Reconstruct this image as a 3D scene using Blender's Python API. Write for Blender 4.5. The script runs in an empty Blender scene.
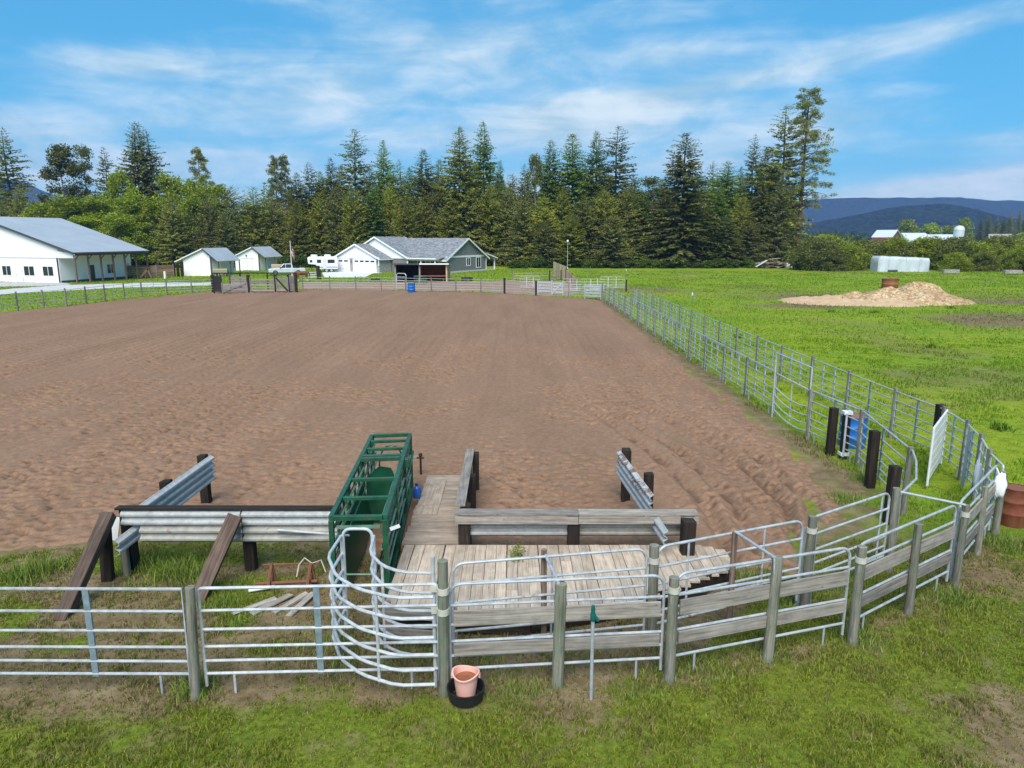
HAZE = 0.00015
SKY_STRENGTH = .10; SUN_EL = 50; SUN_ROT = 188; SUN_E = 2.7; SUN_ANGLE = 42; EXPOSURE = 1.0
SKY_TINT = (.36, .78, .92); SKY_BLUE = (.28, 2.1, 3.7); CLOUD_DARK = (2.3, 3.4, 3.9); CLOUD_LIGHT = (4.7, 5.2, 5.3); CLOUD_RANGE = (.42, .92)
# soft cloud banks: (azimuth, elevation, width, height, amount) in tangent units
CLOUDS = [(-.26, .17, .17, .035, .32), (-.33, .10, .3, .03, .18), (.10, .155, .16, .035, .42), (.34, .135, .17, .03, .25), (.36, .20, .13, .015, .22), (.53, .055, .16, .022, .5), (.05, .07, .5, .02, .22), (.0, .25, .35, .03, .15), (-.52, .27, .16, .05, -.16), (-.62, .12, .14, .025, .2), (.52, .235, .16, .018, .3), (.60, .11, .14, .014, .22), (-.45, .20, .12, .018, .2), (.2, .23, .12, .02, .2), (.62, .15, .14, .05, -.28), (-.70, .16, .12, .06, -.15), (.66, .028, .12, .012, .6)]
import bpy, bmesh, math, random
import numpy as np
from mathutils import Vector, Matrix
random.seed(7)
RNG = np.random.default_rng(11)
SC = bpy.context.scene
COL = SC.collection
PI = math.pi

# ---------------------------------------------------------------- camera model
F, H, TH = 718.0, 6.2, math.radians(11.6)
CT, ST = math.cos(TH), math.sin(TH)
def ray(px, py):
    u = (px - 512) / F; v = (384 - py) / F
    return (u, CT + v * ST, -ST + v * CT)
def G(px, py, z=0.0):
    """point of the horizontal plane at height z"""
    d = ray(px, py); t = (z - H) / d[2]
    return Vector((d[0] * t, d[1] * t, z))
def ZT(px, py, y):
    """height seen at (px, py) on the plane at world y"""
    d = ray(px, py); t = y / d[1]
    return H + d[2] * t
def XT(px, py, y):
    d = ray(px, py); return d[0] * y / d[1]

# ---------------------------------------------------------------- noise
def _hash(ix, iy, seed):
    n = (ix.astype(np.int64) * 374761393 + iy.astype(np.int64) * 668265263 + seed * 974634777) & 0x7fffffff
    n = ((n ^ (n >> 13)) * 1274126177) & 0x7fffffff
    return ((n ^ (n >> 16)) & 0xffff) / 65535.0
def vnoise(x, y, seed=0):
    x = np.asarray(x, float); y = np.asarray(y, float)
    ix = np.floor(x); iy = np.floor(y); fx = x - ix; fy = y - iy
    fx = fx * fx * (3 - 2 * fx); fy = fy * fy * (3 - 2 * fy)
    a = _hash(ix, iy, seed); b = _hash(ix + 1, iy, seed); c = _hash(ix, iy + 1, seed); d = _hash(ix + 1, iy + 1, seed)
    return (a * (1 - fx) + b * fx) * (1 - fy) + (c * (1 - fx) + d * fx) * fy
def fbm(x, y, seed=0, o=4):
    s = 0; a = .5; n = 0
    for k in range(o):
        s = s + a * vnoise(x, y, seed + k * 17); n += a; a *= .5
        x = np.asarray(x) * 2.03 + 3.1; y = np.asarray(y) * 2.03 + 1.7
    return s / n
def sstep(a, b, x):
    t = np.clip((np.asarray(x, float) - a) / (b - a), 0, 1); return t * t * (3 - 2 * t)
def sdist(poly, X, Y):
    """signed distance to a polygon, negative inside"""
    X = np.asarray(X, float); Y = np.asarray(Y, float)
    d2 = np.full(X.shape, 1e18); ins = np.zeros(X.shape, bool); n = len(poly)
    for i in range(n):
        ax, ay = poly[i]; bx, by = poly[(i + 1) % n]
        ex, ey = bx - ax, by - ay
        t = np.clip(((X - ax) * ex + (Y - ay) * ey) / (ex * ex + ey * ey + 1e-12), 0, 1)
        d2 = np.minimum(d2, (X - ax - t * ex) ** 2 + (Y - ay - t * ey) ** 2)
        if ay != by:
            c = ((ay > Y) != (by > Y)) & (X < (bx - ax) * (Y - ay) / (by - ay) + ax)
            ins ^= c
    d = np.sqrt(d2); return np.where(ins, -d, d)
def ldist(pts, X, Y):
    d2 = np.full(np.shape(X), 1e18)
    for (a, b) in zip(pts[:-1], pts[1:]):
        ex, ey = b[0] - a[0], b[1] - a[1]
        t = np.clip(((X - a[0]) * ex + (Y - a[1]) * ey) / (ex * ex + ey * ey + 1e-12), 0, 1)
        d2 = np.minimum(d2, (X - a[0] - t * ex) ** 2 + (Y - a[1] - t * ey) ** 2)
    return np.sqrt(d2)

# ---------------------------------------------------------------- materials
M = {}
class NT:
    def __init__(s, name):
        s.m = bpy.data.materials.new(name); s.m.use_nodes = True
        s.t = s.m.node_tree; s.t.nodes.clear()
        s.out = s.n('ShaderNodeOutputMaterial'); s.b = s.n('ShaderNodeBsdfPrincipled')
        s.l(s.b.outputs[0], s.out.inputs[0]); M[name] = s.m
    def n(s, k, **kw):
        o = s.t.nodes.new(k)
        for a, v in kw.items(): setattr(o, a, v)
        return o
    def l(s, a, b): s.t.links.new(a, b)
    def set(s, **kw):
        for k, v in kw.items():
            i = s.b.inputs[k.replace('_', ' ')]
            i.default_value = (*v, 1) if isinstance(v, tuple) and len(v) == 3 else v
    def coord(s, kind='Object', scale=(1, 1, 1)):
        t = s.n('ShaderNodeTexCoord'); m = s.n('ShaderNodeMapping'); m.inputs['Scale'].default_value = scale
        s.l(t.outputs[kind], m.inputs[0]); return m.outputs[0]
    def noise(s, vec, scale, detail=4, rough=.55, dist=0):
        n = s.n('ShaderNodeTexNoise'); s.l(vec, n.inputs['Vector'])
        n.inputs['Scale'].default_value = scale; n.inputs['Detail'].default_value = detail
        n.inputs['Roughness'].default_value = rough; n.inputs['Distortion'].default_value = dist
        return n.outputs['Fac']
    def ramp(s, fac, stops):
        r = s.n('ShaderNodeValToRGB'); e = r.color_ramp.elements
        while len(e) < len(stops): e.new(.5)
        for el, (p, c) in zip(e, stops):
            el.position = p; el.color = (*c, 1) if len(c) == 3 else c
        s.l(fac, r.inputs[0]); return r.outputs[0]
    def mix(s, fac, a, b, mode='MIX'):
        m = s.n('ShaderNodeMix', data_type='RGBA', blend_type=mode)
        for i, v in ((0, fac), (6, a), (7, b)):
            if hasattr(v, 'is_linked'): s.l(v, m.inputs[i])
            else: m.inputs[i].default_value = v if i == 0 else ((*v, 1) if len(v) == 3 else v)
        return m.outputs[2]
    def math(s, op, a, b=0.0):
        m = s.n('ShaderNodeMath', operation=op)
        for i, v in ((0, a), (1, b)):
            if hasattr(v, 'is_linked'): s.l(v, m.inputs[i])
            else: m.inputs[i].default_value = v
        return m.outputs[0]
    def attr(s, name): return s.n('ShaderNodeAttribute', attribute_name=name).outputs['Fac']
    def island(s): return s.n('ShaderNodeNewGeometry').outputs['Random Per Island']
    def orand(s): return s.n('ShaderNodeObjectInfo').outputs['Random']
    def bump(s, h, strength=.3, dist=.02):
        b = s.n('ShaderNodeBump'); b.inputs['Strength'].default_value = strength; b.inputs['Distance'].default_value = dist
        s.l(h, b.inputs['Height']); s.l(b.outputs[0], s.b.inputs['Normal'])
    def col(s, c): s.l(c, s.b.inputs['Base Color'])

def flat(name, c, rough=.6, metal=0, var=.12, scale=3.0, spec=.5, dirt=None, bump=0):
    t = NT(name); v = t.coord('Object')
    n = t.noise(v, scale, 5, .6)
    lo = tuple(x * (1 - var) for x in c); hi = tuple(min(1, x * (1 + var)) for x in c)
    col = t.ramp(n, [(.3, lo), (.7, hi)])
    if dirt:
        n2 = t.noise(v, scale * .6, 6, .7, .5)
        col = t.mix(t.ramp(n2, [(.5, (0, 0, 0)), (.72, (1, 1, 1))]), col, dirt)
    t.col(col); t.set(Roughness=rough, Metallic=metal, Specular_IOR_Level=spec)
    if bump: t.bump(t.noise(v, scale * 6, 4, .6), bump, .01)
    return t.m

def wood(name, stops, grain=1.0, bright=.35, lichen=None, rough=.85):
    """weathered timber: grain runs along U (metres)"""
    t = NT(name); v = t.coord('UV', (1.2 * grain, 26 * grain, 1))
    n = t.noise(v, 1.0, 7, .62, .6)
    col = t.ramp(n, stops)
    v2 = t.coord('UV', (2.2, 3, 1)); b = t.noise(v2, 1.5, 4, .6)
    col = t.mix(.55, col, t.ramp(b, [(.25, (.45, .45, .45)), (.75, (1.35, 1.32, 1.28))]), 'MULTIPLY')
    r = t.island()
    col = t.mix(1.0, col, t.ramp(r, [(0, (1 - bright,) * 3), (1, (1 + bright * .6,) * 3)]), 'MULTIPLY')
    col = t.mix(1.0, col, t.ramp(t.orand(), [(0, (.74, .73, .72)), (1, (1.2, 1.18, 1.14))]), 'MULTIPLY')
    kn = t.n('ShaderNodeTexVoronoi'); kn.inputs['Scale'].default_value = 1.6
    t.l(t.coord('UV', (1.5, 5, 1)), kn.inputs['Vector'])
    col = t.mix(t.ramp(kn.outputs['Distance'], [(.03, (.75, .75, .75)), (.09, (0, 0, 0))]), col, tuple(x * .35 for x in stops[0][1]))
    if lichen:
        o = t.noise(t.coord('Object', (1, 1, 1)), 4.0, 5, .65)
        col = t.mix(t.ramp(o, [(.48, (0, 0, 0)), (.68, (.85, .85, .85))]), col, lichen)
    t.col(col); t.set(Roughness=rough, Specular_IOR_Level=.25)
    t.bump(n, .5, .006); return t.m

wood('weathered_plank', [(.28, (.16, .138, .12)), (.5, (.34, .305, .272)), (.75, (.48, .445, .405))])
wood('deck_plank', [(.25, (.25, .185, .14)), (.5, (.42, .335, .265)), (.75, (.54, .445, .365))], bright=.22)
wood('dark_tie', [(.3, (.012, .009, .008)), (.55, (.038, .028, .022)), (.8, (.085, .063, .05))])
wood('brown_timber', [(.28, (.06, .038, .03)), (.5, (.155, .105, .083)), (.78, (.28, .205, .17))])
wood('post_wood', [(.28, (.07, .065, .05)), (.5, (.185, .175, .145)), (.78, (.31, .30, .255))], lichen=(.12, .16, .10))
wood('green_post', [(.28, (.075, .075, .055)), (.5, (.18, .18, .14)), (.78, (.29, .285, .23))], lichen=(.12, .18, .115))
wood('tan_board', [(.28, (.36, .26, .16)), (.5, (.58, .43, .28)), (.78, (.72, .56, .39))])
wood('brown_board', [(.28, (.12, .07, .045)), (.5, (.26, .16, .11)), (.78, (.38, .26, .19))])
wood('rust_board', [(.28, (.22, .075, .03)), (.5, (.40, .14, .055)), (.78, (.52, .21, .10))])
wood('grey_board', [(.28, (.15, .125, .12)), (.5, (.30, .26, .25)), (.78, (.46, .42, .41))])
wood('black_board', [(.28, (.012, .011, .011)), (.5, (.035, .03, .028)), (.78, (.07, .06, .055))])

def galv(name, c, rust=0.0, rough=.46, metal=.22):
    t = NT(name); v = t.coord('Object'); n = t.noise(v, 9, 5, .6)
    col = t.ramp(n, [(.3, tuple(x * .74 for x in c)), (.7, tuple(min(1, x * 1.12) for x in c))])
    w = t.noise(v, 2.3, 5, .7, .3)
    col = t.mix(t.ramp(w, [(.52, (0, 0, 0)), (.75, (.6, .6, .6))]), col, tuple(x * .5 for x in c))
    if rust:
        r = t.noise(v, 3.1, 6, .75, .6)
        col = t.mix(t.ramp(r, [(.62 - rust, (0, 0, 0)), (.72 - rust, (.9, .9, .9))]), col, (.20, .075, .03))
    t.col(col); t.set(Metallic=metal, Roughness=rough)
    t.l(t.ramp(n, [(.3, (rough - .08,) * 3), (.7, (rough + .16,) * 3)]), t.b.inputs['Roughness'])
    return t.m
galv('galvanized', (.44, .455, .47))
galv('bright_pipe', (.54, .55, .56), metal=.2)
galv('blue_steel', (.27, .345, .39), metal=.35)
galv('old_pipe', (.47, .49, .50), rust=.04)
galv('guard_steel', (.44, .44, .43), metal=.08, rough=.5)
galv('rusty_guard', (.52, .52, .51), rust=.15, metal=.08, rough=.5)
galv('dull_guard', (.40, .385, .34), rust=.02, metal=.3, rough=.6)
galv('rust_iron', (.22, .085, .045), metal=.1, rough=.8)
galv('drum_red', (.21, .05, .026), rust=.16, metal=.1, rough=.65)
galv('rust_tank', (.34, .12, .055), rust=.1, metal=.1, rough=.75)

flat('green_paint', (.012, .08, .036), .42, 0, .4, 5, dirt=(.05, .055, .04))
flat('green_sheet', (.006, .06, .028), .33, 0, .3, 2.5, dirt=(.03, .07, .05))
flat('green_worn', (.10, .21, .13), .5, 0, .35, 5, dirt=(.20, .21, .19))
flat('white_wall', (.86, .82, .82), .55, 0, .03, .6)
flat('white_trim', (.82, .80, .795), .5, 0, .03, 2)
flat('white_paint', (.70, .70, .69), .5, 0, .06, 2, dirt=(.55, .52, .47))
flat('grey_siding', (.19, .18, .178), .65, 0, .06, 2)
flat('dark_siding', (.07, .075, .08), .65, 0, .1, 2)
flat('dark_trim', (.055, .06, .065), .5)
flat('glass_dark', (.02, .025, .035), .08, 0, .2, 1, spec=.8)
flat('door_grey', (.60, .62, .64), .5)
flat('black_rubber', (.012, .012, .013), .55, 0, .3, 6)
flat('black_iron', (.02, .018, .017), .6, .3, .3, 6)
flat('pink_plastic', (.78, .42, .35), .42, 0, .06, 5, dirt=(.66, .36, .28))
flat('murky_water', (.26, .085, .03), .08, 0, .2, 9, spec=.6)
flat('blue_plastic', (.012, .085, .36), .38, 0, .15, 4)
flat('blue_drum', (.012, .13, .45), .42, 0, .2, 3, dirt=(.05, .11, .24))
flat('navy_plastic', (.01, .03, .16), .35)
flat('silver_paint', (.62, .64, .66), .3, .2, .04, 2)
flat('rv_white', (.80, .80, .78), .35, 0, .04, 2)
flat('rv_grey', (.36, .38, .40), .4)
flat('chrome', (.7, .7, .7), .2, .9)
flat('head_lamp', (.8, .82, .85), .15)
flat('tan_tarp', (.30, .25, .13), .75, 0, .2, 3, bump=.4)
flat('red_paint', (.33, .04, .03), .45)
flat('flag_red', (.45, .045, .05), .8, 0, .05)
flat('flag_white', (.72, .70, .70), .8, 0, .05)
flat('flag_blue', (.03, .04, .16), .8, 0, .05)
flat('white_tarp', (.52, .56, .60), .42, 0, .1, .7, dirt=(.40, .44, .49), bump=.5)
flat('white_sack', (.80, .80, .79), .6, 0, .06, 8)
flat('concrete', (.55, .54, .52), .85, 0, .08, .4)
flat('stone_veneer', (.33, .32, .31), .85, 0, .35, 3)
flat('tan_strap', (.50, .47, .40), .7, 0, .15, 9)
flat('horse_coat', (.17, .052, .022), .6, 0, .2, 2)
flat('horse_white', (.65, .62, .58), .7)
flat('horse_mane', (.06, .02, .012), .7)
flat('barn_red', (.20, .055, .04), .75, 0, .2, .6)
flat('far_roof', (.58, .60, .63), .5, .1, .05)
flat('silo_metal', (.66, .70, .75), .4, .3, .08, .5)
flat('green_cap', (.008, .10, .09), .4)
flat('lamp_white', (.85, .85, .82), .4)
flat('old_wood_scrap', (.30, .27, .25), .85, 0, .4, 3)

def metal_roof(name, c):
    t = NT(name); v = t.coord('UV', (1, 1, 1))
    w = t.n('ShaderNodeTexWave', bands_direction='X'); t.l(v, w.inputs['Vector']); w.inputs['Scale'].default_value = .35
    n = t.noise(t.coord('Object'), .35, 5, .6)
    t.col(t.ramp(n, [(.3, tuple(x * .9 for x in c)), (.7, tuple(x * 1.08 for x in c))]))
    t.set(Metallic=.25, Roughness=.45); t.bump(t.ramp(w.outputs['Fac'], [(.8, (0, 0, 0)), (.95, (1, 1, 1))]), .6, .04)
metal_roof('barn_roof', (.45, .465, .49))
metal_roof('shed_roof', (.46, .475, .50))
def shingle():
    t = NT('shingle'); v = t.coord('UV', (1, 1, 1))
    b = t.n('ShaderNodeTexBrick'); t.l(v, b.inputs['Vector'])
    b.inputs['Scale'].default_value = 1.0; b.inputs['Brick Width'].default_value = .5; b.inputs['Row Height'].default_value = .2
    b.inputs['Mortar Size'].default_value = .012
    b.inputs['Color1'].default_value = (.30, .31, .325, 1); b.inputs['Color2'].default_value = (.15, .155, .165, 1); b.inputs['Mortar'].default_value = (.06, .06, .065, 1)
    n = t.noise(v, 1.2, 5, .7)
    t.col(t.mix(.6, b.outputs['Color'], t.ramp(n, [(.3, (.6, .6, .6)), (.7, (1.3, 1.3, 1.3))]), 'MULTIPLY'))
    t.set(Roughness=.9); t.bump(b.outputs['Fac'], .3, .01)
shingle()

def foliage(name, lo, mid, hi, trans=.36):
    t = NT(name); r = t.island(); o = t.orand()
    col = t.ramp(r, [(0, lo), (.5, mid), (1, hi)])
    col = t.mix(1.0, col, t.ramp(o, [(0, (.78, .74, .76)), (.5, (1, 1, 1)), (1, (1.42, 1.36, 1.02))]), 'MULTIPLY')
    n = t.noise(t.coord('Object'), .45, 3, .6)
    col = t.mix(1.0, col, t.ramp(n, [(.3, (.72, .76, .7)), (.7, (1.22, 1.2, 1.1))]), 'MULTIPLY')
    t.col(col); t.set(Roughness=.75, Specular_IOR_Level=.15)
    tr = t.n('ShaderNodeBsdfTranslucent'); t.l(col, tr.inputs[0])
    mx = t.n('ShaderNodeMixShader'); mx.inputs[0].default_value = trans
    t.l(t.b.outputs[0], mx.inputs[1]); t.l(tr.outputs[0], mx.inputs[2]); t.l(mx.outputs[0], t.out.inputs[0])
foliage('fir_needles', (0.081, 0.097, 0.025), (0.177, 0.196, 0.053), (0.328, 0.339, 0.098))
foliage('green_fir_needles', (0.073, 0.120, 0.022), (0.158, 0.234, 0.046), (0.294, 0.396, 0.083))
foliage('olive_needles', (0.129, 0.137, 0.022), (0.266, 0.282, 0.048), (0.462, 0.471, 0.086))
foliage('pine_needles', (0.091, 0.103, 0.032), (0.191, 0.204, 0.068), (0.350, 0.354, 0.124))
foliage('broad_leaves', (0.135, 0.172, 0.015), (0.262, 0.333, 0.030), (0.430, 0.505, 0.058), .35)
foliage('willow_leaves', (0.122, 0.147, 0.013), (0.239, 0.282, 0.029), (0.379, 0.422, 0.059), .35)
foliage('dull_leaves', (0.083, 0.093, 0.023), (0.150, 0.166, 0.045), (0.243, 0.258, 0.079), .3)
foliage('dark_leaves', (.034, .055, .009), (.068, .108, .017), (.12, .175, .032), .25)
def bark(name, a, b):
    t = NT(name); v = t.coord('Object', (4, 4, .7)); n = t.noise(v, 2, 6, .65, .4)
    t.col(t.ramp(n, [(.3, a), (.7, b)])); t.set(Roughness=.9); t.bump(n, .6, .05)
bark('fir_bark', (.04, .03, .024), (.13, .10, .08)); bark('pine_bark', (.05, .027, .022), (.17, .09, .068)); bark('pale_bark', (.14, .125, .11), (.38, .36, .33))

# ---------------------------------------------------------------- mesh builder
class MB:
    def __init__(s): s.v = []; s.f = []; s.u = []
    def face(s, idx, uv=None): s.f.append(tuple(idx)); s.u.append(uv)
    def add(s, vs):
        n = len(s.v); s.v.extend([tuple(p) for p in vs]); return n
    def beam(s, p0, p1, w, h, up=(0, 0, 1), jit=0.0, taper=1.0):
        """box along p0->p1, w across, h along up"""
        p0 = Vector(p0); p1 = Vector(p1); d = p1 - p0; L = d.length; d = d / L
        upv = Vector(up)
        if abs(d.dot(upv)) > .98: upv = Vector((0, 1, 0)) if abs(d.y) < .9 else Vector((1, 0, 0))
        side = d.cross(upv).normalized(); upv = side.cross(d).normalized()
        n = len(s.v); off = random.random() * 50; o2 = random.random() * 20
        for k, p in enumerate((p0, p1)):
            q = taper if k else 1.0
            for (a, b) in ((-1, -1), (1, -1), (1, 1), (-1, 1)):
                r = Vector((random.uniform(-jit, jit), random.uniform(-jit, jit), random.uniform(-jit, jit)))
                s.v.append(tuple(p + side * a * w * q / 2 + upv * b * h * q / 2 + r))
        for i in range(4):
            j = (i + 1) % 4; wd = w if i % 2 == 0 else h; y0 = o2 + i * .5
            s.face((n + i, n + j, n + 4 + j, n + 4 + i), [(off, y0), (off, y0 + wd), (off + L, y0 + wd), (off + L, y0)])
        s.face((n + 3, n + 2, n + 1, n), [(off, o2), (off, o2 + w), (off + .02, o2 + w), (off + .02, o2)])
        s.face((n + 4, n + 5, n + 6, n + 7), [(off, o2), (off, o2 + w), (off + .02, o2 + w), (off + .02, o2)])
        return s
    def box(s, c, size, rz=0):
        c = Vector(c); sx, sy, sz = size
        a = Vector((math.cos(rz), math.sin(rz), 0)) * sx / 2
        return s.beam(c - a, c + a, sy, sz)
    def tube(s, pts, r, n=8, closed=False, caps=True):
        pts = [Vector(p) for p in pts]; N = len(pts); base = len(s.v)
        rr = r if isinstance(r, (list, tuple)) else [r] * N
        prev = None
        for i, p in enumerate(pts):
            a = pts[i - 1] if (i > 0 or closed) else p
            b = pts[(i + 1) % N] if (i < N - 1 or closed) else p
            d = (b - a).normalized()
            if prev is None:
                ref = Vector((0, 0, 1)) if abs(d.z) < .9 else Vector((1, 0, 0))
                sd = d.cross(ref).normalized()
            else:
                sd = (prev - d * prev.dot(d))
                sd = sd.normalized() if sd.length > 1e-5 else d.orthogonal().normalized()
            prev = sd; up = d.cross(sd)
            for k in range(n):
                an = 2 * PI * k / n
                s.v.append(tuple(p + (sd * math.cos(an) + up * math.sin(an)) * rr[i]))
        ln = 0
        for i in range(N if closed else N - 1):
            j = (i + 1) % N; L = (pts[j] - pts[i]).length
            for k in range(n):
                k2 = (k + 1) % n; c0 = k / n * 6.28 * rr[i]; c1 = (k + 1) / n * 6.28 * rr[i]
                s.face((base + i * n + k, base + i * n + k2, base + j * n + k2, base + j * n + k), [(ln, c0), (ln, c1), (ln + L, c1), (ln + L, c0)])
            ln += L
        if caps and not closed:
            s.face(tuple(base + k for k in reversed(range(n)))); s.face(tuple(base + (N - 1) * n + k for k in range(n)))
        return s
    def lathe(s, prof, c, n=20, wob=0.0, sq=1.0, caps=True):
        """prof: (r, z) pairs from bottom up"""
        base = len(s.v); c = Vector(c)
        for (r, z) in prof:
            for k in range(n):
                a = 2 * PI * k / n; q = 1 + wob * math.sin(3 * a + z * 9)
                s.v.append((c.x + r * q * math.cos(a), c.y + r * q * sq * math.sin(a), c.z + z))
        for i in range(len(prof) - 1):
            for k in range(n):
                k2 = (k + 1) % n
                s.face((base + i * n + k, base + i * n + k2, base + (i + 1) * n + k2, base + (i + 1) * n + k), [(k / n, prof[i][1]), ((k + 1) / n, prof[i][1]), ((k + 1) / n, prof[i + 1][1]), (k / n, prof[i + 1][1])])
        if caps:
            if prof[0][0] > 1e-4: s.face(tuple(base + k for k in reversed(range(n))))
            if prof[-1][0] > 1e-4: s.face(tuple(base + (len(prof) - 1) * n + k for k in range(n)))
        return s
    def extrude(s, prof, p0, ax, ay, dirv):
        """closed polygon prof (a,b) in the plane p0 + a*ax + b*ay, extruded by dirv"""
        p0 = Vector(p0); ax = Vector(ax); ay = Vector(ay); dv = Vector(dirv); n = len(prof); base = len(s.v)
        L = dv.length
        for q in (Vector((0, 0, 0)), dv):
            for (a, b) in prof: s.v.append(tuple(p0 + ax * a + ay * b + q))
        acc = 0
        for i in range(n):
            j = (i + 1) % n; e = math.hypot(prof[j][0] - prof[i][0], prof[j][1] - prof[i][1])
            s.face((base + i, base + j, base + n + j, base + n + i), [(0, acc), (0, acc + e), (L, acc + e), (L, acc)]); acc += e
        s.face(tuple(base + k for k in reversed(range(n))), [prof[k] for k in reversed(range(n))])
        s.face(tuple(base + n + k for k in range(n)), list(prof))
        return s
    def slab(s, quad, th):
        """roof slab: quad eave-left, eave-right, ridge-right, ridge-left; thickness th downward along the normal"""
        q = [Vector(p) for p in quad]; nr = (q[1] - q[0]).cross(q[3] - q[0]).normalized()
        if nr.z < 0: nr = -nr
        base = len(s.v); L = (q[1] - q[0]).length; W = (q[3] - q[0]).length
        for p in q: s.v.append(tuple(p))
        for p in q: s.v.append(tuple(p - nr * th))
        s.face((base, base + 1, base + 2, base + 3), [(0, 0), (L, 0), (L, W), (0, W)])
        s.face((base + 7, base + 6, base + 5, base + 4))
        for i in range(4):
            j = (i + 1) % 4; s.face((base + j, base + i, base + 4 + i, base + 4 + j))
        return s
    def build(s, name, mat, parent=None, smooth=False, bevel=0.0):
        off = Vector((0, 0, 0))
        p = parent
        while p is not None: off += p.location; p = p.parent
        me = bpy.data.meshes.new(name)
        me.from_pydata([tuple(Vector(v) - off) for v in s.v], [], s.f)
        uv = me.uv_layers.new(name='UVMap'); i = 0
        flatuv = []
        for f, u in zip(s.f, s.u):
            if u is None: u = [(s.v[k][0], s.v[k][1] + s.v[k][2]) for k in f]
            for c in u: flatuv.extend(c)
        uv.data.foreach_set('uv', flatuv)
        bm = bmesh.new(); bm.from_mesh(me); bmesh.ops.recalc_face_normals(bm, faces=bm.faces); bm.to_mesh(me); bm.free()
        if smooth:
            me.polygons.foreach_set('use_smooth', [True] * len(me.polygons))
            me.set_sharp_from_angle(angle=math.radians(40))
        me.materials.append(M[mat] if isinstance(mat, str) else mat)
        o = bpy.data.objects.new(name, me); COL.objects.link(o)
        if parent is not None: o.parent = parent
        if bevel:
            b = o.modifiers.new('edge', 'BEVEL'); b.width = bevel; b.segments = 2; b.limit_method = 'ANGLE'
        return o

def tag(o, label=None, cat=None, group=None, kind=None):
    if label: o['label'] = label
    if cat: o['category'] = cat
    if group: o['group'] = group
    if kind: o['kind'] = kind
    return o
def thing(name, loc, label, cat, group=None, rz=0):
    o = bpy.data.objects.new(name, None); COL.objects.link(o); o.empty_display_size = .2
    o.location = Vector(loc); o.rotation_euler = (0, 0, rz)
    return tag(o, label, cat, group)
KIDS = {}
def copy_thing(r, loc, rz=0, label=None, group=None, scale=None):
    c = r.copy(); COL.objects.link(c); c.location = Vector(loc); c.rotation_euler = (0, 0, rz)
    if scale is not None: c.scale = scale if isinstance(scale, (tuple, list)) else (scale,) * 3
    if label: c['label'] = label
    if group: c['group'] = group
    for ch in list(r.children):
        d = ch.copy(); COL.objects.link(d); d.parent = c
        for g in list(ch.children):
            e = g.copy(); COL.objects.link(e); e.parent = d
    return c
def raw_mesh(name, verts, faces, mat, attrs=None, smooth=False):
    """fast mesh from numpy arrays: faces (n,3) or (n,4)"""
    me = bpy.data.meshes.new(name); k = faces.shape[1]
    me.vertices.add(len(verts)); me.vertices.foreach_set('co', np.ascontiguousarray(verts, np.float32).ravel())
    me.loops.add(faces.size); me.loops.foreach_set('vertex_index', np.ascontiguousarray(faces, np.int32).ravel())
    me.polygons.add(len(faces)); me.polygons.foreach_set('loop_start', np.arange(0, faces.size, k, dtype=np.int32))
    if smooth: me.polygons.foreach_set('use_smooth', np.ones(len(faces), bool))
    for nme, arr in (attrs or {}).items():
        a = me.attributes.new(nme, 'FLOAT', 'POINT'); a.data.foreach_set('value', np.ascontiguousarray(arr, np.float32))
    me.update(); me.validate()
    me.materials.append(M[mat])
    return me
def link(me, name, parent=None):
    o = bpy.data.objects.new(name, me); COL.objects.link(o)
    if parent is not None: o.parent = parent
    return o
# ---------------------------------------------------------------- layout
def V2(v): return (v.x, v.y)
OUT_PX = [(195.5, 699), (444, 693.5), (557, 685), (669, 681), (767, 660), (851.5, 644), (908, 614), (954.5, 588), (977, 556), (994.5, 535.5)]
OUT = [V2(G(*p)) for p in OUT_PX]                                   # outer posts of the alley, left to right
TUB = [(10.55, 15.2), (11.15, 16.45), (11.65, 17.8), (11.95, 19.3)]   # the outer fence sweeping back
INN_PX = [((446, 566), 1.6), ((545, 553), 1.6), ((655.5, 548), 1.62), ((735, 534), 1.62), ((812, 520), 1.6), ((898, 491.5), 1.6)]
INN = [V2(G(p[0], p[1], z)) for p, z in INN_PX]
FARF_PX = [(-12, 314.6), (18, 311), (44, 308.6), (66.6, 306.4), (86.7, 304), (105.5, 301.4), (124.5, 298.8), (142, 296.6), (167, 295), (192, 293.9), (216, 292.6)]
FARF = [V2(G(*p)) for p in FARF_PX]
FAR2_PX = [(303, 290.3), (330, 290.2), (356, 290.4), (381.5, 290.8), (406, 291.2), (431.6, 291.8), (456, 292.5), (481, 293), (504.5, 294), (536, 296), (569, 298.4), (602, 300.8)]
FAR2 = [V2(G(*p)) for p in FAR2_PX]

ARENA = [(-75, 12.6), (-20, 12.9), (-9.3, 13.6), (-6.5, 14.2), (-3.7, 13.6), (-1.4, 13.2), (3.6, 13.1), (4.3, 12.3), (5.2, 12.6), (6.2, 13.8), (7.5, 15.3), (8.15, 17.2), (8.45, 20.5), (8.55, 45), (8.8, 69.6)] + [(x, y + .5) for x, y in reversed(FAR2)] + [(-34.3, 83.2), (-41.7, 60.8), (-75, 10)]
GRAVEL = [V2(G(*p)) for p in [(-200, 303), (0, 294.5), (60, 291), (110, 288), (150, 286.8), (212, 285.6), (212, 282.6), (150, 283.0), (60, 285.5), (0, 290), (-200, 297)]]
DRIVE = [V2(G(*p)) for p in [(325, 277.6), (365, 277.0), (372, 273.6), (383, 272.9), (339, 271.0), (322, 272.4)]]
APRON = [V2(G(*p)) for p in [(-120, 287.5), (40, 286.2), (72, 284.6), (66, 282.9), (0, 282.4), (-120, 281.5)]]
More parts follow.
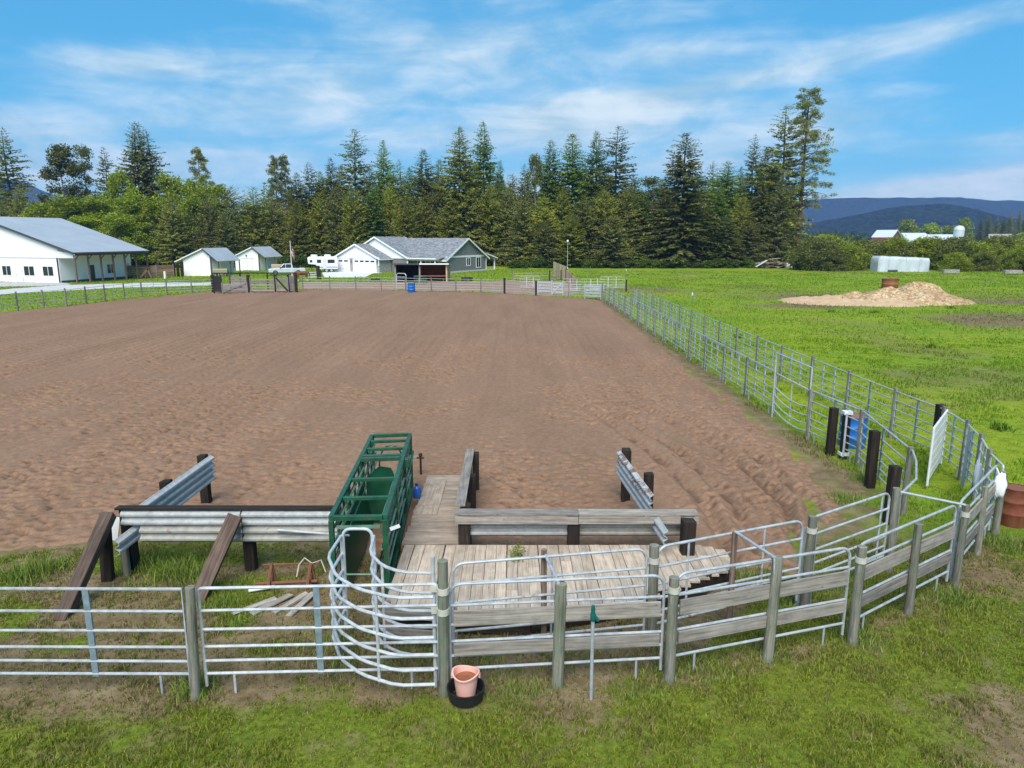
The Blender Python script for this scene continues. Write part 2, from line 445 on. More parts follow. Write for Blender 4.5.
PADDOCK = [V2(G(*p)) for p in [(300, 289.2), (480, 291.6), (560, 296.5), (585, 293), (575, 285), (560, 281.2), (500, 281.2), (455, 281.6), (400, 282.5), (300, 282.6)]]

def dry_at(X, Y):
    """0 = lush, 1 = dead straw / bare"""
    n = fbm(X * .55, Y * .55, 5, 4); n2 = fbm(X * .13, Y * .13, 9, 3)
    near = sstep(26, 14, Y) * sstep(15, 10, X)
    d = near * (.07 + .36 * sstep(.38, .70, .18 * n + .82 * fbm(X * 4.3, Y * 4.3, 6, 4))) + (1 - near) * (.08 + .34 * sstep(.50, .75, n2) + .12 * sstep(.5, .7, n))
    l = ldist([(-20, OUT[0][1])] + OUT[:1] + OUT[1:], X, Y)
    d = d + .6 * np.exp(-(l / .30) ** 2) * (.15 + .9 * n)
    inside = (Y > OUT[0][1] - .1) & (Y < 12.9) & (X < -1.2)                  # dead straw between the pipe fence and the barrier
    d = np.where(inside, d + .85 * sstep(-1.2, -2.0, X) * sstep(.28, .48, fbm(X * 1.1, Y * 1.1, 15, 4)), d)
    for (px, py, r, a) in [(1010, 740, .8, .9), (1024, 712, .6, .6), (985, 575, 1.0, .55), (640, 735, .5, .2), (560, 700, .6, .55), (700, 660, .8, .3), (60, 715, .6, .2), (140, 712, .5, .3)]:
        c = G(px, py); d = d + a * np.exp(-(((X - c.x) ** 2 + (Y - c.y) ** 2) / r ** 2)) * (.3 + 1.2 * n)
    for (px, py, rx, ry, a) in [(1035, 321, 7, 5, 1.3), (1000, 302, 9, 3, .55), (800, 306, 6, 3, .9), (740, 291, 14, 4, .42), (830, 297, 12, 4, .8)]:
        c = G(px, py); d = d + a * np.exp(-(((X - c.x) / rx) ** 2 + ((Y - c.y) / ry) ** 2)) * (.45 + .9 * fbm(X * .3, Y * .3, 21, 4))
    al = ldist([(8.7, 17), (8.8, 20.5), (8.95, 70)], X, Y)
    d = d + .35 * np.exp(-(al / .4) ** 2)
    d = d + .95 * sstep(.45, .0, sdist([(-2.6, 9.3), (-2.6, 17.4), (-.9, 17.4), (-.9, 13.4), (3.7, 13.4), (4.4, 12.3), (3.6, 11.2), (2.3, 9.75), (0, 9.2)], X, Y)) * (.55 + .8 * n)
    e = sdist(ARENA, X, Y); d = d + .5 * np.exp(-(e / .9) ** 2) * (.4 + n)
    return np.clip(d, 0, 1)

# ---------------------------------------------------------------- ground
def ground_material():
    t = NT('field_ground'); v = t.coord('Object'); d = t.attr('dry'); lu = t.attr('lush')
    n = t.noise(v, 2.2, 8, .68); n2 = t.noise(v, .11, 5, .6, .4)
    g = t.ramp(n, [(.28, (.10, .14, .010)), (.5, (.185, .245, .018)), (.72, (.27, .33, .032))])
    g = t.mix(lu, t.ramp(t.noise(v, 9, 6, .7), [(.3, (.055, .075, .010)), (.5, (.125, .155, .018)), (.7, (.20, .23, .032))]), g)
    g = t.mix(1.0, g, t.ramp(n2, [(.3, (.72, .88, .8)), (.7, (1.22, 1.08, 1.0))]), 'MULTIPLY')
    s = t.ramp(n, [(.28, (.095, .066, .034)), (.5, (.18, .128, .07)), (.72, (.27, .205, .118))])
    dd = t.math('ADD', d, t.math('MULTIPLY', t.math('SUBTRACT', n, .5), .9))
    t.col(t.mix(t.ramp(dd, [(.32, (0, 0, 0)), (.72, (1, 1, 1))]), g, s))
    t.set(Roughness=.95, Specular_IOR_Level=.1); t.bump(n, .7, .06)
ground_material()
def axis(segs):
    out = []
    for a, b, st in segs: out += list(np.arange(a, b, st))
    return np.array(out + [segs[-1][1]])
gx = axis([(-3200, -400, 200), (-400, -80, 20), (-80, -16, 1.6), (-16, 18, .25), (18, 80, 1.6), (80, 400, 20), (400, 3200, 200)])
gy = axis([(-3200, -100, 200), (-100, 4, 6), (4, 26, .25), (26, 110, 1.2), (110, 300, 10), (300, 3200, 180)])
GX, GY = np.meshgrid(gx, gy)
def grid_faces(nx, ny):
    i = np.arange(nx - 1)[None, :] + np.arange(ny - 1)[:, None] * nx
    return np.stack([i, i + 1, i + nx + 1, i + nx], -1).reshape(-1, 4)
gz = np.where((np.abs(GX) < 60) & (GY < 80), (fbm(GX * 1.3, GY * 1.3, 31, 3) - .5) * .05, 0)
gz = gz - .3 * sstep(-.5, -1.6, np.where((np.abs(GX) < 80) & (GY > 5) & (GY < 90), sdist(ARENA, GX, GY), 9.0))
gv = np.stack([GX, GY, gz], -1).reshape(-1, 3)
tag(link(raw_mesh('ground', gv, grid_faces(len(gx), len(gy)), 'field_ground', {'dry': dry_at(GX, GY).ravel(), 'lush': sstep(13.2, 17, GY).ravel()}, True), 'ground'), kind='structure')

def dirt_material():
    t = NT('arena_soil'); v = t.coord('Object')
    n = t.noise(v, 7, 8, .7); n2 = t.noise(t.coord('Object', (1, .18, 1)), .5, 5, .6, .3)
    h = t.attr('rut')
    c = t.ramp(n, [(.28, (.172, .097, .058)), (.5, (.243, .143, .090)), (.72, (.302, .186, .120))])
    c = t.mix(1.0, c, t.ramp(n2, [(.3, (.88, .87, .86)), (.7, (1.1, 1.1, 1.1))]), 'MULTIPLY')
    c = t.mix(t.ramp(h, [(.0, (.85, .85, .85)), (.6, (0, 0, 0))]), c, (.085, .048, .032))   # shade of the hoof-print pits painted into the soil colour; ruts darkened too
    t.col(c); t.set(Roughness=.95, Specular_IOR_Level=.12)
    m = t.noise(t.coord('Object', (1, 1, 1)), 22, 6, .7); t.bump(m, .45, .02)
dirt_material()
def arena_patch(name, xs, ys, dents, amp):
    X, Y = np.meshgrid(xs, ys); nx, ny = len(xs), len(ys); st = xs[1] - xs[0]
    sd = sdist(ARENA, X, Y) + (fbm(X * .9, Y * .9, 41, 4) - .5) * 1.1
    Z = .055 + (fbm(X * .35, Y * .06, 3, 3) - .5) * .09
    Z += (fbm(X * 4.2, Y * 4.2, 8, 4) - .5) * .010 * amp
    # harrow lines: along the arena far away, sweeping round near the chutes
    ang = .06 * (X + 4) * sstep(34, 14, Y)
    w = X + ang * 2 + .5 * (fbm(X * .15, Y * .05, 51, 2) - .5)
    Z += (np.sin(w * 2 * PI / .62) * (.010 + .016 * sstep(22, 40, Y)) * (.4 + 1.2 * fbm(X * .4, Y * .12, 55, 2)) + np.sin(w * 2 * PI / 1.9) * .006) * sstep(13, 26, Y)
    r = np.hypot(X + 2, (Y - 42) * 1.0); Z += np.sin(r * 2 * PI / .75 + 4 * fbm(X * .2, Y * .2, 61, 2)) * .004 * sstep(32, 20, Y)
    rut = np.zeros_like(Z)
    R = np.random.default_rng(5 + nx)
    cx = R.uniform(xs[0], xs[-1], dents); cy = R.uniform(ys[0], ys[-1], dents)
    keep = np.zeros(0, bool) if dents == 0 else fbm(cx * .28, cy * .28, 71, 3) > R.uniform(.34, .68, dents)
    rad = R.uniform(.05, .115, dents); dep = R.uniform(.028, .072, dents) * amp * sstep(53, 26, cy)
    K = max(2, int(math.ceil(.34 / st)))
    for i in np.nonzero(keep)[0]:
        a = int((cx[i] - xs[0]) / st); b = int((cy[i] - ys[0]) / st)
        x0, x1, y0, y1 = max(0, a - K), min(nx, a + K + 1), max(0, b - K), min(ny, b + K + 1)
        q = ((X[y0:y1, x0:x1] - cx[i]) ** 2 * .8 + (Y[y0:y1, x0:x1] - cy[i]) ** 2 * 1.3) / rad[i] ** 2
        g = np.exp(-q); Z[y0:y1, x0:x1] += dep[i] * (-1.3 * g + .16 * np.exp(-(np.sqrt(q) - 1.7) ** 2 * 2.2))
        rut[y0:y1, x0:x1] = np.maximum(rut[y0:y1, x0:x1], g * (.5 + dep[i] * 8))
    # wheel ruts curving out by the end of the deck
    for off in (0, .75, 2.0, 2.7):
        pts = [(4.3 + off * .75, 13.0 + off * .35), (4.5 + off * .95, 16), (4.1 + off * 1.05, 20), (2.6 + off * 1.1, 26), (-.5 + off * 1.1, 33)]
        dl = ldist(pts, X, Y) + (fbm(X * 1.5, Y * 1.5, 81, 2) - .5) * .12
        fade = sstep(33, 18, Y)
        Z += fade * (-.11 * np.exp(-(dl / .13) ** 2) + .06 * np.exp(-((dl - .28) / .11) ** 2))
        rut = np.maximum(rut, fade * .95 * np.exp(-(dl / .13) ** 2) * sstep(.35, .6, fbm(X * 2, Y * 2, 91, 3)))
    Z -= sstep(-.35, .25, sd) * .24
    F4 = grid_faces(nx, ny); ok = sd.ravel()[F4].min(1) < .3
    F4 = F4[ok]; used = np.unique(F4); mp = np.full(nx * ny, -1); mp[used] = np.arange(len(used))
    vv = np.stack([X, Y, Z], -1).reshape(-1, 3)[used]
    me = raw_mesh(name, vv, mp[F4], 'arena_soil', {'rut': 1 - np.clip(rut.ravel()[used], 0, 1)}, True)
    return me
# one dirt floor: a fine sheet near the chutes, a coarser one beyond it
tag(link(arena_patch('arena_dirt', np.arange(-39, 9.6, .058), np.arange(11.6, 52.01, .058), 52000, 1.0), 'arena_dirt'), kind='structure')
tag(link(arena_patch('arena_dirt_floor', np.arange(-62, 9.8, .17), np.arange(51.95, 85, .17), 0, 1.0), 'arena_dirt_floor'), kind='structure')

def sheet(name, poly, z, mat, step=.5, rag=.6, h=.05):
    xs = [p[0] for p in poly]; ys = [p[1] for p in poly]
    gx = np.arange(min(xs) - 1, max(xs) + 1.01, step); gy = np.arange(min(ys) - 1, max(ys) + 1.01, step)
    X, Y = np.meshgrid(gx, gy); sd = sdist(poly, X, Y) + (fbm(X * .8, Y * .8, 15, 3) - .5) * rag
    Z = z + (fbm(X * .7, Y * .7, 25, 3) - .5) * h - sstep(-.3, .3, sd) * (z + h + .05)
    F4 = grid_faces(len(gx), len(gy)); F4 = F4[sd.ravel()[F4].min(1) < .4]
    return tag(link(raw_mesh(name, np.stack([X, Y, Z], -1).reshape(-1, 3), F4, mat, None, True), name), kind='structure')
def soil(name, stops, scale):
    t = NT(name); v = t.coord('Object'); n = t.noise(v, scale, 8, .7)
    t.col(t.ramp(n, stops)); t.set(Roughness=.95, Specular_IOR_Level=.1); t.bump(n, .5, .04)
soil('gravel_pale', [(.3, (.40, .385, .36)), (.7, (.62, .60, .57))], 3)
soil('drive_concrete', [(.3, (.55, .54, .52)), (.7, (.70, .69, .67))], .8)
soil('paddock_soil', [(.3, (.20, .125, .085)), (.7, (.37, .255, .185))], 1.2)
soil('apron_grey', [(.3, (.36, .355, .35)), (.7, (.50, .49, .48))], 1.0)
sheet('gravel_road', GRAVEL, .07, 'gravel_pale', .6)
sheet('concrete_driveway', DRIVE, .06, 'drive_concrete', .4, .1, .01)
sheet('barn_apron', APRON, .06, 'apron_grey', .5, .8, .02)
sheet('paddock_dirt', PADDOCK, .06, 'paddock_soil', .5, 1.6)

# ---------------------------------------------------------------- hills
def hill_material(name, a, b):
    t = NT(name); v = t.coord('Object'); n = t.noise(v, .012, 8, .68, .3); n2 = t.noise(v, .09, 5, .7)
    c = t.mix(.6, t.ramp(n, [(.38, a), (.62, b)]), t.ramp(n2, [(.35, tuple(x * .3 for x in a)), (.65, tuple(x * 1.9 for x in b))]))
    t.col(c); t.set(Roughness=1, Specular_IOR_Level=0); t.bump(n2, 1.0, 12)
hill_material('hill_forest', (.010, .020, .028), (.030, .046, .050))
def hill(name, prof, y0, depth, seed, rough):
    """prof: list of (px, py) crest points seen at distance y0"""
    xs = np.array([XT(p[0], p[1], y0) for p in prof]); zs = np.array([ZT(p[0], p[1], y0) for p in prof])
    gx = np.linspace(xs[0], xs[-1], 420); s = np.linspace(-1, 1, 60)
    X, S = np.meshgrid(gx, s); crest = np.interp(X, xs, zs)
    k = np.where(S < 0, 1 - (-S) ** 1.35, 1 - .5 * S ** 2)
    Z = crest * k + (fbm(X / 160, S * depth / 160, seed, 5) - .5) * rough * np.clip(k * 2, 0, 1) * np.where(np.abs(S) < .12, .35, 1)
    Z += (vnoise(X / 7, S * depth / 9, seed + 3)) * 3.0 * np.clip(k * 3, 0, 1)
    Y = y0 + S * depth
    return tag(link(raw_mesh(name, np.stack([X, Y, Z - 3], -1).reshape(-1, 3), grid_faces(420, 60), 'hill_forest', None, True), name), kind='structure')
hill('rear_hill', [(-900, 200), (-300, 176), (-60, 170), (0, 178), (30, 190), (60, 206), (120, 226), (420, 231), (660, 228), (740, 214), (800, 201), (830, 197.5), (870, 196), (925, 197.5), (985, 199), (1040, 202), (1150, 204), (1500, 196), (1900, 205)], 3000, 400, 3, 60)
hill('front_hill', [(690, 239), (760, 234), (810, 226), (850, 216), (890, 209), (920, 205), (945, 203), (965, 206), (985, 212), (1010, 220), (1060, 228), (1120, 234), (1180, 238)], 1450, 260, 8, 24)

# ---------------------------------------------------------------- grass
def grass_material():
    t = NT('grass_blades'); d = t.attr('dry'); r = t.island()
    g = t.ramp(r, [(0, (.10, .14, .012)), (.45, (.225, .28, .022)), (.8, (.335, .38, .042)), (1, (.42, .42, .08))])
    s = t.ramp(r, [(0, (.13, .095, .038)), (.5, (.27, .205, .09)), (1, (.44, .365, .20))])
    c = t.mix(d, g, s); t.col(c); t.set(Roughness=.8, Specular_IOR_Level=.12)
    tr = t.n('ShaderNodeBsdfTranslucent'); t.l(c, tr.inputs[0]); mx = t.n('ShaderNodeMixShader'); mx.inputs[0].default_value = .42
    t.l(t.b.outputs[0], mx.inputs[1]); t.l(tr.outputs[0], mx.inputs[2]); t.l(mx.outputs[0], t.out.inputs[0])
    t = NT('clump_blades'); r = t.island(); d = t.attr('dry')
    t.col(t.mix(d, t.ramp(r, [(0, (.05, .105, .010)), (.5, (.115, .20, .018)), (1, (.20, .29, .035))]), t.ramp(r, [(0, (.13, .105, .04)), (1, (.34, .29, .14))]))); t.set(Roughness=.8, Specular_IOR_Level=.12)
    t = NT('lush_blades'); r = t.island(); d = t.attr('dry')
    g = t.ramp(r, [(0, (.11, .20, .008)), (.5, (.205, .345, .015)), (1, (.31, .44, .026))])
    s = t.ramp(r, [(0, (.13, .115, .035)), (1, (.32, .30, .10))])
    c = t.mix(d, g, s); t.col(c); t.set(Roughness=.8, Specular_IOR_Level=.1)
    tr = t.n('ShaderNodeBsdfTranslucent'); t.l(c, tr.inputs[0]); mx = t.n('ShaderNodeMixShader'); mx.inputs[0].default_value = .42
    t.l(t.b.outputs[0], mx.inputs[1]); t.l(tr.outputs[0], mx.inputs[2]); t.l(mx.outputs[0], t.out.inputs[0])
grass_material()
def blades(name, P, h, w, dry, mat, lean=.7):
    n = len(P); R = RNG; a = R.uniform(0, 2 * PI, n); la = R.uniform(0, 2 * PI, n); ll = R.uniform(.1, lean, n) * h
    side = np.stack([np.cos(a), np.sin(a), np.zeros(n)], -1) * (w / 2)[:, None]
    tip = np.stack([np.cos(la) * ll, np.sin(la) * ll, np.sqrt(np.maximum(h ** 2 - ll ** 2, .0001))], -1)
    mid = tip * np.array([.38, .38, .62]); B = P
    v = np.stack([B - side, B + side, B + mid + side * .75, B + mid - side * .75, B + tip], 1).reshape(-1, 3)
    i = np.arange(n)[:, None] * 5
    f = np.concatenate([i + np.array([[0, 1, 2]]), i + np.array([[0, 2, 3]]), i + np.array([[3, 2, 4]])], 0)
    me = raw_mesh(name, v, f, mat, {'dry': np.repeat(dry, 5)})
    return tag(link(me, name), kind='stuff')
DECK_POLY = [(-2.4, 12.9), (-2.4, 17.3), (-1.0, 17.3), (-1.0, 13.4), (3.6, 13.4), (4.2, 12.0), (2.4, 11.1), (0.2, 10.45), (-1.9, 10.5)]
def scatter(n, x0, x1, y0, y1, dens=None, arena_gap=.12):
    X = RNG.uniform(x0, x1, n); Y = RNG.uniform(y0, y1, n)
    ok = (sdist(ARENA, X, Y) + (fbm(X * .9, Y * .9, 41, 4) - .5) * 1.1 > arena_gap)
    ok &= sdist(DECK_POLY, X, Y) > 0
    ok &= np.abs(X) < .80 * Y + 2.5
    for p in (GRAVEL, DRIVE, APRON, PADDOCK): ok &= sdist(p, X, Y) > .2
    if dens is not None: ok &= RNG.uniform(0, 1, n) < dens(X, Y)
    X, Y = X[ok], Y[ok]
    return np.stack([X, Y, np.zeros(len(X))], -1)
def zg(P): P[:, 2] = (fbm(P[:, 0] * 1.3, P[:, 1] * 1.3, 31, 3) - .5) * .05 - .01; return P
# mown turf in front of and inside the pipe fence
T = scatter(135000, -11, 13.5, 6.2, 14.0, lambda x, y: .45 + .55 * sstep(.95, .35, dry_at(x, y)))
K_ = 7; n_ = len(T); P = np.repeat(T, K_, 0); P[:, :2] += RNG.normal(0, .017, (n_ * K_, 2)); P = zg(P)
td = np.clip(dry_at(T[:, 0], T[:, 1]) * .8 + RNG.normal(0, .24, n_), 0, 1); n = fbm(T[:, 0] * 2.1, T[:, 1] * 2.1, 77, 3)
th = RNG.uniform(.025, .075, n_) * (.6 + .9 * sstep(.35, .7, n)) * RNG.choice([.7, 1, 1, 1.5], n_)
blades('grass_turf', P, np.repeat(th, K_) * RNG.uniform(.6, 1.15, n_ * K_), RNG.uniform(.008, .016, n_ * K_), np.clip(np.repeat(td, K_) + RNG.normal(0, .10, n_ * K_), 0, 1), 'grass_blades', .95)
# rank clumps: beside the barrier, along posts, inside the alley
cl = []
for (px, py, r, k, hgt) in [(35, 574, .42, 500, .30), (24, 580, .3, 300, .28), (58, 568, .3, 200, .22), (148, 566, .4, 350, .3), (180, 574, .5, 700, .34), (200, 578, .35, 350, .28), (130, 590, .3, 120, .18), (222, 606, .35, 260, .2), (240, 624, .3, 140, .16), (243, 586, .3, 160, .2), (318, 572, .3, 120, .16), (300, 645, .5, 200, .14),
                         (520, 690, .5, 500, .12), (700, 668, .5, 500, .14), (640, 690, .5, 400, .1), (410, 655, .6, 350, .16), (340, 640, .4, 260, .16), (350, 662, .5, 260, .16), (860, 640, .4, 400, .16), (950, 600, .5, 600, .2), (1000, 545, .5, 600, .22), (840, 500, .5, 500, .16), (865, 480, .4, 400, .15), (760, 580, .5, 500, .18), (790, 600, .5, 500, .15), (850, 580, .5, 500, .15), (480, 655, .5, 350, .14), (560, 650, .6, 350, .12), (195, 690, .3, 350, .22), (770, 655, .3, 250, .14), (668, 676, .25, 200, .16), (205, 562, .6, 160, .2)]:
    c = G(px, py); q = RNG.normal(0, 1, (k, 2)) * r * .5
    cl.append(np.column_stack([c.x + q[:, 0], c.y + q[:, 1], np.zeros(k), np.full(k, hgt)]))
cl = np.concatenate(cl); blades('grass_clumps', cl[:, :3].copy(), cl[:, 3] * RNG.uniform(.4, 1.1, len(cl)), RNG.uniform(.009, .018, len(cl)), np.clip(RNG.normal(.18, .2, len(cl)), 0, 1), 'clump_blades', .8)
# dead stalks by the fence and in the straw
q = scatter(5200, -11, 11, 7.0, 14.0, lambda x, y: np.clip(np.exp(-(ldist([(-20, OUT[0][1])] + OUT, x, y) / .3) ** 2) + .45 * ((x < -1.5) & (y > 8.8) & (y < 12.5)), .02, 1))
blades('dead_stalks', q, RNG.uniform(.07, .26, len(q)), RNG.uniform(.006, .011, len(q)), np.clip(RNG.normal(.95, .1, len(q)), 0, 1), 'grass_blades', .98)
# pasture
P = zg(scatter(260000, 8.4, 40, 13.0, 44, lambda x, y: np.clip(13 / y, .18, 1)))
n = fbm(P[:, 0] * .9, P[:, 1] * .9, 78, 4); d = dry_at(P[:, 0], P[:, 1])
hh = (.04 + .055 * RNG.random(len(P))) * (.4 + 1.3 * sstep(.42, .66, n)) * (1 + P[:, 1] * .008)
blades('grass_pasture', P, hh, RNG.uniform(.4, 1, len(P)) * .0015 * P[:, 1] + .004, np.clip(d + RNG.normal(0, .15, len(P)), 0, 1), 'lush_blades', .9)
P = scatter(230000, 8, 118, 42, 134, lambda x, y: np.clip(55 / y, .25, 1) * (.25 + .75 * sstep(.4, .6, fbm(x * .35, y * .35, 79, 4))))
d = dry_at(P[:, 0], P[:, 1])
blades('grass_meadow', P, RNG.uniform(.06, .17, len(P)), RNG.uniform(.5, 1, len(P)) * .0016 * P[:, 1], np.clip(d + RNG.normal(0, .12, len(P)), 0, 1), 'lush_blades', .9)
P = scatter(110000, -95, 8, 60, 142, lambda x, y: np.clip(70 / y, .3, 1))
d = dry_at(P[:, 0], P[:, 1])
blades('grass_lawn', P, RNG.uniform(.06, .16, len(P)), RNG.uniform(.5, 1, len(P)) * .0015 * P[:, 1], np.clip(d * .8 + RNG.normal(0.1, .12, len(P)), 0, 1), 'lush_blades', .9)
# dark clumps of docks in the pasture
cl = []
for k in range(7):
    y = RNG.uniform(17, 75); x = RNG.uniform(9.5, .75 * y + 3)
    if 9.0 < x < 12.5 and y < 75 or sdist(ARENA, np.array([x]), np.array([y]))[0] < .5: continue
    m = 160; q = RNG.normal(0, 1, (m, 2)) * RNG.uniform(.1, .26); cl.append(np.column_stack([x + q[:, 0], y + q[:, 1], np.zeros(m)]))
cl = np.concatenate(cl); blades('weeds', cl, RNG.uniform(.14, .32, len(cl)), RNG.uniform(.03, .06, len(cl)), np.zeros(len(cl)), 'clump_blades', .9)
RAILS = [.31, .51, .72, .97, 1.26, 1.58]
def arc(c, r, a0, a1, n, ux, uz=Vector((0, 0, 1))):
    return [c + ux * (r * math.cos(a0 + (a1 - a0) * k / n)) + uz * (r * math.sin(a0 + (a1 - a0) * k / n)) for k in range(n + 1)]
def panel(p0, p1, label, cat='pipe panel', group=None, zs=RAILS, braces=(.5,), mat='galvanized', bmat='blue_steel', brace='flat', boards=False, feet=True, rr=.023, corner=.16, name='pipe_fence', board_mat='weathered_plank', sag=0.0, ends=True):
    p0 = Vector((p0[0], p0[1], 0)); p1 = Vector((p1[0], p1[1], 0)); d = p1 - p0; L = d.length; u = d / L
    nrm = Vector((-u.y, u.x, 0))
    root = thing(name, p0, label, cat, group)
    zt = zs[-1]; zb = zs[0]; Z = Vector((0, 0, 1)); c = corner
    jz = lambda: random.uniform(-.008, .008)
    if c > .01:
        pts = [p0 + Z * .12] + arc(p0 + u * c + Z * (zt - c), c, PI, PI / 2, 5, u) + arc(p1 - u * c + Z * (zt - c), c, PI / 2, 0, 5, u) + [p1 + Z * .12]
    else:
        pts = [p0 + Z * .12, p0 + Z * zt, p1 + Z * zt, p1 + Z * .12]
    MB().tube(pts, rr, 8).build('frame', mat, root, True)
    for z in zs[:-1]:
        a = p0 + Z * (z + jz()); b = p1 + Z * (z + jz())
        ps = [a + (b - a) * t - Z * (sag * 4 * t * (1 - t)) for t in (0, .25, .5, .75, 1)]
        MB().tube(ps, rr * .92, 8).build('rail', mat, root, True)
    for t in braces:
        a = p0 + d * t
        if brace == 'flat': MB().beam(a + Z * (zb - .03), a + Z * (zt - .01), .085, .03, up=nrm).build('brace', bmat, root)
        else: MB().tube([a + Z * (zb - .02), a + Z * zt], rr * .8, 6).build('brace', bmat, root, True)
    if feet:
        for t in (.12, .88):
            a = p0 + d * t; MB().tube([a + Z * zb, a + Z * .0], rr * .75, 6).build('foot', mat, root, True)
    if boards:
        for (za, zb2) in ((.97, 1.23), (.51, .72)):
            m = (za + zb2) / 2; k = nrm * -.045
            MB().beam(p0 + u * .05 + k + Z * (m + random.uniform(-.012, .012)), p1 - u * .05 + k + Z * (m + random.uniform(-.012, .012)), .032, zb2 - za - .03).build('board', board_mat, root, bevel=.004)
    return root
def post(p, top, label, mat='post_wood', r=.07, group=None, square=False, lean=None, strap=None, cat='post', name='fence_post', h0=-.25):
    p = Vector((p[0], p[1], 0)); root = thing(name, p, label, cat, group)
    lx, ly = lean if lean else (random.uniform(-.02, .02), random.uniform(-.02, .02))
    m = MB(); t = p + Vector((lx, ly, top))
    if square: m.beam(p + Vector((0, 0, h0)), t, r * 2, r * 2, up=(0, 1, 0), jit=.006)
    else:
        k = 5; m.tube([p + Vector((0, 0, h0)) + (t - p - Vector((0, 0, h0))) * (i / k) for i in range(k + 1)], [r * (1.06 - .1 * i / k + random.uniform(-.03, .03)) for i in range(k + 1)], 10)
    m.build('timber', mat, root, not square, .008 if square else 0)
    if strap:
        for z in strap: MB().tube([p + Vector((lx, ly, 0)) * (z / top) + Vector((0, 0, z - .045)), p + Vector((lx, ly, 0)) * (z / top) + Vector((0, 0, z + .045))], r * 1.14, 10).build('strap', 'tan_strap', root, True)
    return root
def vec(p): return Vector((p[0], p[1], 0))
def off(p, q, k):                                                   # shift a segment sideways
    u = (vec(q) - vec(p)).normalized(); n = Vector((-u.y, u.x, 0)) * k
    return vec(p) + n, vec(q) + n, u

# ------------------------------------------------ outer fence, front
labels = ['grey round wooden post tying two pipe panels near the leaning brace',
          'tall green stained post behind the pink bucket', 'leaning mossy post between the pink bucket and the thin standpipe',
          'round grey post just right of the thin green capped standpipe', 'wooden post carrying the lower end of the first overhead bar past the standpipe',
          'greenish post with a tan strap where the boarded fence begins to bend', 'plain post in the middle of the last wide boarded panel before the bend',
          'post at the outer end of the overhead bar near the white gate', 'weathered post in the tight bend before the red drum', 'post beside the red drum with the white sack hung on it']
tops = []
for (px, py), ty in zip(OUT_PX, (587, 560.5, 584, 577, 557.5, 546, 523.5, 505, 487, 471.5)):
    g = G(px, py); tops.append(ZT(px, ty, g.y))
for i, (p, l) in enumerate(zip(OUT, labels)):
    t = tops[i]; ly = {2: (.035, .02), 0: (.07, .0), 1: (.02, 0), 4: (.05, .02)}.get(i, None)
    post(p, t, l, 'green_post' if i in (1, 2) else 'post_wood', (.066, .075, .085, .075, .078, .075, .068, .066, .062, .07)[i], strap=([1.25, 1.55] if i in (1,) else [1.42] if i in (3, 5, 7) else None), lean=ly)
# far left panels (the one that runs off the frame and the one up to the bow gate)
A0 = vec(OUT[0]); AL = A0 + (vec(OUT[0]) - vec(OUT[1])).normalized() * 3.5 + Vector((0, -.02, 0))
AL.y = A0.y + .02
panel((AL.x, AL.y + .1), (A0.x - .09, A0.y + .1), 'plain six rail pipe panel running out of view in front of the brown barrier braces', braces=(.62,), corner=.0)
panel((AL.x - 3.4, AL.y + .1), (AL.x - .1, AL.y + .1), 'pipe panel farthest out along the front fence, past the barrier braces', braces=(.5,), corner=.0)
A1 = vec(OUT[1])
panel((A0.x + .12, A0.y + .12), (A1.x - .07, A1.y + .12), 'six rail pipe panel between the grey post and the bow gate with blue brace', braces=(.49,), corner=.06, mat='bright_pipe')
spans = [(1, 3, 'boarded pipe panel directly behind the pink bucket and standpipe'), (3, 5, 'boarded pipe panel to the right of the standpipe, below the overhead bar'),
         (5, 7, 'boarded pipe panel at the start of the bend, boards stained yellow'), (7, 9, 'short boarded pipe panel in the tight bend before the red drum')]
for a, b, l in spans:
    p, q, u = off(OUT[a], OUT[b], .105)
    p = p + u * .10; q = q - u * .10
    if b - a == 2:
        panel(p, q, l, boards=True, braces=(), feet=True, mat='galvanized', corner=.17)
# ------------------------------------------------ outer fence sweeping back along the alley
POUT = [OUT[-1]] + TUB + [(11.86, 21.7), (11.8, 24.7), (11.75, 27.7)]
y = 27.7
while y < 66:
    y += 3.05; POUT.append((11.75 - (y - 27.7) * .012, y))
near_lab = {1: 'pipe panel curving behind the red drum, pale bundle tied to it', 2: 'second curved pipe panel past the red drum, under the white gate hinge', 3: 'third curved pipe panel along the pasture, hinge side of the white gate',
            4: 'pasture side pipe panel reaching from the white gate toward the blue barrel', 5: 'pasture side pipe panel right behind the blue barrel', 6: 'pasture side pipe panel one before the blue barrel, seen over the bowed gate'}
proto = None
for i in range(1, len(POUT)):
    a, b = POUT[i - 1], POUT[i]; u = (vec(b) - vec(a)).normalized()
    if i <= 6: panel(vec(a) + u * .06, vec(b) - u * .06, near_lab[i], zs=[.28, .5, .72, .96, 1.24, 1.52], mat='bright_pipe' if i < 3 else 'galvanized', corner=.05)
    else:
        la = 'six rail pipe panel in the straight pasture side fence beyond the blue barrel'; gr = 'pipe panels along the pasture side of the alley'
        ang = math.atan2(u.y, u.x); L = (vec(b) - vec(a)).length
        if proto is None: proto = panel((0, 0), (2.93, 0), la, group=gr, zs=[.28, .5, .72, .96, 1.24, 1.52], corner=.05, braces=(.34, .67), bmat='bright_pipe'); c = proto
        else: c = copy_thing(proto, (0, 0, 0))
        s = vec(a) + u * .06; c.location = s; c.rotation_euler = (0, 0, ang); c.scale = ((L - .12) / 2.93, 1, 1)
near_post = ['post standing in the sharp bend just past the red drum', 'post in the curve carrying a flat blue steel brace', 'post in the curve between the blue brace and the white gate', 'post on which the white gate hangs',
             'post of the pasture fence two spans past the white gate', 'post of the pasture fence behind the blue barrel', 'post of the pasture fence seen over the bowed pipe gate']
pp = None
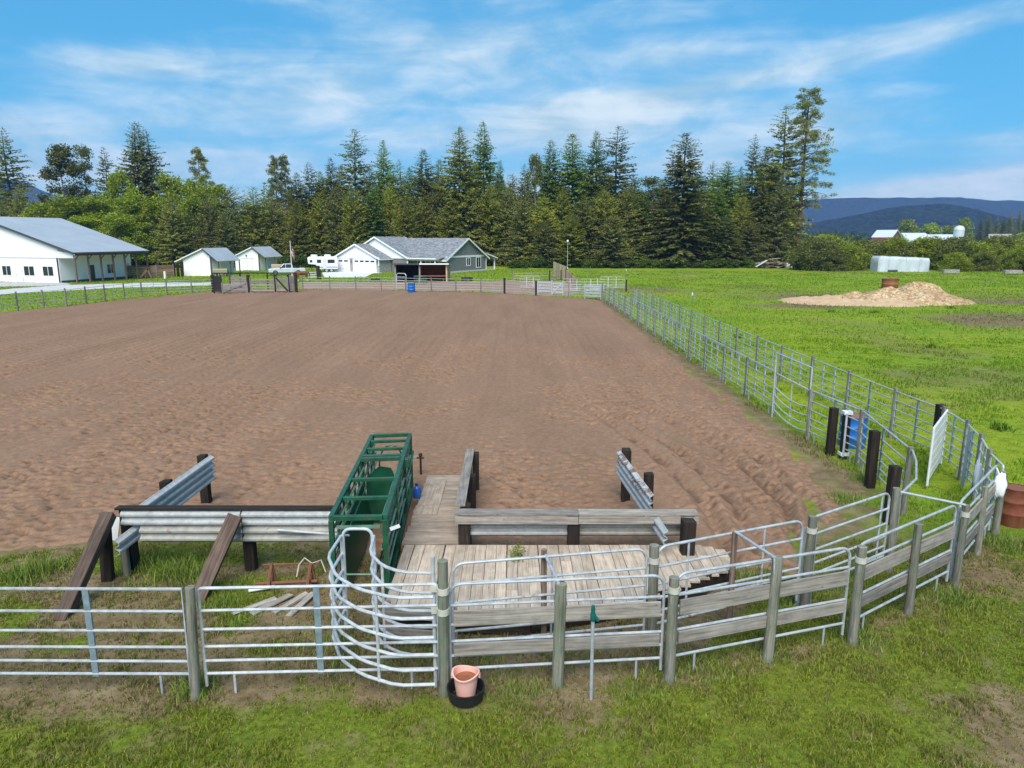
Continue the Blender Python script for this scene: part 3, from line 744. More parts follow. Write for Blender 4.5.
for i in range(1, len(POUT)):
    if i <= 7: post(POUT[i], 1.62, near_post[i - 1], 'post_wood', .065)
    elif pp is None: pp = post((0, 0), 1.6, 'grey wooden post in the straight pasture side fence beyond the blue barrel', 'post_wood', .06, 'posts along the pasture side of the alley'); pp.location = (*POUT[i], 0)
    else: copy_thing(pp, (*POUT[i], 0), random.uniform(0, 6))
# ------------------------------------------------ inner fence beside the arena
PINN = [(8.25, 14.95), (8.85, 15.35), (9.5, 18.9), (9.18, 21.5), (9.2, 24.6)]
y = 24.6
while y < 69: y += 3.02; PINN.append((9.2 - (y - 24.6) * .004, y))
nl = {2: 'pipe panel between the three black ties and the blue barrel', 3: 'short pipe panel in front of the blue barrel'}
proto = None
for i in range(2, len(PINN)):
    a, b = PINN[i - 1], PINN[i]; u = (vec(b) - vec(a)).normalized()
    if i in nl: panel(vec(a) + u * .06, vec(b) - u * .06, nl[i], mat='galvanized', corner=.05)
    elif i == 4:
        panel(vec(a) + u * .12, vec(b) - u * .08, 'pale pipe gate with bowed sagging rails in the arena side fence', 'gate', mat='bright_pipe', bmat='bright_pipe', brace='tube', corner=.05, name='pipe_gate', feet=False, sag=.13, zs=[.25, .5, .76, 1.04, 1.55])
    else:
        la = 'six rail pipe panel in the straight arena side fence beyond the bowed pipe gate'; gr = 'pipe panels along the arena side of the alley'
        ang = math.atan2(u.y, u.x); L = (vec(b) - vec(a)).length
        if proto is None: proto = panel((0, 0), (2.9, 0), la, group=gr, corner=.05, braces=(.34, .67), bmat='bright_pipe'); c = proto
        else: c = copy_thing(proto, (0, 0, 0))
        s = vec(a) + u * .06; c.location = s; c.rotation_euler = (0, 0, ang); c.scale = ((L - .12) / 2.9, 1, 1)
pl = ['post where the curved arena side fence ends by the lowest black tie', 'post with white collars between two black ties', 'post at the near end of the bowed pipe gate', 'post at the far end of the bowed pipe gate']
pp = None
for i in range(1, len(PINN)):
    if i <= 4: post(PINN[i], 1.62, pl[i - 1], 'post_wood', .068)
    elif pp is None: pp = post((0, 0), 1.6, 'grey wooden post in the straight arena side fence beyond the bowed pipe gate', 'post_wood', .062, 'posts along the arena side of the alley'); pp.location = (*PINN[i], 0)
    else: copy_thing(pp, (*PINN[i], 0), random.uniform(0, 6))
# tall gate frame pipe at the bowed gate
r = thing('gate_pipe', (9.12, 24.45, 0), 'tall pale pipe frame at the far end of the bowed gate', 'pipe')
MB().tube([(9.12, 24.45, -.1), (9.12, 24.45, 2.3)], .028, 8).build('upright', 'bright_pipe', r, True)
MB().tube([(9.12, 24.45, 2.28), (9.16, 21.55, 2.28)], .024, 8).build('header', 'bright_pipe', r, True)
MB().tube([(9.16, 21.55, -.1), (9.16, 21.55, 2.3)], .028, 8).build('upright', 'bright_pipe', r, True)
# black railway ties against the arena side
for (px, py, ty, l) in [(829.5, 455, 408, 'thick black tie standing before the blue barrel'), (869.5, 487, 431, 'black tie in the middle of the three by the alley mouth'), (888.5, 523, 466, 'lowest black tie, touching the post at the alley mouth')]:
    g = G(px, py); post((g.x, g.y), ZT(px, ty, g.y), l, 'dark_tie', .10, square=True, cat='railway tie', name='railway_tie')
# ------------------------------------------------ inner fence of the narrow alley
il = {1: 'thin dark post on the deck edge under the second overhead bar', 2: 'grey post on the deck corner with a tan strap', 3: 'thin dark post carrying the upper end of the first overhead bar', 4: 'post with a pale strap where the swinging panel hinges past the deck', 5: 'post at the inner end of the overhead bar near the white gate'}
for i, l in il.items(): post(INN[i], 1.66, l, 'brown_timber' if i in (1, 3) else 'post_wood', .045 if i in (1, 3) else .075, strap=[1.42] if i in (2, 4) else None)
for a, b, l, ws in [(0, 2, 'pipe panel of the narrow alley running along the deck front', (.5,)), (2, 4, 'pipe panel of the narrow alley curving away past the deck corner', (.2, .72)), (4, 5, 'pipe panel rising from the strapped post to the black ties', (.9,))]:
    p, q, u = off(INN[a], INN[b], .09)
    panel(p + u * .1, q - u * .1, l, mat='old_pipe', bmat='old_pipe', brace='tube', braces=ws, corner=.17, feet=False)
q = thing('curved_pipe', vec(INN[5]), 'single bent pipe running from the inner overhead bar post to the black ties', 'pipe')
a, b = vec(INN[5]), vec(PINN[1]); MB().tube([a + Vector((.1, .1, 1.5)), a.lerp(b, .3) + Vector((.28, 0, 1.55)), a.lerp(b, .7) + Vector((.2, 0, 1.56)), b + Vector((.05, 0, 1.56))], .024, 8).build('bar', 'galvanized', q, True)
MB().tube([a + Vector((.12, .12, .15)), a + Vector((.12, .12, 1.5))], .024, 8).build('upright', 'galvanized', q, True)
for (a, b, z, l) in [(INN[5], OUT[7], 1.6, 'overhead pipe bar crossing the alley near the white gate'), (INN[3], OUT[4], 1.66, 'overhead pipe bar crossing the narrow alley past the deck'), (INN[1], OUT[2], 1.58, 'overhead pipe bar crossing the narrow alley at the deck front')]:
    a, b = vec(a), vec(b); e = Vector((0, 0, 1)); r = thing('overhead_bar', a + e * z, l, 'pipe bar')
    MB().tube([a + e * z, b + e * (z - .02)], .024, 8).build('bar', 'galvanized', r, True)
    MB().tube([b + e * (z - .02), b + e * (z - .25) + (b - a).normalized() * .02], .026, 8).build('drop_end', 'galvanized', r, True)
# double blue steel uprights at the hinge
r = thing('hinge_upright', (INN[4][0] - .1, INN[4][1] + .06, 0), 'pair of dark blue steel uprights beside the strapped post', 'upright')
for k in (-.09, .1): MB().beam((INN[4][0] + k, INN[4][1] + .09, -.1), (INN[4][0] + k, INN[4][1] + .09, 1.42), .07, .05, up=(0, 1, 0)).build('upright', 'blue_steel', r)
# low frame lying behind the boarded fence
g0 = G(770, 572, .1); r = thing('pipe_hurdle', G(735, 590, .08), 'flat pipe hurdle lying on the grass inside the bend', 'hurdle')
q = [G(700, 598, .08), G(800, 575, .08), G(818, 582, .08), G(722, 606, .08)]
MB().tube([tuple(v) for v in q], .025, 6, closed=True).build('pipe', 'galvanized', r, True)

# ------------------------------------------------ bow gate: two curved panels and the arch
def bow(pts, label, uprights, mat='bright_pipe'):
    pts = [Vector((p.x, p.y, 0)) for p in pts]; root = thing('bow_gate', pts[0], label, 'bow gate')
    zs = [.33, .55, .77, 1.02, 1.30, 1.6]; Z = Vector((0, 0, 1))
    # soften the corners a little
    sm = [pts[0]]
    for i in range(1, len(pts) - 1):
        a = (pts[i - 1] - pts[i]); b = (pts[i + 1] - pts[i])
        sm += [pts[i] + a * min(.28, .09 / a.length), pts[i] + b * min(.28, .09 / b.length)]
    sm.append(pts[-1])
    for z in zs: MB().tube([p + Z * z for p in sm], .024, 8).build('rail', mat, root, True)
    for p in uprights:
        MB().tube([Vector((p.x, p.y, -.05 if p is uprights[0] else .31)), Vector((p.x, p.y, 1.6))], .022, 8).build('upright', mat, root, True)
    return root
L = [G(x, y_, 1.6) for x, y_ in [(341, 536), (328, 556), (336, 576), (358, 589), (394, 598), (433, 597)]]
R_ = [G(x, y_, 1.6) for x, y_ in [(374, 536), (370, 553), (382, 565.5), (402, 572.5), (436, 573)]]
bow(L, 'white bent pipe panel bulging out on the side of the rusty frame', [L[0], (L[3] + L[4]) / 2, (L[1] + L[2]) / 2])
bow(R_, 'white bent pipe panel curving from the green chute to the deck front', [R_[0], R_[2]])
r = thing('pipe_arch', G(344, 536, 1.6) - Vector((0, 0, 1.6)), 'white rounded pipe arch at the mouth of the green chute', 'arch')
a, b = R_[0].copy(), L[0].copy(); a.z = b.z = 0; u = (a - b).normalized(); Z = Vector((0, 0, 1)); w = (a - b).length
MB().tube([b + Z * -.05 + u * .03, b + u * .03 + Z * 1.58] + arc(b + u * .15 + Z * 1.60, .12, PI, PI / 2, 4, u) + arc(a - u * .15 + Z * 1.6, .12, PI / 2, 0, 4, u) + [a - u * .03 + Z * 1.58, a - u * .03 + Z * -.05], .026, 8).build('hoop', 'bright_pipe', r, True)
MB().tube([b + Z * .95, a + Z * .95], .016, 6).build('crossbar', 'green_worn', r, True)
r = thing('end_upright', (A1.x - .13, A1.y + .16, 0), 'thin white pipe upright strapped to the green stained post', 'pipe')
MB().tube([(A1.x - .13, A1.y + .16, -.05), (A1.x - .13, A1.y + .16, 1.97)], .028, 8).build('upright', 'bright_pipe', r, True)
for z in (1.2, 1.52): MB().beam((A1.x - .16, A1.y + .1, z), (A1.x + .1, A1.y + .1, z), .03, .09).build('clamp', 'tan_strap', r)

# ------------------------------------------------ green roping chute
NL, NR, FL, FR = [G(px, py, 1.5) for px, py in [(331, 518), (385, 517), (372, 436), (410, 434.5)]]
for v in (NL, NR, FL, FR): v.z = 0
root = thing('cattle_chute', (NL + NR + FL + FR) / 4, 'long dark green steel cattle chute with open barred top beside the deck', 'cattle chute')
Z = Vector((0, 0, 1)); s = .085
def lerp(a, b, t): return a + (b - a) * t
TOPZ = 1.5
for a, b in ((NL, FL), (NR, FR)):
    MB().beam(a + Z * TOPZ, b + Z * TOPZ, s, s).build('top_rail', 'green_paint', root, bevel=.006)
    MB().beam(a + Z * .12, b + Z * .12, s, s).build('base_rail', 'green_paint', root, bevel=.006)
    for z in (.5, .74, .98, 1.24): MB().tube([lerp(a, b, .005) + Z * z, lerp(a, b, .995) + Z * z], .024, 8).build('side_rail', 'green_worn' if z < 1.1 else 'green_paint', root, True)
    for t in (0, .33, .68, 1.0):
        p = lerp(a, b, t); MB().beam(p + Z * 0, p + Z * (TOPZ - s / 2), s, s, up=(0, 1, 0)).build('upright', 'green_paint', root, bevel=.006)
for t, k in [(0, 1), (.18, .8), (.38, .8), (.60, 1.0), (.635, 1.0), (.78, .8), (.9, .8), (1, 1)]:
    a = lerp(NL, FL, t); b = lerp(NR, FR, t); u = (b - a).normalized()
    zz = TOPZ + (.06 if .55 < t < .64 else 0)
    MB().beam(a + u * s * .5 + Z * zz, b - u * s * .5 + Z * zz, s * k, s * k).build('cross_bar', 'green_paint', root, bevel=.006)
# inner longitudinal bars
for a, b, sg in ((NL, FL, 1), (NR, FR, -1)):
    u = (NR - NL).normalized() * sg
    for z in (.62, .86, 1.12, 1.36): MB().tube([lerp(a, b, .02) + u * .09 + Z * z, lerp(a, b, .98) + u * .09 + Z * z], .022, 6).build('inner_bar', 'green_worn' if z > .8 else 'green_paint', root, True)
    for t in (.1, .2, .44, .55, .8, .9): p = lerp(a, b, t) + u * .03; MB().tube([p + Z * .15, p + Z * 1.46], .024, 6).build('side_bar', 'green_paint', root, True)
# slanted inner sheets and the head gate
for a, b, sgn in ((NL, FL, 1), (NR, FR, -1)):
    u = ((NR - NL).normalized()) * sgn
    q = [lerp(a, b, .02) + u * .06 + Z * 1.02, lerp(a, b, .60) + u * .06 + Z * 1.02, lerp(a, b, .60) + u * .27 + Z * .15, lerp(a, b, .02) + u * .27 + Z * .15]
    MB().slab(q, .012).build('side_sheet', 'green_sheet', root)
MB().beam(lerp(NL, NR, .1) + Z * 1.33, lerp(NL, NR, .9) + Z * 1.33, .05, .05).build('mouth_bar', 'green_worn', root)
MB().beam(lerp(NL, NR, 1.1) + Z * 1.30 + Vector((0, -.055, 0)), lerp(NL, NR, 1.28) + Z * 1.36 + Vector((0, -.055, 0)), .02, .06).build('white_tag', 'white_paint', root)
m = MB(); c0 = lerp(lerp(NL, NR, .5), lerp(FL, FR, .5), .62)
m.extrude([(-.34, .1), (.34, .1), (.34, 1.0), (.2, 1.32), (-.05, 1.36), (-.34, 1.1)], c0, (1, 0, 0), (0, 0, 1), (0, .03, 0)); m.build('head_gate', 'green_sheet', root)
c1 = lerp(lerp(NL, NR, .5), lerp(FL, FR, .5), .985)
m = MB(); m.tube([c1 + Vector((.30 * math.cos(t), 0, .78 + .5 * math.sin(t))) for t in np.linspace(0, 2 * PI, 17)[:-1]], .022, 6, closed=True); m.build('nose_hoop', 'green_paint', root, True)
c2 = lerp(NR, FR, .64)
MB().tube([c2 + Vector((.03, 0, 1.0)), c2 + Vector((.16, .2, 1.35)), c2 + Vector((.1, .9, 1.38))], .022, 6).build('latch_lever', 'green_paint', root, True)
MB().box(c2 + Vector((.06, -.02, 1.4)), (.14, .16, .2)).build('latch_box', 'green_paint', root, bevel=.01)

# ------------------------------------------------ deck
DZ = .35
root = thing('wooden_deck', (1.0, 12, 0), 'low weathered plank deck with a walkway running along the green chute', 'deck')
def front_y(x):
    return float(np.interp(x, [-2.2, .3, 2.2, 3.4, 4.4], [10.35, 10.3, 10.9, 11.6, 12.45]))
m = MB(); x = -1.98
while x < 4.1:
    w = .190; y0 = front_y(x) + random.uniform(-.04, .04); y1 = 13.0 if x < 3.62 else 13.0 - (x - 3.6) * .55
    if y1 - y0 > .15:
        if random.random() < .45:
            c = random.uniform(y0 + .8, y1 - .5)
            if c > y0 + .3 and c < y1 - .2:
                m.beam((x, y0, DZ - .02 + random.uniform(-.006, .006)), (x, c - .006, DZ - .02 + random.uniform(-.006, .006)), w, .04, jit=.003); y0 = c
        m.beam((x, y0, DZ - .02 + random.uniform(-.006, .006)), (x + random.uniform(-.01, .01), y1, DZ - .02 + random.uniform(-.006, .006)), w, .04, jit=.003)
    x += .198
m.build('planks', 'deck_plank', root, bevel=.003)
m = MB(); y = 13.12
while y < 17.15:
    sl = .10 * max(0, (y - 13.3) / 4); a = -2.12 + random.uniform(-.03, .02); b = -1.03 + random.uniform(-.015, .01)
    if y > 16.75: b -= .12; a += .02
    m.beam((a, y, DZ - .015 + random.uniform(-.005, .005)), (b, y, DZ - .015 + random.uniform(-.005, .005)), .138, .04, jit=.003); y += .146
m.build('walkway_planks', 'deck_plank', root, bevel=.003)
m = MB()
m.beam((-1.84, 15.05, DZ + .018), (-1.84, 16.7, DZ + .018), .48, .016); m.build('plywood_hatch', 'deck_plank', root, bevel=.002)
m = MB(); m.beam((-1.86, 14.5, DZ + .018), (-1.86, 15.02, DZ + .018), .5, .016); m.build('plywood_hatch', 'deck_plank', root, bevel=.002)
m = MB()
for yy in (11.2, 12.0, 12.8): m.beam((-1.98, yy, DZ - .13), (3.3 if yy < 12 else 3.9, yy, DZ - .13), .06, .16)
for xx in (-2.0, -1.15): m.beam((xx, 13.1, DZ - .13), (xx, 17.0, DZ - .13), .07, .16)
m.build('joists', 'dark_tie', root)
fx = [-2.05, .3, 2.2, 3.4, 4.05]
for a, b in zip(fx[:-1], fx[1:]):
    MB().beam((a + .01, front_y(a) + .06, DZ - .13), (b - .01, front_y(b) + .06, DZ - .185), .04, .29).build('shade_board', 'dark_tie', root)  # dark boards stand in for the shade under the open deck front
for (xx, yy) in [(-1.9, 10.75), (.2, 10.75), (2.1, 11.25), (3.4, 12.0), (-2.0, 16.9), (-1.15, 16.9), (-1.15, 13.2)]:
    MB().beam((xx, yy, -.1), (xx, yy, DZ - .22), .12, .12, up=(0, 1, 0)).build('stub_post', 'dark_tie', root)
# loose boards stood against the front of the deck, by the bow gate
for z, l in ((.22, 'lower'), (.52, 'upper')):
    p = G(415, 640); MB()
q = thing('kick_board', (-1.55, 10.05, 0), 'pair of pale boards fixed low behind the end of the bow gate', 'board')
for z in (.62, .25): MB().beam((-1.95, 10.0, z), (-.82, 9.86, z), .035, .2).build('board', 'weathered_plank', q, bevel=.004)
MB().beam((-1.9, 10.06, 0), (-1.9, 10.06, .75), .09, .06, up=(0, 1, 0)).build('cleat', 'rust_board', q)
MB().beam((-.9, 9.94, 0), (-.9, 9.94, .75), .09, .06, up=(0, 1, 0)).build('cleat', 'rust_board', q)

# ------------------------------------------------ guard rails
WP = [(.0, -.155), (.006, -.15), (.02, -.135), (.075, -.105), (.08, -.095), (.08, -.06), (.075, -.05), (.02, -.02), (.012, 0), (.02, .02), (.075, .05), (.08, .06), (.08, .095), (.075, .105), (.02, .135), (.006, .15), (.0, .155)]
WPROF = [(a, b) for a, b in WP] + [(a - .009, b) for a, b in reversed(WP)]
def wbeam(m, p0, p1, zc, side, z1=None):
    p0 = Vector((p0[0], p0[1], zc)); p1 = Vector((p1[0], p1[1], zc if z1 is None else z1)); d = (p1 - p0); u = d.normalized()
    n = Vector((-u.y, u.x, 0)).normalized() * side
    m.extrude(WPROF, p0, n, Vector((0, 0, 1)), d); return m
def timber(p0, p1, w, h, mat='dark_tie', up=(0, 1, 0), bevel=.012):
    return MB().beam(p0, p1, w, h, up=up, jit=.01), mat, bevel
def part(root, name, tb): return tb[0].build(name, tb[1], root, bevel=tb[2])

# bench height barrier on the deck: cap boards on black ties, one steel beam between them
root = thing('deck_barrier', (1.2, 13.25, 0), 'grey plank capped barrier with steel guard rail at the back of the deck', 'barrier')
for x, t in ((-.93, 'tie'), (1.2, 'tie'), (3.42, 'tie')): part(root, 'tie', timber((x, 13.14, 0), (x, 13.14, .92), .24, .2))
for a, b in ((-1.1, 1.28), (1.285, 3.6)):
    MB().beam((a, 13.17, .955), (b, 13.17, .95), .26, .045, jit=.003).build('cap_board', 'weathered_plank', root, bevel=.005)
    MB().beam((a, 13.025, .845), (b, 13.025, .84), .04, .15, jit=.003).build('face_board', 'weathered_plank', root, bevel=.005)
wbeam(MB(), (-1.0, 13.255), (1.2, 13.255), .58, -1).build('guard_rail', 'guard_steel', root)
wbeam(MB(), (1.21, 13.265), (3.4, 13.265), .58, -1).build('guard_rail', 'dull_guard', root)
# its wing along the walkway
root = thing('walkway_barrier', (-.95, 15.2, 0), 'plank capped barrier running out into the arena beside the walkway', 'barrier')
MB().beam((-1.02, 13.36, 1.02), (-1.03, 17.1, 1.03), .2, .05, jit=.004).build('cap_board', 'weathered_plank', root, bevel=.005)
for yy in (13.5, 15.3, 17.0): part(root, 'tie', timber((-.9, yy, -.2), (-.9, yy, .99), .16, .2))
for z in (.28, .52, .76): MB().beam((-1.02, 13.38, z), (-1.02, 17.05, z), .05, .2).build('side_board', 'brown_timber', root)
# slanting steel wing, barrel side of the deck
root = thing('guard_rail_wing', (2.85, 14.5, 0), 'rust streaked double guard rail slanting out from the end of the deck', 'guard rail')
wbeam(MB(), (2.56, 16.35), (2.78, 13.36), 1.08, -1).build('rail', 'rusty_guard', root)
wbeam(MB(), (2.56, 16.35), (2.86, 12.35), .76, -1).build('rail', 'guard_steel', root)
part(root, 'tie', timber((2.7, 16.25, -.2), (2.7, 16.25, 1.3), .2, .22)); part(root, 'tie', timber((2.98, 14.9, -.2), (2.98, 14.9, 1.16), .2, .2)); part(root, 'tie', timber((3.3, 12.62, 0), (3.3, 12.62, 1.02), .24, .22))
# left barrier: double steel rail on ties with leaning braces
YB = 12.5
root = thing('guard_rail_barrier', (-5.2, YB, 0), 'double steel guard rail on brown timbers with two leaning braces, left of the green chute', 'guard rail')
wbeam(MB(), (-7.2, YB), (-5.0, YB), 1.11, -1).build('rail', 'guard_steel', root); wbeam(MB(), (-6.88, YB), (-5.0, YB), .79, -1).build('rail', 'dull_guard', root)
wbeam(MB(), (-4.97, YB - .01), (-3.22, YB - .01), 1.11, -1).build('rail', 'guard_steel', root); wbeam(MB(), (-4.97, YB - .01), (-3.22, YB - .01), .79, -1).build('rail', 'dull_guard', root)
for x in (-7.2, -4.95, -3.3): part(root, 'tie', timber((x, YB + .16, -.2), (x, YB + .16, 1.26), .2, .2, 'brown_timber' if x > -4 else 'dark_tie'))
part(root, 'tie', timber((-7.45, YB - .26, -.2), (-7.38, YB - .26, 1.2), .2, .13, 'dark_tie'))
b0 = G(60, 620); b1 = G(192, 604)
part(root, 'brace', timber((b0.x, b0.y, -.05), (-7.32, YB - .2, 1.27), .22, .2, 'brown_timber')); part(root, 'brace', timber((b1.x + .02, b1.y + .1, -.05), (-5.02, YB - .22, 1.24), .24, .17, 'brown_timber'))
MB().beam((-7.3, YB + .03, 1.295), (-3.25, YB + .03, 1.29), .17, .04).build('cap_board', 'dark_tie', root, bevel=.004)
f0 = G(207, 505); f0.x -= .05
root = thing('guard_rail_wing', (-6.4, 14, 0), 'clean double guard rail slanting away behind the left barrier', 'guard rail')
fx_, fy_ = XT(212, 468, 16.0), 16.0; nx_, ny_ = XT(115, 549, 11.9), 11.9
wbeam(MB(), (lerp(Vector((nx_, ny_)), Vector((fx_, fy_)), .2)), (fx_, fy_), 1.08, -1).build('rail', 'guard_steel', root)
wbeam(MB(), (nx_, ny_), (fx_, fy_), .77, -1).build('rail', 'guard_steel', root)
part(root, 'tie', timber((fx_ - .22, fy_ + .05, -.2), (fx_ - .22, fy_ + .05, 1.22), .2, .2)); mid = lerp(Vector((nx_, ny_)), Vector((fx_, fy_)), .55)
part(root, 'tie', timber((mid.x - .2, mid.y + .1, -.2), (mid.x - .2, mid.y + .1, 1.22), .2, .2)); part(root, 'tie', timber((nx_ - .12, ny_ + .5, -.2), (nx_ - .12, ny_ + .5, .8), .11, .11, 'post_wood'))
q = thing('tin_sheet', (-7.65, 12.75, 0), 'small scrap of pale tin behind the leaning brace', 'tin sheet')
MB().beam((-7.66, 12.8, .55), (-7.56, 12.8, 1.02), .3, .02, up=(0, 1, 0)).build('sheet', 'white_paint', q)
# ------------------------------------------------ small things near the camera
c = G(466, 699)
r = thing('rubber_tub', c, 'shallow black rubber feed tub holding the pink bucket', 'feed tub')
MB().lathe([(.20, 0), (.235, .03), (.25, .17), (.262, .18), (.262, .2), (.245, .2), (.23, .17), (.215, .05), (0, .045)], c, 28).build('bowl', 'black_rubber', r, True)
c = c + Vector((0, .02, .05))
r = thing('pink_bucket', c, 'pale pink bucket of rusty water sitting in the black tub', 'bucket')
m = MB(); m.lathe([(.115, 0), (.13, .01), (.155, .2), (.165, .31), (.188, .325), (.192, .345), (.18, .35), (.168, .345), (.158, .3), (.13, .02)], c, 32)
m.v = [(x, y_, z + (.022 * math.cos(2 * math.atan2(y_ - c.y, x - c.x) + .6) if z > c.z + .28 else 0)) for x, y_, z in m.v]
m.build('pail', 'pink_plastic', r, True)
MB().lathe([(0, .258), (.152, .26)], c, 24, caps=False).build('water', 'murky_water', r)
for s_ in (-1, 1): MB().box(c + Vector((s_ * .185, 0, .30)), (.03, .05, .06)).build('ear', 'pink_plastic', r, bevel=.006)
c = G(591, 699); r = thing('standpipe', c, 'thin grey water standpipe with a teal green cap in front of the boarded fence', 'standpipe')
zt = ZT(590, 606, c.y)
MB().tube([c + Vector((0, 0, -.1)), c + Vector((0, .01, zt - .2))], .024, 8).build('pipe', 'galvanized', r, True)
MB().lathe([(.03, 0), (.036, .02), (.036, .1), (.026, .13), (.03, .16), (.022, .22), (0, .225)], c + Vector((0, .01, zt - .22)), 12).build('cap', 'green_cap', r, True)
MB().beam(c + Vector((-.0, .01, zt - .12)), c + Vector((.075, -.03, zt - .2)), .03, .03).build('spout', 'green_cap', r)
c = G(417, 499, DZ) + Vector((0, 0, .028)); r = thing('blue_jug', c, 'small navy blue plastic jug standing on the deck walkway', 'jug')
MB().lathe([(.075, 0), (.085, .015), (.085, .2), (.07, .245), (.032, .275), (.032, .3)], c, 14, sq=.7).build('body', 'blue_plastic', r, True)
MB().lathe([(.036, 0), (.036, .04), (0, .045)], c + Vector((0, 0, .3)), 10).build('cap', 'navy_plastic', r, True)
MB().tube([c + Vector((.05, 0, .26)), c + Vector((.1, 0, .24)), c + Vector((.1, 0, .15)), c + Vector((.075, 0, .12))], .014, 6).build('handle', 'blue_plastic', r, True)
c = G(421, 476); r = thing('hand_valve', c, 'black iron valve handle on a short rod at the end of the walkway', 'valve')
MB().tube([c + Vector((0, 0, -.1)), c + Vector((0, 0, .56))], .028, 8).build('rod', 'black_iron', r, True)
MB().tube([c + Vector((-.1, 0, .5)), c + Vector((.1, 0, .5))], .025, 8).build('handle', 'black_iron', r, True)
MB().lathe([(.04, 0), (.055, .03), (.04, .08), (0, .1)], c + Vector((0, 0, .54)), 10).build('knob', 'black_iron', r, True)
# weed through the deck boards
c = G(517, 560, DZ); r = thing('deck_weed', c, 'leafy green weed growing up between the deck boards', 'weed')
P_ = np.zeros((160, 3)); P_[:, 0] = RNG.normal(0, .07, 160); P_[:, 1] = RNG.normal(0.06, .13, 160)
n = len(P_); a = RNG.uniform(0, 2 * PI, n); zz = RNG.uniform(.0, .24, n)
vs = []; fs = []
for i in range(n):
    b = Vector((P_[i, 0], P_[i, 1], zz[i])); d = Vector((math.cos(a[i]), math.sin(a[i]), random.uniform(-.2, .6))) * random.uniform(.03, .055); s_ = Vector((-d.y, d.x, 0)) * .45
    k = len(vs); vs += [b, b + d * .5 + s_, b + d, b + d * .5 - s_]; fs.append((k, k + 1, k + 2, k + 3))
link(raw_mesh('leaves', np.array([tuple(v) for v in vs]), np.array(fs), 'broad_leaves'), 'leaves', r)
m = MB()
for k in range(7): m.tube([c + Vector((random.uniform(-.04, .04), random.uniform(-.05, .1), -.03)), c + Vector((random.uniform(-.1, .1), random.uniform(-.1, .2), random.uniform(.1, .24)))], .005, 5)
m.build('stems', 'olive_needles', r)
# rusty harrow frame in the grass
c = G(290, 590); r = thing('harrow_frame', c, 'rusty iron harrow frame lying in the grass left of the bow gate', 'harrow')
def gz_(px, py, z): v = G(px, py, 0); v.z = z; return v
pts = {}
MB().tube([gz_(255, 588, .08), gz_(318, 586, .1)], .03, 8).build('bar', 'rust_iron', r, True)
MB().tube([gz_(264, 580, .3), gz_(320, 578, .3)], .02, 8).build('bar', 'rust_iron', r, True)
for px in (272, 311):
    MB().tube([gz_(px - 4, 590, .02), gz_(px + 1, 585, .42)], .03, 6).build('leg', 'rust_iron', r, True)
    MB().tube([gz_(px + 5, 584, .02), gz_(px + 1, 585, .42)], .025, 6).build('leg', 'rust_iron', r, True)
    MB().tube([gz_(px, 592, .05), gz_(px, 576, .05)], .02, 6).build('tine_bar', 'rust_iron', r, True)
q = thing('white_pipe', G(270, 592), 'short white plastic pipe lying beside the rusty harrow frame', 'pipe')
MB().tube([gz_(249, 594, .06), gz_(275, 591, .09)], .028, 8).build('tube', 'white_paint', q, True)
q = thing('tow_chain', G(302, 578), 'loose pale strap hung over the rusty harrow frame', 'strap')
MB().tube([gz_(297, 582, .1), gz_(300, 580, .3), gz_(306, 579, .42), gz_(313, 580, .33), gz_(322, 576, .32), gz_(326, 577, .1)], .013, 6).build('webbing', 'tan_strap', q, True)
for k, (x, y_, a) in enumerate([(255, 608, .5), (272, 606, .3), (291, 605, .15), (302, 606, -.1)]):
    g = G(x, y_); d = Vector((math.cos(1.2 - a), math.sin(1.2 - a), 0)) * .38
    l = ['broken pale board lying flat in the straw, nearest the leaning brace', 'split grey board lying in the straw below the white plastic pipe', 'broad broken board lying below the middle of the rusty harrow frame', 'thin board end lying below the loose strap'][k]
    q = thing('scrap_board', g, l, 'board'); MB().beam(g - d + Vector((0, 0, .03)), g + d + Vector((0, 0, .05)), .12, .025, jit=.012).build('plank', 'weathered_plank', q)
# pipes leaning along the barrier top
q = thing('loose_pipe', (-4, 12.3, .9), 'thin white pipe slung along the left barrier into the green chute', 'pipe')
MB().tube([(-4.3, 12.36, .93), (-2.9, 12.0, .98)], .022, 8).build('tube', 'bright_pipe', q, True)

# ------------------------------------------------ drums, gate and sacks
def drum(name, c, r_, h, mat, label, lidmat, cat='drum', tilt=None, lid='lid'):
    c = Vector(c); r = thing(name, c, label, cat)
    prof = [(r_ * .97, 0), (r_, .02), (r_, h * .31), (r_ * 1.035, h * .33), (r_ * 1.035, h * .35), (r_, h * .37), (r_, h * .63), (r_ * 1.035, h * .65), (r_ * 1.035, h * .67), (r_, h * .69), (r_, h - .02), (r_ * 1.02, h - .01), (r_ * 1.02, h), (r_ * .95, h), (r_ * .95, h - .03), (0, h - .03)]
    MB().lathe(prof, c, 26).build('body', mat, r, True)
    MB().lathe([(r_ * .93, h - .028), (r_ * .93, h - .012), (r_ * .2, h - .008), (0, h - .006)], c, 24).build(lid, lidmat, r, True)
    return r
g = G(1011, 527); d_ = drum('oil_drum', (10.98, g.y + .15, 0), .27, .86, 'drum_red', 'rusty red steel drum outside the bend of the alley fence', 'rust_iron')
q = thing('white_sack', (10.62, g.y - .18, .9), 'crumpled white sack hung on the post beside the red drum', 'sack')
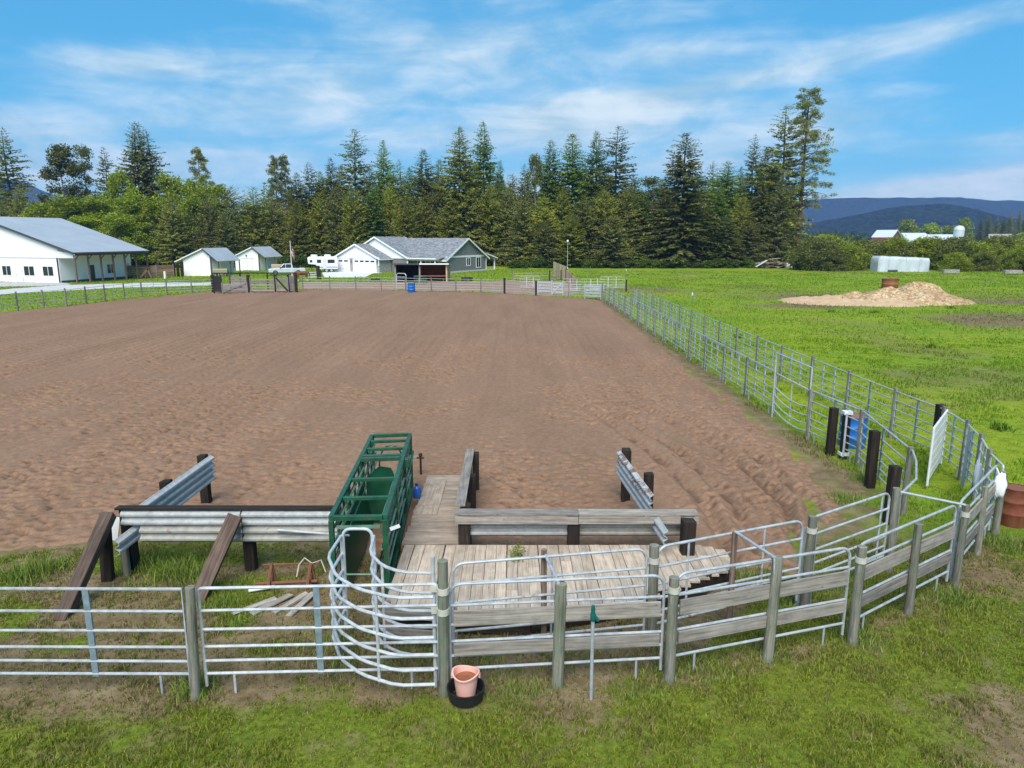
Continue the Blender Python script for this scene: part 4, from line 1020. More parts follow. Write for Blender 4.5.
def crumple(c, rx, ry, rz, seed, n=20):
    m = MB(); R = random.Random(seed); base = []
    for i in range(n + 1):
        th = PI * i / n
        for k in range(n):
            ph = 2 * PI * k / n; x, y_, z = math.sin(th) * math.cos(ph), math.sin(th) * math.sin(ph), math.cos(th)
            f = 1 + .55 * (fbm(np.array([x * 2.6 + seed]), np.array([y_ * 2.6 + z * 2.1]), seed, 3)[0] - .5) + R.uniform(-.05, .05)
            base.append(tuple(Vector(c) + Vector((x * rx * f, y_ * ry * f, z * rz * f))))
    m.v = base
    for i in range(n):
        for k in range(n): m.face((i * n + k, i * n + (k + 1) % n, (i + 1) * n + (k + 1) % n, (i + 1) * n + k))
    return m
sx = XT(999, 492, 14.05)
q.location = (sx, 14.05, .9)
crumple((sx, 14.05, 1.18), .12, .1, .27, 3).build('bag', 'white_sack', q, True)
MB().tube([(sx - .02, 14.08, 1.4), (sx - .09, 14.1, 1.55)], .018, 6).build('tie', 'white_sack', q, True)
px_ = XT(977, 474, 15.5)
q = thing('pale_bundle', (px_, 15.5, .3), 'grey white bundle of netting tied inside the bend, short of the red drum', 'netting')
crumple((px_, 15.5, .92), .07, .08, .34, 8).build('net', 'white_tarp', q, True)
bx, by = XT(853, 430, 20.9), 20.9
drum('blue_barrel', (bx, by, 0), .38, .95, 'blue_drum', 'bright blue plastic barrel with a rusty lid inside the alley', 'rust_tank', 'barrel')
# white trimmed black post at the barrel
gx_ = G(843, 462); r = thing('latch_post', (9.42, 19.6, 0), 'black post with white collars beside the blue barrel', 'post')
MB().beam((9.42, 19.6, -.2), (9.42, 19.6, 1.3), .18, .16, up=(0, 1, 0)).build('timber', 'black_board', r, bevel=.01)
for z in (1.36, .16): MB().box((9.42, 19.6, z), (.24, .22, .1)).build('collar', 'white_paint', r, bevel=.01)
MB().tube([(9.36, 19.48, .1), (9.36, 19.48, 1.36)], .03, 6).build('pipe', 'bright_pipe', r, True)
# open white gate in the alley
a = G(926.7, 488); a = vec((a.x, a.y)); b = vec((11.88, 19.05))
u = (b - a).normalized(); L_ = (b - a).length
r = thing('slatted_gate', a, 'white slatted gate swung open across the alley behind the red drum', 'gate')
Z = Vector((0, 0, 1))
for k in range(6):
    z = .28 + k * .235; MB().beam(a + Z * z, b + Z * z, .03, .205).build('slat', 'white_paint', r)
for p in (a, b): MB().tube([p + Z * .05, p + Z * 1.56], .03, 8).build('stile', 'white_paint', r, True)
MB().tube([a + Z * 1.56, b + Z * 1.56], .028, 8).build('top_rail', 'white_paint', r, True)
r = thing('tie_stub', (11.5, 19.35, 0), 'short dark tie stub standing behind the hinge of the white gate', 'railway tie')
MB().beam((12.0, 19.55, -.2), (12.0, 19.55, 1.6), .2, .2, up=(0, 1, 0)).build('timber', 'dark_tie', r, bevel=.01)
# extra flat blue braces in the bend
r = thing('steel_brace', (11.45, 17.35, 0), 'wide blue grey steel plate standing in the curve of the fence', 'steel brace')
MB().beam((11.42, 17.3, -.1), (11.42, 17.3, 1.45), .10, .05, up=(1, .3, 0)).build('plate', 'blue_steel', r, bevel=.005)

# ------------------------------------------------ far fences round the arena
def far_fence(PTS, la, gr, pla, pgr, zs=[.35, .62, .9, 1.2, 1.5], mat='galvanized'):
    proto = None; pp = None
    for i in range(len(PTS)):
        if pp is None: pp = post((0, 0), 1.65, pla, 'post_wood', .075, pgr); pp.location = (*PTS[i], 0)
        else: copy_thing(pp, (*PTS[i], 0), random.uniform(0, 6))
        if i == 0: continue
        a, b = vec(PTS[i - 1]), vec(PTS[i]); u = (b - a).normalized(); L = (b - a).length
        if proto is None: proto = panel((0, 0), (3, 0), la, group=gr, zs=zs, corner=.0, braces=(.5,), feet=False, mat=mat, bmat=mat, brace='tube'); c = proto
        else: c = copy_thing(proto, (0, 0, 0))
        c.location = a + u * .06; c.rotation_euler = (0, 0, math.atan2(u.y, u.x)); c.scale = ((L - .12) / 3, 1, 1)
far_fence(FARF, 'pipe rail panel of the far arena fence in front of the gravel road', 'pipe panels between the arena and the gravel road', 'wooden post of the far arena fence in front of the gravel road', 'posts between the arena and the gravel road')
far_fence(FAR2, 'pipe rail panel of the far arena fence in front of the house', 'pipe panels between the arena and the house', 'wooden post of the far arena fence in front of the house', 'posts between the arena and the house', mat='old_pipe')

def board_panel(p0, p1, h, n, mat, label, cat='gate', name='board_gate', diag=None, frame='grey_board', gap=.45, solid=False):
    p0, p1 = vec(p0), vec(p1); r = thing(name, p0, label, cat); Z = Vector((0, 0, 1)); u = (p1 - p0).normalized()
    for k in range(n):
        z = .2 + (h - .3) * (k + .5) / n; MB().beam(p0 + Z * z, p1 + Z * z, .05, (h - .3) / n * (1 - gap * .6) if not solid else (h - .3) / n * .98).build('board', mat, r)
    for p in (p0, p1): MB().beam(p + Z * 0 + u * .0, p + Z * h, .14, .1, up=(u.x, u.y, 0)).build('stile', frame, r)
    if diag:
        a, b = (p0, p1) if diag > 0 else (p1, p0)
        MB().beam(a + Z * .2 + Vector((0, -.07, 0)), b + Z * (h - .1) + Vector((0, -.07, 0)), .04, .16).build('diagonal', frame if diag > 0 else 'black_board', r)
    return r
ga = lambda x, y_: V2(G(x, y_))
board_panel(ga(214.5, 293.5), ga(222, 293.8), 2.0, 6, 'black_board', 'narrow dark board panel at the left end of the row of gates', 'board fence', 'board_fence', solid=True, frame='black_board')
board_panel(ga(222.5, 294), ga(247.5, 293.5), 1.25, 4, 'grey_board', 'grey gate with one diagonal brace, nearest the gravel road', diag=1)
board_panel(ga(231, 292.2), ga(248, 292.2), 1.9, 5, 'grey_board', 'wide mauve grey board panel set back behind the braced gate', 'board fence', 'board_fence', frame='black_board')
board_panel(ga(251, 293.4), ga(274.5, 293.2), 1.75, 5, 'grey_board', 'pale slatted gate in the middle of the row of gates', gap=.8)
board_panel(ga(277, 293), ga(288.5, 293), 1.8, 6, 'grey_board', 'grey gate with a black diagonal brace beside the flagpole', diag=-1)
board_panel(ga(290.2, 292.6), ga(294.5, 292.4), 1.95, 4, 'grey_board', 'narrow pale board panel just under the flagpole', 'board fence', 'board_fence', solid=True)
for x, l in ((213.5, 'dark post closing the row of gates by the gravel road'), (249.2, 'dark post between the braced gate and the pale slatted gate'), (276, 'dark post left of the black braced gate'), (289, 'dark post on the near side of the flagpole'), (296.5, 'dark post past the flagpole ending the row of gates')):
    p = ga(x, 292.6); post(p, 2.0, l, 'dark_tie', .13, square=True)
p0, p1 = vec(ga(214, 291)), vec(ga(296, 290.6))
r = thing('header_beam', p0, 'long dark timber beam laid along the tops of the row of gates', 'beam'); MB().beam(p0 + Vector((0, 0, 2.05)), p1 + Vector((0, 0, 2.05)), .15, .12).build('timber', 'dark_tie', r)
for t in (0, .33, .66, 1): q = lerp(p0, p1, t); MB().beam(q, q + Vector((0, 0, 1.99)), .14, .14, up=(0, 1, 0)).build('leg', 'dark_tie', r)
# flagpole
c = G(293, 289.5); zt = ZT(292.5, 242, c.y); r = thing('flagpole', c, 'pale flagpole rising over the row of gates', 'flagpole')
MB().tube([c, c + Vector((0, 0, zt))], [.07, .04], 8).build('pole', 'white_paint', r, True); MB().lathe([(.0, 0), (.06, .05), (.06, .09), (0, .14)], c + Vector((0, 0, zt)), 8).build('finial', 'white_paint', r, True)
q = thing('flag', c + Vector((.05, 0, zt - 1.6)), 'limp striped flag with a blue corner hanging from the pale flagpole', 'flag')
def cloth(name, mat, u0, u1, v0, v1):
    m = MB(); NU, NV = 8, 10
    for i in range(NU + 1):
        for j in range(NV + 1):
            a = u0 + (u1 - u0) * i / NU; b = v0 + (v1 - v0) * j / NV
            x = .06 + a * .36; z = zt - .2 - b * 1.1 - a * .85 - .2 * a * b
            y_ = .22 * math.sin(a * 11) * a + .05 * math.sin(b * 5)
            m.v.append((c.x + x, c.y + y_, c.z + z))
    for i in range(NU):
        for j in range(NV): k = i * (NV + 1) + j; m.face((k, k + NV + 1, k + NV + 2, k + 1))
    o = m.build(name, mat, q, True); s_ = o.modifiers.new('th', 'SOLIDIFY'); s_.thickness = .012
for k in range(7): cloth('stripe', 'flag_red' if k % 2 == 0 else 'flag_white', 0 if k > 3 else .4, 1, k / 7, (k + 1) / 7)
cloth('canton', 'flag_blue', 0, .4, 0, 4 / 7)
# blue drum, arch, hay ring, trough at the house side
c = G(411.5, 292.8); drum('blue_barrel', c, .42, 1.05, 'blue_drum', 'blue barrel standing at the far arena fence before the open shed', 'navy_plastic', 'barrel')
a, b = vec(ga(397, 290.5)), vec(ga(406.5, 291)); u = (b - a).normalized(); Z = Vector((0, 0, 1))
r = thing('arched_gate', a, 'pale round cornered pipe gate left of the far blue barrel', 'gate')
MB().tube([a] + arc(a + u * .3 + Z * 1.7, .3, PI, PI / 2, 5, u) + arc(b - u * .3 + Z * 1.7, .3, PI / 2, 0, 5, u) + [b], .05, 8).build('hoop', 'bright_pipe', r, True)
for z in (.4, .8, 1.2, 1.6): MB().tube([a + Z * z, b + Z * z], .035, 6).build('rail', 'bright_pipe', r, True)
c = G(420.5, 284.5); r = thing('hay_ring', c, 'round green pipe hay feeder outside the open shed', 'hay feeder')
for z in (.1, .55, 1.1): MB().tube([c + Vector((.85 * math.cos(t), .85 * math.sin(t), z)) for t in np.linspace(0, 2 * PI, 21)[:-1]], .035, 6, closed=True).build('ring', 'green_worn', r, True)
for t in np.linspace(0, 2 * PI, 13)[:-1]: MB().tube([c + Vector((.85 * math.cos(t), .85 * math.sin(t), 0)), c + Vector((.85 * math.cos(t + .25), .85 * math.sin(t + .25), 1.1))], .025, 6).build('upright', 'green_paint', r, True)
def trough(c, L, W, Hh, mat, label, name='feed_trough', cat='trough', rz=0):
    c = Vector(c); r = thing(name, c, label, cat, rz=0); u = Vector((math.cos(rz), math.sin(rz), 0)); n = Vector((-u.y, u.x, 0)); Z = Vector((0, 0, 1))
    for s_ in (-1, 1):
        MB().beam(c - u * L / 2 + n * s_ * W / 2 + Z * Hh * .6, c + u * L / 2 + n * s_ * W / 2 + Z * Hh * .6, .04, Hh * .7).build('side', mat, r)
        MB().beam(c + u * s_ * L / 2 - n * W / 2 + Z * Hh * .6, c + u * s_ * L / 2 + n * W / 2 + Z * Hh * .6, .04, Hh * .7).build('end', mat, r)
        MB().beam(c + u * s_ * L * .4 - n * W * .4, c + u * s_ * L * .4 - n * W * .4 + Z * Hh * .5, .08, .08, up=(u.x, u.y, 0)).build('leg', mat, r)
        MB().beam(c + u * s_ * L * .4 + n * W * .4, c + u * s_ * L * .4 + n * W * .4 + Z * Hh * .5, .08, .08, up=(u.x, u.y, 0)).build('leg', mat, r)
    MB().beam(c - u * L / 2 + Z * Hh * .3, c + u * L / 2 + Z * Hh * .3, W * .98, .04).build('floor', mat, r); return r
trough(G(467, 281.5), 1.6, .6, .62, 'black_rubber', 'black trough on the lawn edge in front of the grey gable')
trough(G(375.5, 280.6), 1.2, .5, .3, 'black_rubber', 'low black trough at the end of the concrete driveway')
trough(G(950, 274), 2.6, .8, .8, 'old_wood_scrap', 'grey feed bunk under the willows past the white tarped stack')
trough(G(1012, 274.5), 2.8, .8, .8, 'old_wood_scrap', 'grey feed bunk under the willows farthest past the white tarped stack')
# tan plank chute walls
Z = Vector((0, 0, 1))
def plank_wall(a, b, h0, h1, mat, label):
    a, b = vec(a), vec(b); u = (b - a).normalized(); L = (b - a).length; n = max(3, int(L / .3)); r = thing('plank_wall', a, label, 'plank wall'); m = MB()
    for k in range(n):
        p = a + u * (L * (k + .5) / n); h = h0 + (h1 - h0) * (k + .5) / n
        m.beam(p + Z * .02, p + Z * h, L / n * .95, .04, up=Vector((-u.y, u.x, 0)))
    m.build('boards', mat, r)
    for t in (0.02, .5, .98): p = a + u * L * t + Vector((.1, 0, 0)); MB().beam(p, p + Z * (h0 + (h1 - h0) * t + .1), .12, .12, up=(0, 1, 0)).build('post', 'dark_tie', r)
    n_ = Vector((u.y, -u.x, 0)) * .06
    for t in (.3, .8): MB().beam(a - n_ + Z * h0 * t, b - n_ + Z * h1 * t, .04, .12).build('batten', mat, r)
    return r
plank_wall((6.55, 115), (7.75, 104), 2.35, 2.0, 'tan_board', 'tall tan plank wall of the loading ramp beside the lamp pole')
plank_wall((7.6, 103.4), (7.7, 101.4), 1.7, 1.4, 'brown_board', 'short brown plank wall joining the two tan ones at the loading ramp')
plank_wall((7.55, 100.8), (8.2, 91.5), 1.75, .9, 'tan_board', 'low tan plank wall of the loading ramp nearest the arena')
board_panel(ga(549.5, 281), ga(561, 280.2), 1.5, 5, 'grey_board', 'dark railed gate in front of the tan plank wall', gap=1.1, frame='dark_tie')
for (x0, y0, x1, y1, l) in [(513, 281, 531, 280.6, 'weathered rail fence section on the lawn right of the house'), (531, 280.6, 549, 280.6, 'weathered rail fence section joining the dark railed gate')]:
    board_panel(ga(x0, y0), ga(x1, y1), 1.35, 3, 'tan_board' if x0 < 520 else 'grey_board', l, 'rail fence', 'rail_fence', gap=1.3)
# clutter of panels behind the far corner
for (x0, y0, x1, y1, l, m_) in [(538, 294, 552, 294.6, 'pale slatted panel in the far corner pens, left one', 'white_paint'), (552, 295.2, 563, 295.6, 'pale slatted panel with a crossed brace in the far corner pens', 'white_paint'), (585, 299, 601, 300, 'pale slatted panel in the far corner of the arena fence', 'white_paint'), (563, 293, 584, 293.4, 'pipe pen panel set back behind the far corner', 'bright_pipe'), (584, 293.2, 604, 293.4, 'pipe pen panel at the far end of the alley', 'bright_pipe'), (600, 290.5, 624, 290.4, 'pipe pen panel closing the alley at its far end', 'bright_pipe'), (520, 290, 540, 290.5, 'pipe pen panel set back before the loading ramp', 'bright_pipe')]:
    if m_ == 'white_paint': board_panel(ga(x0, y0), ga(x1, y1), 1.55, 4, 'bright_pipe', l, 'gate', 'slatted_gate', gap=.7, frame='bright_pipe', diag=1 if 'crossed' in l else None)
    else: panel(ga(x0, y0), ga(x1, y1), l, mat=m_, bmat=m_, corner=.0, feet=False, braces=(.33, .66))
post(ga(504.5, 294), 1.75, 'thick dark post in the far arena fence right of the house', 'dark_tie', .11, square=True); post(ga(536, 296), 1.6, 'dark post in the far arena fence before the loading ramp', 'dark_tie', .1, square=True); post(G(626, 292)[:2], 1.4, 'lone tall dark post at the far end of the pasture fence', 'dark_tie', .08)
# yard lamp
c = G(567.3, 269); zt = ZT(567, 242, c.y); r = thing('yard_lamp', c, 'slim pole with a white globe lamp at the edge of the woods', 'yard lamp')
MB().tube([c, c + Z * zt], [.06, .04], 8).build('pole', 'old_pipe', r, True); MB().lathe([(.0, -.1), (.15, 0), (.22, .15), (.19, .32), (.08, .4), (0, .42)], c + Z * zt, 12).build('globe', 'lamp_white', r, True)
MB().lathe([(.2, 0), (.2, .25), (.1, .3)], c, 10).build('base', 'silver_paint', r, True)
# survey posts in the pasture
for (x, y_, l) in [(692, 304, 'small white topped marker stake in the pasture beyond the alley'), (626, 276, 'far white marker stake in the pasture near the woods')]:
    g = G(x, y_); r = thing('marker_stake', g, l, 'stake'); MB().tube([g, g + Z * .8], .05, 6).build('stake', 'green_worn', r, True); MB().lathe([(.06, 0), (.07, .25), (0, .28)], g + Z * .8, 8).build('tip', 'white_paint', r, True)

# ------------------------------------------------ chip pile, tank, tarp stack, debris
def heap(name, items, step, seed, mat, label, cat):
    """items: (x, y, rx, ry, h)"""
    x0 = min(i[0] - i[2] for i in items) - 1; x1 = max(i[0] + i[2] for i in items) + 1; y0 = min(i[1] - i[3] for i in items) - 1; y1 = max(i[1] + i[3] for i in items) + 1
    X, Y = np.meshgrid(np.arange(x0, x1, step), np.arange(y0, y1, step)); Zz = np.zeros_like(X)
    for (x, y_, rx, ry, h) in items:
        q = np.sqrt(((X - x) / rx) ** 2 + ((Y - y_) / ry) ** 2); Zz = np.maximum(Zz, h * np.clip(1 - q, 0, 1) ** .8)
    k = np.clip(Zz * 3, 0, 1); Zz = Zz + k * ((fbm(X * .6, Y * .6, seed, 3) - .5) * 1.0 * np.clip(Zz, .2, 1) + (fbm(X * 2.6, Y * 2.6, seed + 5, 4) - .5) * .32) - .06
    F4 = grid_faces(X.shape[1], X.shape[0]); F4 = F4[(Zz + .055).ravel()[F4].max(1) > 0]
    c = Vector((items[0][0], items[0][1], 0)); r = thing(name, c, label, cat)
    link(raw_mesh('mound', np.stack([X - c.x, Y - c.y, Zz], -1).reshape(-1, 3), F4, mat, None, False), 'mound', r); return r
def chips():
    t = NT('wood_chips'); v = t.coord('Object'); vo = t.n('ShaderNodeTexVoronoi'); t.l(v, vo.inputs['Vector']); vo.inputs['Scale'].default_value = 5
    n = t.noise(v, .5, 6, .65); hs = t.ramp(vo.outputs['Color'], [(.2, (.33, .20, .10)), (.5, (.52, .35, .19)), (.85, (.70, .54, .35))])
    t.col(t.mix(t.ramp(n, [(.38, (0, 0, 0)), (.66, (.75, .75, .75))]), hs, (.30, .17, .085))); t.set(Roughness=.95, Specular_IOR_Level=.1); t.bump(vo.outputs['Distance'], .8, .12)
    t = NT('sawdust'); v = t.coord('Object'); n = t.noise(v, 1.5, 7, .7); t.col(t.ramp(n, [(.3, (.40, .25, .135)), (.7, (.58, .40, .25))])); t.set(Roughness=.95); t.bump(n, .5, .08)
chips()
hx, hy = XT(916, 300, 71), 71
heap('chip_pile', [(hx, hy, 5.0, 5.0, 1.45), (hx - 4.2, hy - 2, 4.4, 3.6, 1.05), (hx + 1.8, hy - .8, 3.0, 3.6, 1.15), (hx + .6, hy + 1, 3.4, 3.6, 2.0), (hx - 2.2, hy + .5, 3.6, 3.4, 1.55), (hx - 6.4, hy - 1, 3.6, 3, .9)], .16, 4, 'wood_chips', 'tan heap of wood chips in the green pasture', 'chip pile')
sx_ = XT(836, 300, 69)
heap('sawdust_heap', [(sx_, 69.5, 5.0, 4.2, .7), (sx_ - 2.0, 71, 2.8, 3, .55), (sx_ + 4, 67.5, 4, 3, .6)], .16, 14, 'sawdust', 'low pale spread of sawdust running out from the chip pile', 'sawdust')
c = G(889.5, 288.5); r = thing('rust_tank', c, 'round rusty steel tank standing behind the chip pile', 'steel tank')
MB().lathe([(.9, 0), (.93, .05), (.93, .5), (.955, .55), (.93, .6), (.93, 1.05), (.97, 1.1), (.97, 1.16), (.90, 1.16), (.90, .3), (0, .3)], c, 32).build('wall', 'rust_tank', r, True)
MB().tube([c + Vector((.95 * math.cos(t), .95 * math.sin(t), 1.16)) for t in np.linspace(0, 2 * PI, 25)[:-1]], .04, 6, closed=True).build('rim', 'rust_iron', r, True)
# tarped stack
c = G(904, 271.8); L, W = 9.3, 3.4; m = MB(); NU, NV = 60, 26
ring = []
for i in range(NU + 1):
    s_ = i / NU; x = (s_ - .5) * L; e = 1 - max(0, abs(s_ - .5) * 2 - .93) / .07 * .16
    hh = (2.78 - .35 * s_) * e * (1 + .012 * math.sin(s_ * 19) + .008 * math.sin(s_ * 47 + 1)); ww = W / 2 * e
    for j in range(NV + 1):
        t = j / NV; a = (t - .5) * 2; k = abs(a)
        if k > .5: yy = math.copysign(ww * (1 + .03 * math.sin(s_ * 31 + k * 5)), a); zz = hh * .955 * (1 - (k - .5) / .5)
        else: yy = ww * a * 2 * .985; zz = hh * (.955 + .045 * (1 - (k / .5) ** 6))
        w = (fbm(np.array([x * 1.2]), np.array([t * 7.]), 33, 3)[0] - .5) * .07
        m.v.append((c.x + x, c.y + 1.7 - yy + w * (1 if k > .5 else 0), c.z + max(0, zz + (w if k < .5 else 0))))
for i in range(NU):
    for j in range(NV): k = i * (NV + 1) + j; m.face((k, k + NV + 1, k + NV + 2, k + 1))
for i in (0, NU): m.face([i * (NV + 1) + j for j in range(NV + 1)])
r = thing('tarped_stack', c, 'long hay stack wrapped in a pale grey tarp at the edge of the willows', 'hay stack'); m.build('tarp', 'white_tarp', r, True)
for x in (-2.9, .2, 2.6): MB().tube([c + Vector((x, -.03, .05)), c + Vector((x, -.04, 2.4)), c + Vector((x, .25, 2.62 - .035 * x)), c + Vector((x, 3.1, 2.62 - .035 * x))], .02, 6).build('rope', 'rv_grey', r, True)
MB().box(c + Vector((-2.2, -.35, .2)), (1.6, .5, .35)).build('sandbag', 'dark_trim', r, bevel=.1)
# debris heap
c = G(772, 268.3); r = thing('scrap_heap', c, 'jumbled heap of grey boards and poles at the foot of the tall pine', 'scrap heap'); rr = random.Random(5)
for k in range(26):
    p = c + Vector((rr.uniform(-2.6, 2.2), rr.uniform(-1, 1.5), rr.uniform(.15, 1.2))); a = rr.uniform(-.6, .6); d = Vector((math.cos(a), math.sin(a) * .8, rr.uniform(-.3, .3))) * rr.uniform(.8, 2.0)
    if k % 3: MB().beam(p - d, p + d, rr.uniform(.15, .4), .06, jit=.02).build('board', rr.choice(['grey_board', 'weathered_plank', 'deck_plank', 'brown_board']), r)
    else: MB().tube([p - d, p + d], .09, 7).build('pole', 'grey_board', r, True)
for x in (-2.0, .3, 1.7): MB().box(c + Vector((x, .2, .35)), (1.2, 1.2, .7), rr.uniform(-.5, .5)).build('crate', 'dark_tie', r)
MB().beam(c + Vector((-.8, -.2, 1.75)), c + Vector((1.5, .3, 2.0)), .9, .06).build('board', 'deck_plank', r); MB().beam(c + Vector((-3.4, -.3, .3)), c + Vector((-1.2, -.2, 1.6)), .9, .06).build('board', 'white_paint', r)
q = thing('white_tank', c + Vector((3.4, .2, 0)), 'small grey white tote beside the jumbled scrap heap', 'tank'); MB().box(c + Vector((3.4, .2, .55)), (1.1, 1, 1.0)).build('tote', 'rv_white', q, bevel=.08); MB().box(c + Vector((3.4, .2, 1.09)), (.4, .4, .07)).build('lid', 'dark_trim', q)
# ------------------------------------------------ buildings
Z = Vector((0, 0, 1))
def frame_axes(o, ux):
    ux = Vector((ux[0], ux[1], 0)).normalized(); uy = Vector((-ux.y, ux.x, 0)); o = vec(o)
    return lambda a, b, z=0.0: o + ux * a + uy * b + Z * z
def window(root, P, a, z0, w, h, b, frame='white_trim', out=-1, mull=1, axis='a'):
    """window on the wall plane b (axis a) or on plane a (axis b); out = which side is outside"""
    q = (lambda s, z, d: P(a + s, b + d * out, z)) if axis == 'a' else (lambda s, z, d: P(b + d * out, a + s, z))
    fr = MB(); t = .12
    fr.beam(q(-t, z0 - t / 2, .03), q(w + t, z0 - t / 2, .03), .07, t); fr.beam(q(-t, z0 + h + t / 2, .03), q(w + t, z0 + h + t / 2, .03), .07, t)
    u = (q(1, 0, 0) - q(0, 0, 0)); nrm = Vector((-u.y, u.x, 0))
    for s in (-t / 2, w + t / 2): fr.beam(q(s, z0, .03), q(s, z0 + h, .03), t, .07, up=nrm)
    f = fr.build('window', frame, root)
    MB().beam(q(0, z0 + h / 2, .02), q(w, z0 + h / 2, .02), .03, h).build('pane', 'glass_dark', f)
    if mull:
        m = MB()
        for k in range(1, mull + 1): m.beam(q(w * k / (mull + 1), z0, .045), q(w * k / (mull + 1), z0 + h, .045), .07, .04, up=nrm)
        m.build('mullion', frame, f)
    return f
def door(root, P, a, w, h, b, mat, out=-1, axis='a', trim='white_trim'):
    q = (lambda s, z, d: P(a + s, b + d * out, z)) if axis == 'a' else (lambda s, z, d: P(b + d * out, a + s, z))
    d = MB().beam(q(0, h / 2 + .02, .03), q(w, h / 2 + .02, .03), .06, h - .04).build('door', mat, root)
    if trim:
        m = MB(); u = (q(1, 0, 0) - q(0, 0, 0)); nrm = Vector((-u.y, u.x, 0))
        for s in (-.06, w + .06): m.beam(q(s, 0, .03), q(s, h + .1, .03), .1, .08, up=nrm)
        m.beam(q(0, h + .05, .03), q(w, h + .05, .03), .08, .1); m.build('door_frame', trim, d)
    MB().box(q(w * .85, 1.05, .08), (.08, .08, .08)).build('handle', 'dark_trim', d)
    return d
def gable_roof(root, P, a0, a1, b0, b1, zeave, zridge, mat, th=.14, oa=.4, ob=.4, fascia='white_trim', name='roof'):
    """ridge along a; eaves at b0 and b1"""
    bm_ = (b0 + b1) / 2; sl = (zridge - zeave) / (bm_ - b0)
    A0, A1 = a0 - oa, a1 + oa; e = zeave - sl * ob
    r = MB().slab([P(A0, b0 - ob, e), P(A1, b0 - ob, e), P(A1, bm_, zridge), P(A0, bm_, zridge)], th).build(name, mat, root)
    MB().slab([P(A0, b1 + ob, e), P(A1, b1 + ob, e), P(A1, bm_, zridge + .002), P(A0, bm_, zridge + .002)], th).build(name, mat, root)
    if fascia:
        for A in (A0 - .03, A1 + .03):
            for bb in (b0 - ob, b1 + ob): MB().beam(P(A, bb, e - .1), P(A, bm_, zridge - .1), .05, .26).build('rake_trim', fascia, root)
        for bb, s in ((b0 - ob - .03, 1), (b1 + ob + .03, 1)): MB().beam(P(A0, bb, e - .14), P(A1, bb, e - .14), .05, .2).build('fascia', fascia, root)
def gable_body(root, P, a0, a1, b0, b1, h, zr, mat, name='wall', up=None):
    o = P(a0, b0); u = P(a0, b1) - o; W = u.length; u = u / W; d = P(a1, b0) - o
    MB().extrude([(0, -.1), (W, -.1), (W, h), (W / 2, zr - .2), (0, h)], o, u, Z, d).build(name, mat, root)

# ---- house
A = (-11.3, 125.0)
HP = frame_axes(A, (-.868, .496))           # a: along the ridge (to the left and away), b: minus = toward the pasture... checked below
gb = HP(0, 1) - HP(0, 0)
SG = 1 if gb.y > 0 else -1                  # make b grow away from the camera
P = (lambda a, b, z=0.0: HP(a, b * SG, z))
root = thing('grey_house', P(9, 6), 'grey ranch house with shingle roof, white garage gables and grey end gable', 'house')
gable_body(root, P, 0, 21.5, 0, 13, 2.5, 5.95, 'grey_siding')
gable_roof(root, P, 0, 21.5, 0, 13, 2.55, 5.95, 'shingle', oa=.45, ob=.55)
# end gable facing right of the camera
MB().beam(P(-.03, -.1, 2.75), P(-.03, 13.1, 2.75), .07, .3).build('belly_band', 'white_trim', root)
for b in (0.08, 12.92): MB().beam(P(-.03, b, 0), P(-.03, b, 2.6), .18, .08, up=P(0, 1) - P(0, 0)).build('corner_trim', 'white_trim', root)
MB().beam(P(-.035, 0, .12), P(-.035, 13, .12), .06, .3).build('foundation', 'concrete', root)
window(root, P, 6.4, 1.15, 1.1, 1.25, 0, axis='b'); window(root, P, 9.6, .7, 1.4, 1.75, 0, axis='b')
# porch at the far right corner
MB().slab([P(-.5, 16.3, 2.35), P(7, 16.3, 2.35), P(7, 12.9, 3.15), P(-.5, 12.9, 3.15)], .14).build('porch_roof', 'shingle', root)
MB().beam(P(-.52, 16.35, 2.2), P(-.52, 12.9, 3.0), .05, .2).build('porch_trim', 'white_trim', root)
for a in (0, 3.4, 6.6): MB().beam(P(a, 16, 0), P(a, 16, 2.25), .24, .24, up=(0, 1, 0)).build('porch_post', 'white_trim', root)
MB().slab([P(-.2, 13, .16), P(6.8, 13, .16), P(6.8, 16.2, .16), P(-.2, 16.2, .16)], .15).build('porch_floor', 'concrete', root)
# front cross gable and garage (their gables face the driveway: plane b = const, outside = -b)
def cross(a0, a1, b0, b1, h, zr, wallmat, gmat):
    o = P(a0, b0); u = P(a1, b0) - o; W = u.length; u = u / W; d = P(a0, b1) - o
    MB().extrude([(0, -.1), (W, -.1), (W, h), (W / 2, zr - .2), (0, h)], o, u, Z, d).build('wall', wallmat, root)
    n = (P(a0, b0 - 1) - P(a0, b0)) * .03
    MB().extrude([(-.02, h), (W + .02, h), (W / 2, zr - .22)], o + n, u, Z, n * .8).build('gable_siding', gmat, root)
    Q = (lambda a, b, z=0.0: P(b, a, z))
    gable_roof(root, Q, b0, b1, a0, a1, h + .05, zr, 'shingle', oa=.35, ob=.4)
    MB().beam(P(a0 - .1, b0 - .05, h - .02), P(a1 + .1, b0 - .05, h - .02), .1, .26).build('gable_band', 'white_trim', root)
cross(7.4, 22.0, -.9, 7, 2.55, 6.2, 'grey_siding', 'white_trim')
cross(11.3, 21.6, -4.2, -1.0, 2.55, 4.95, 'stone_veneer', 'white_trim')
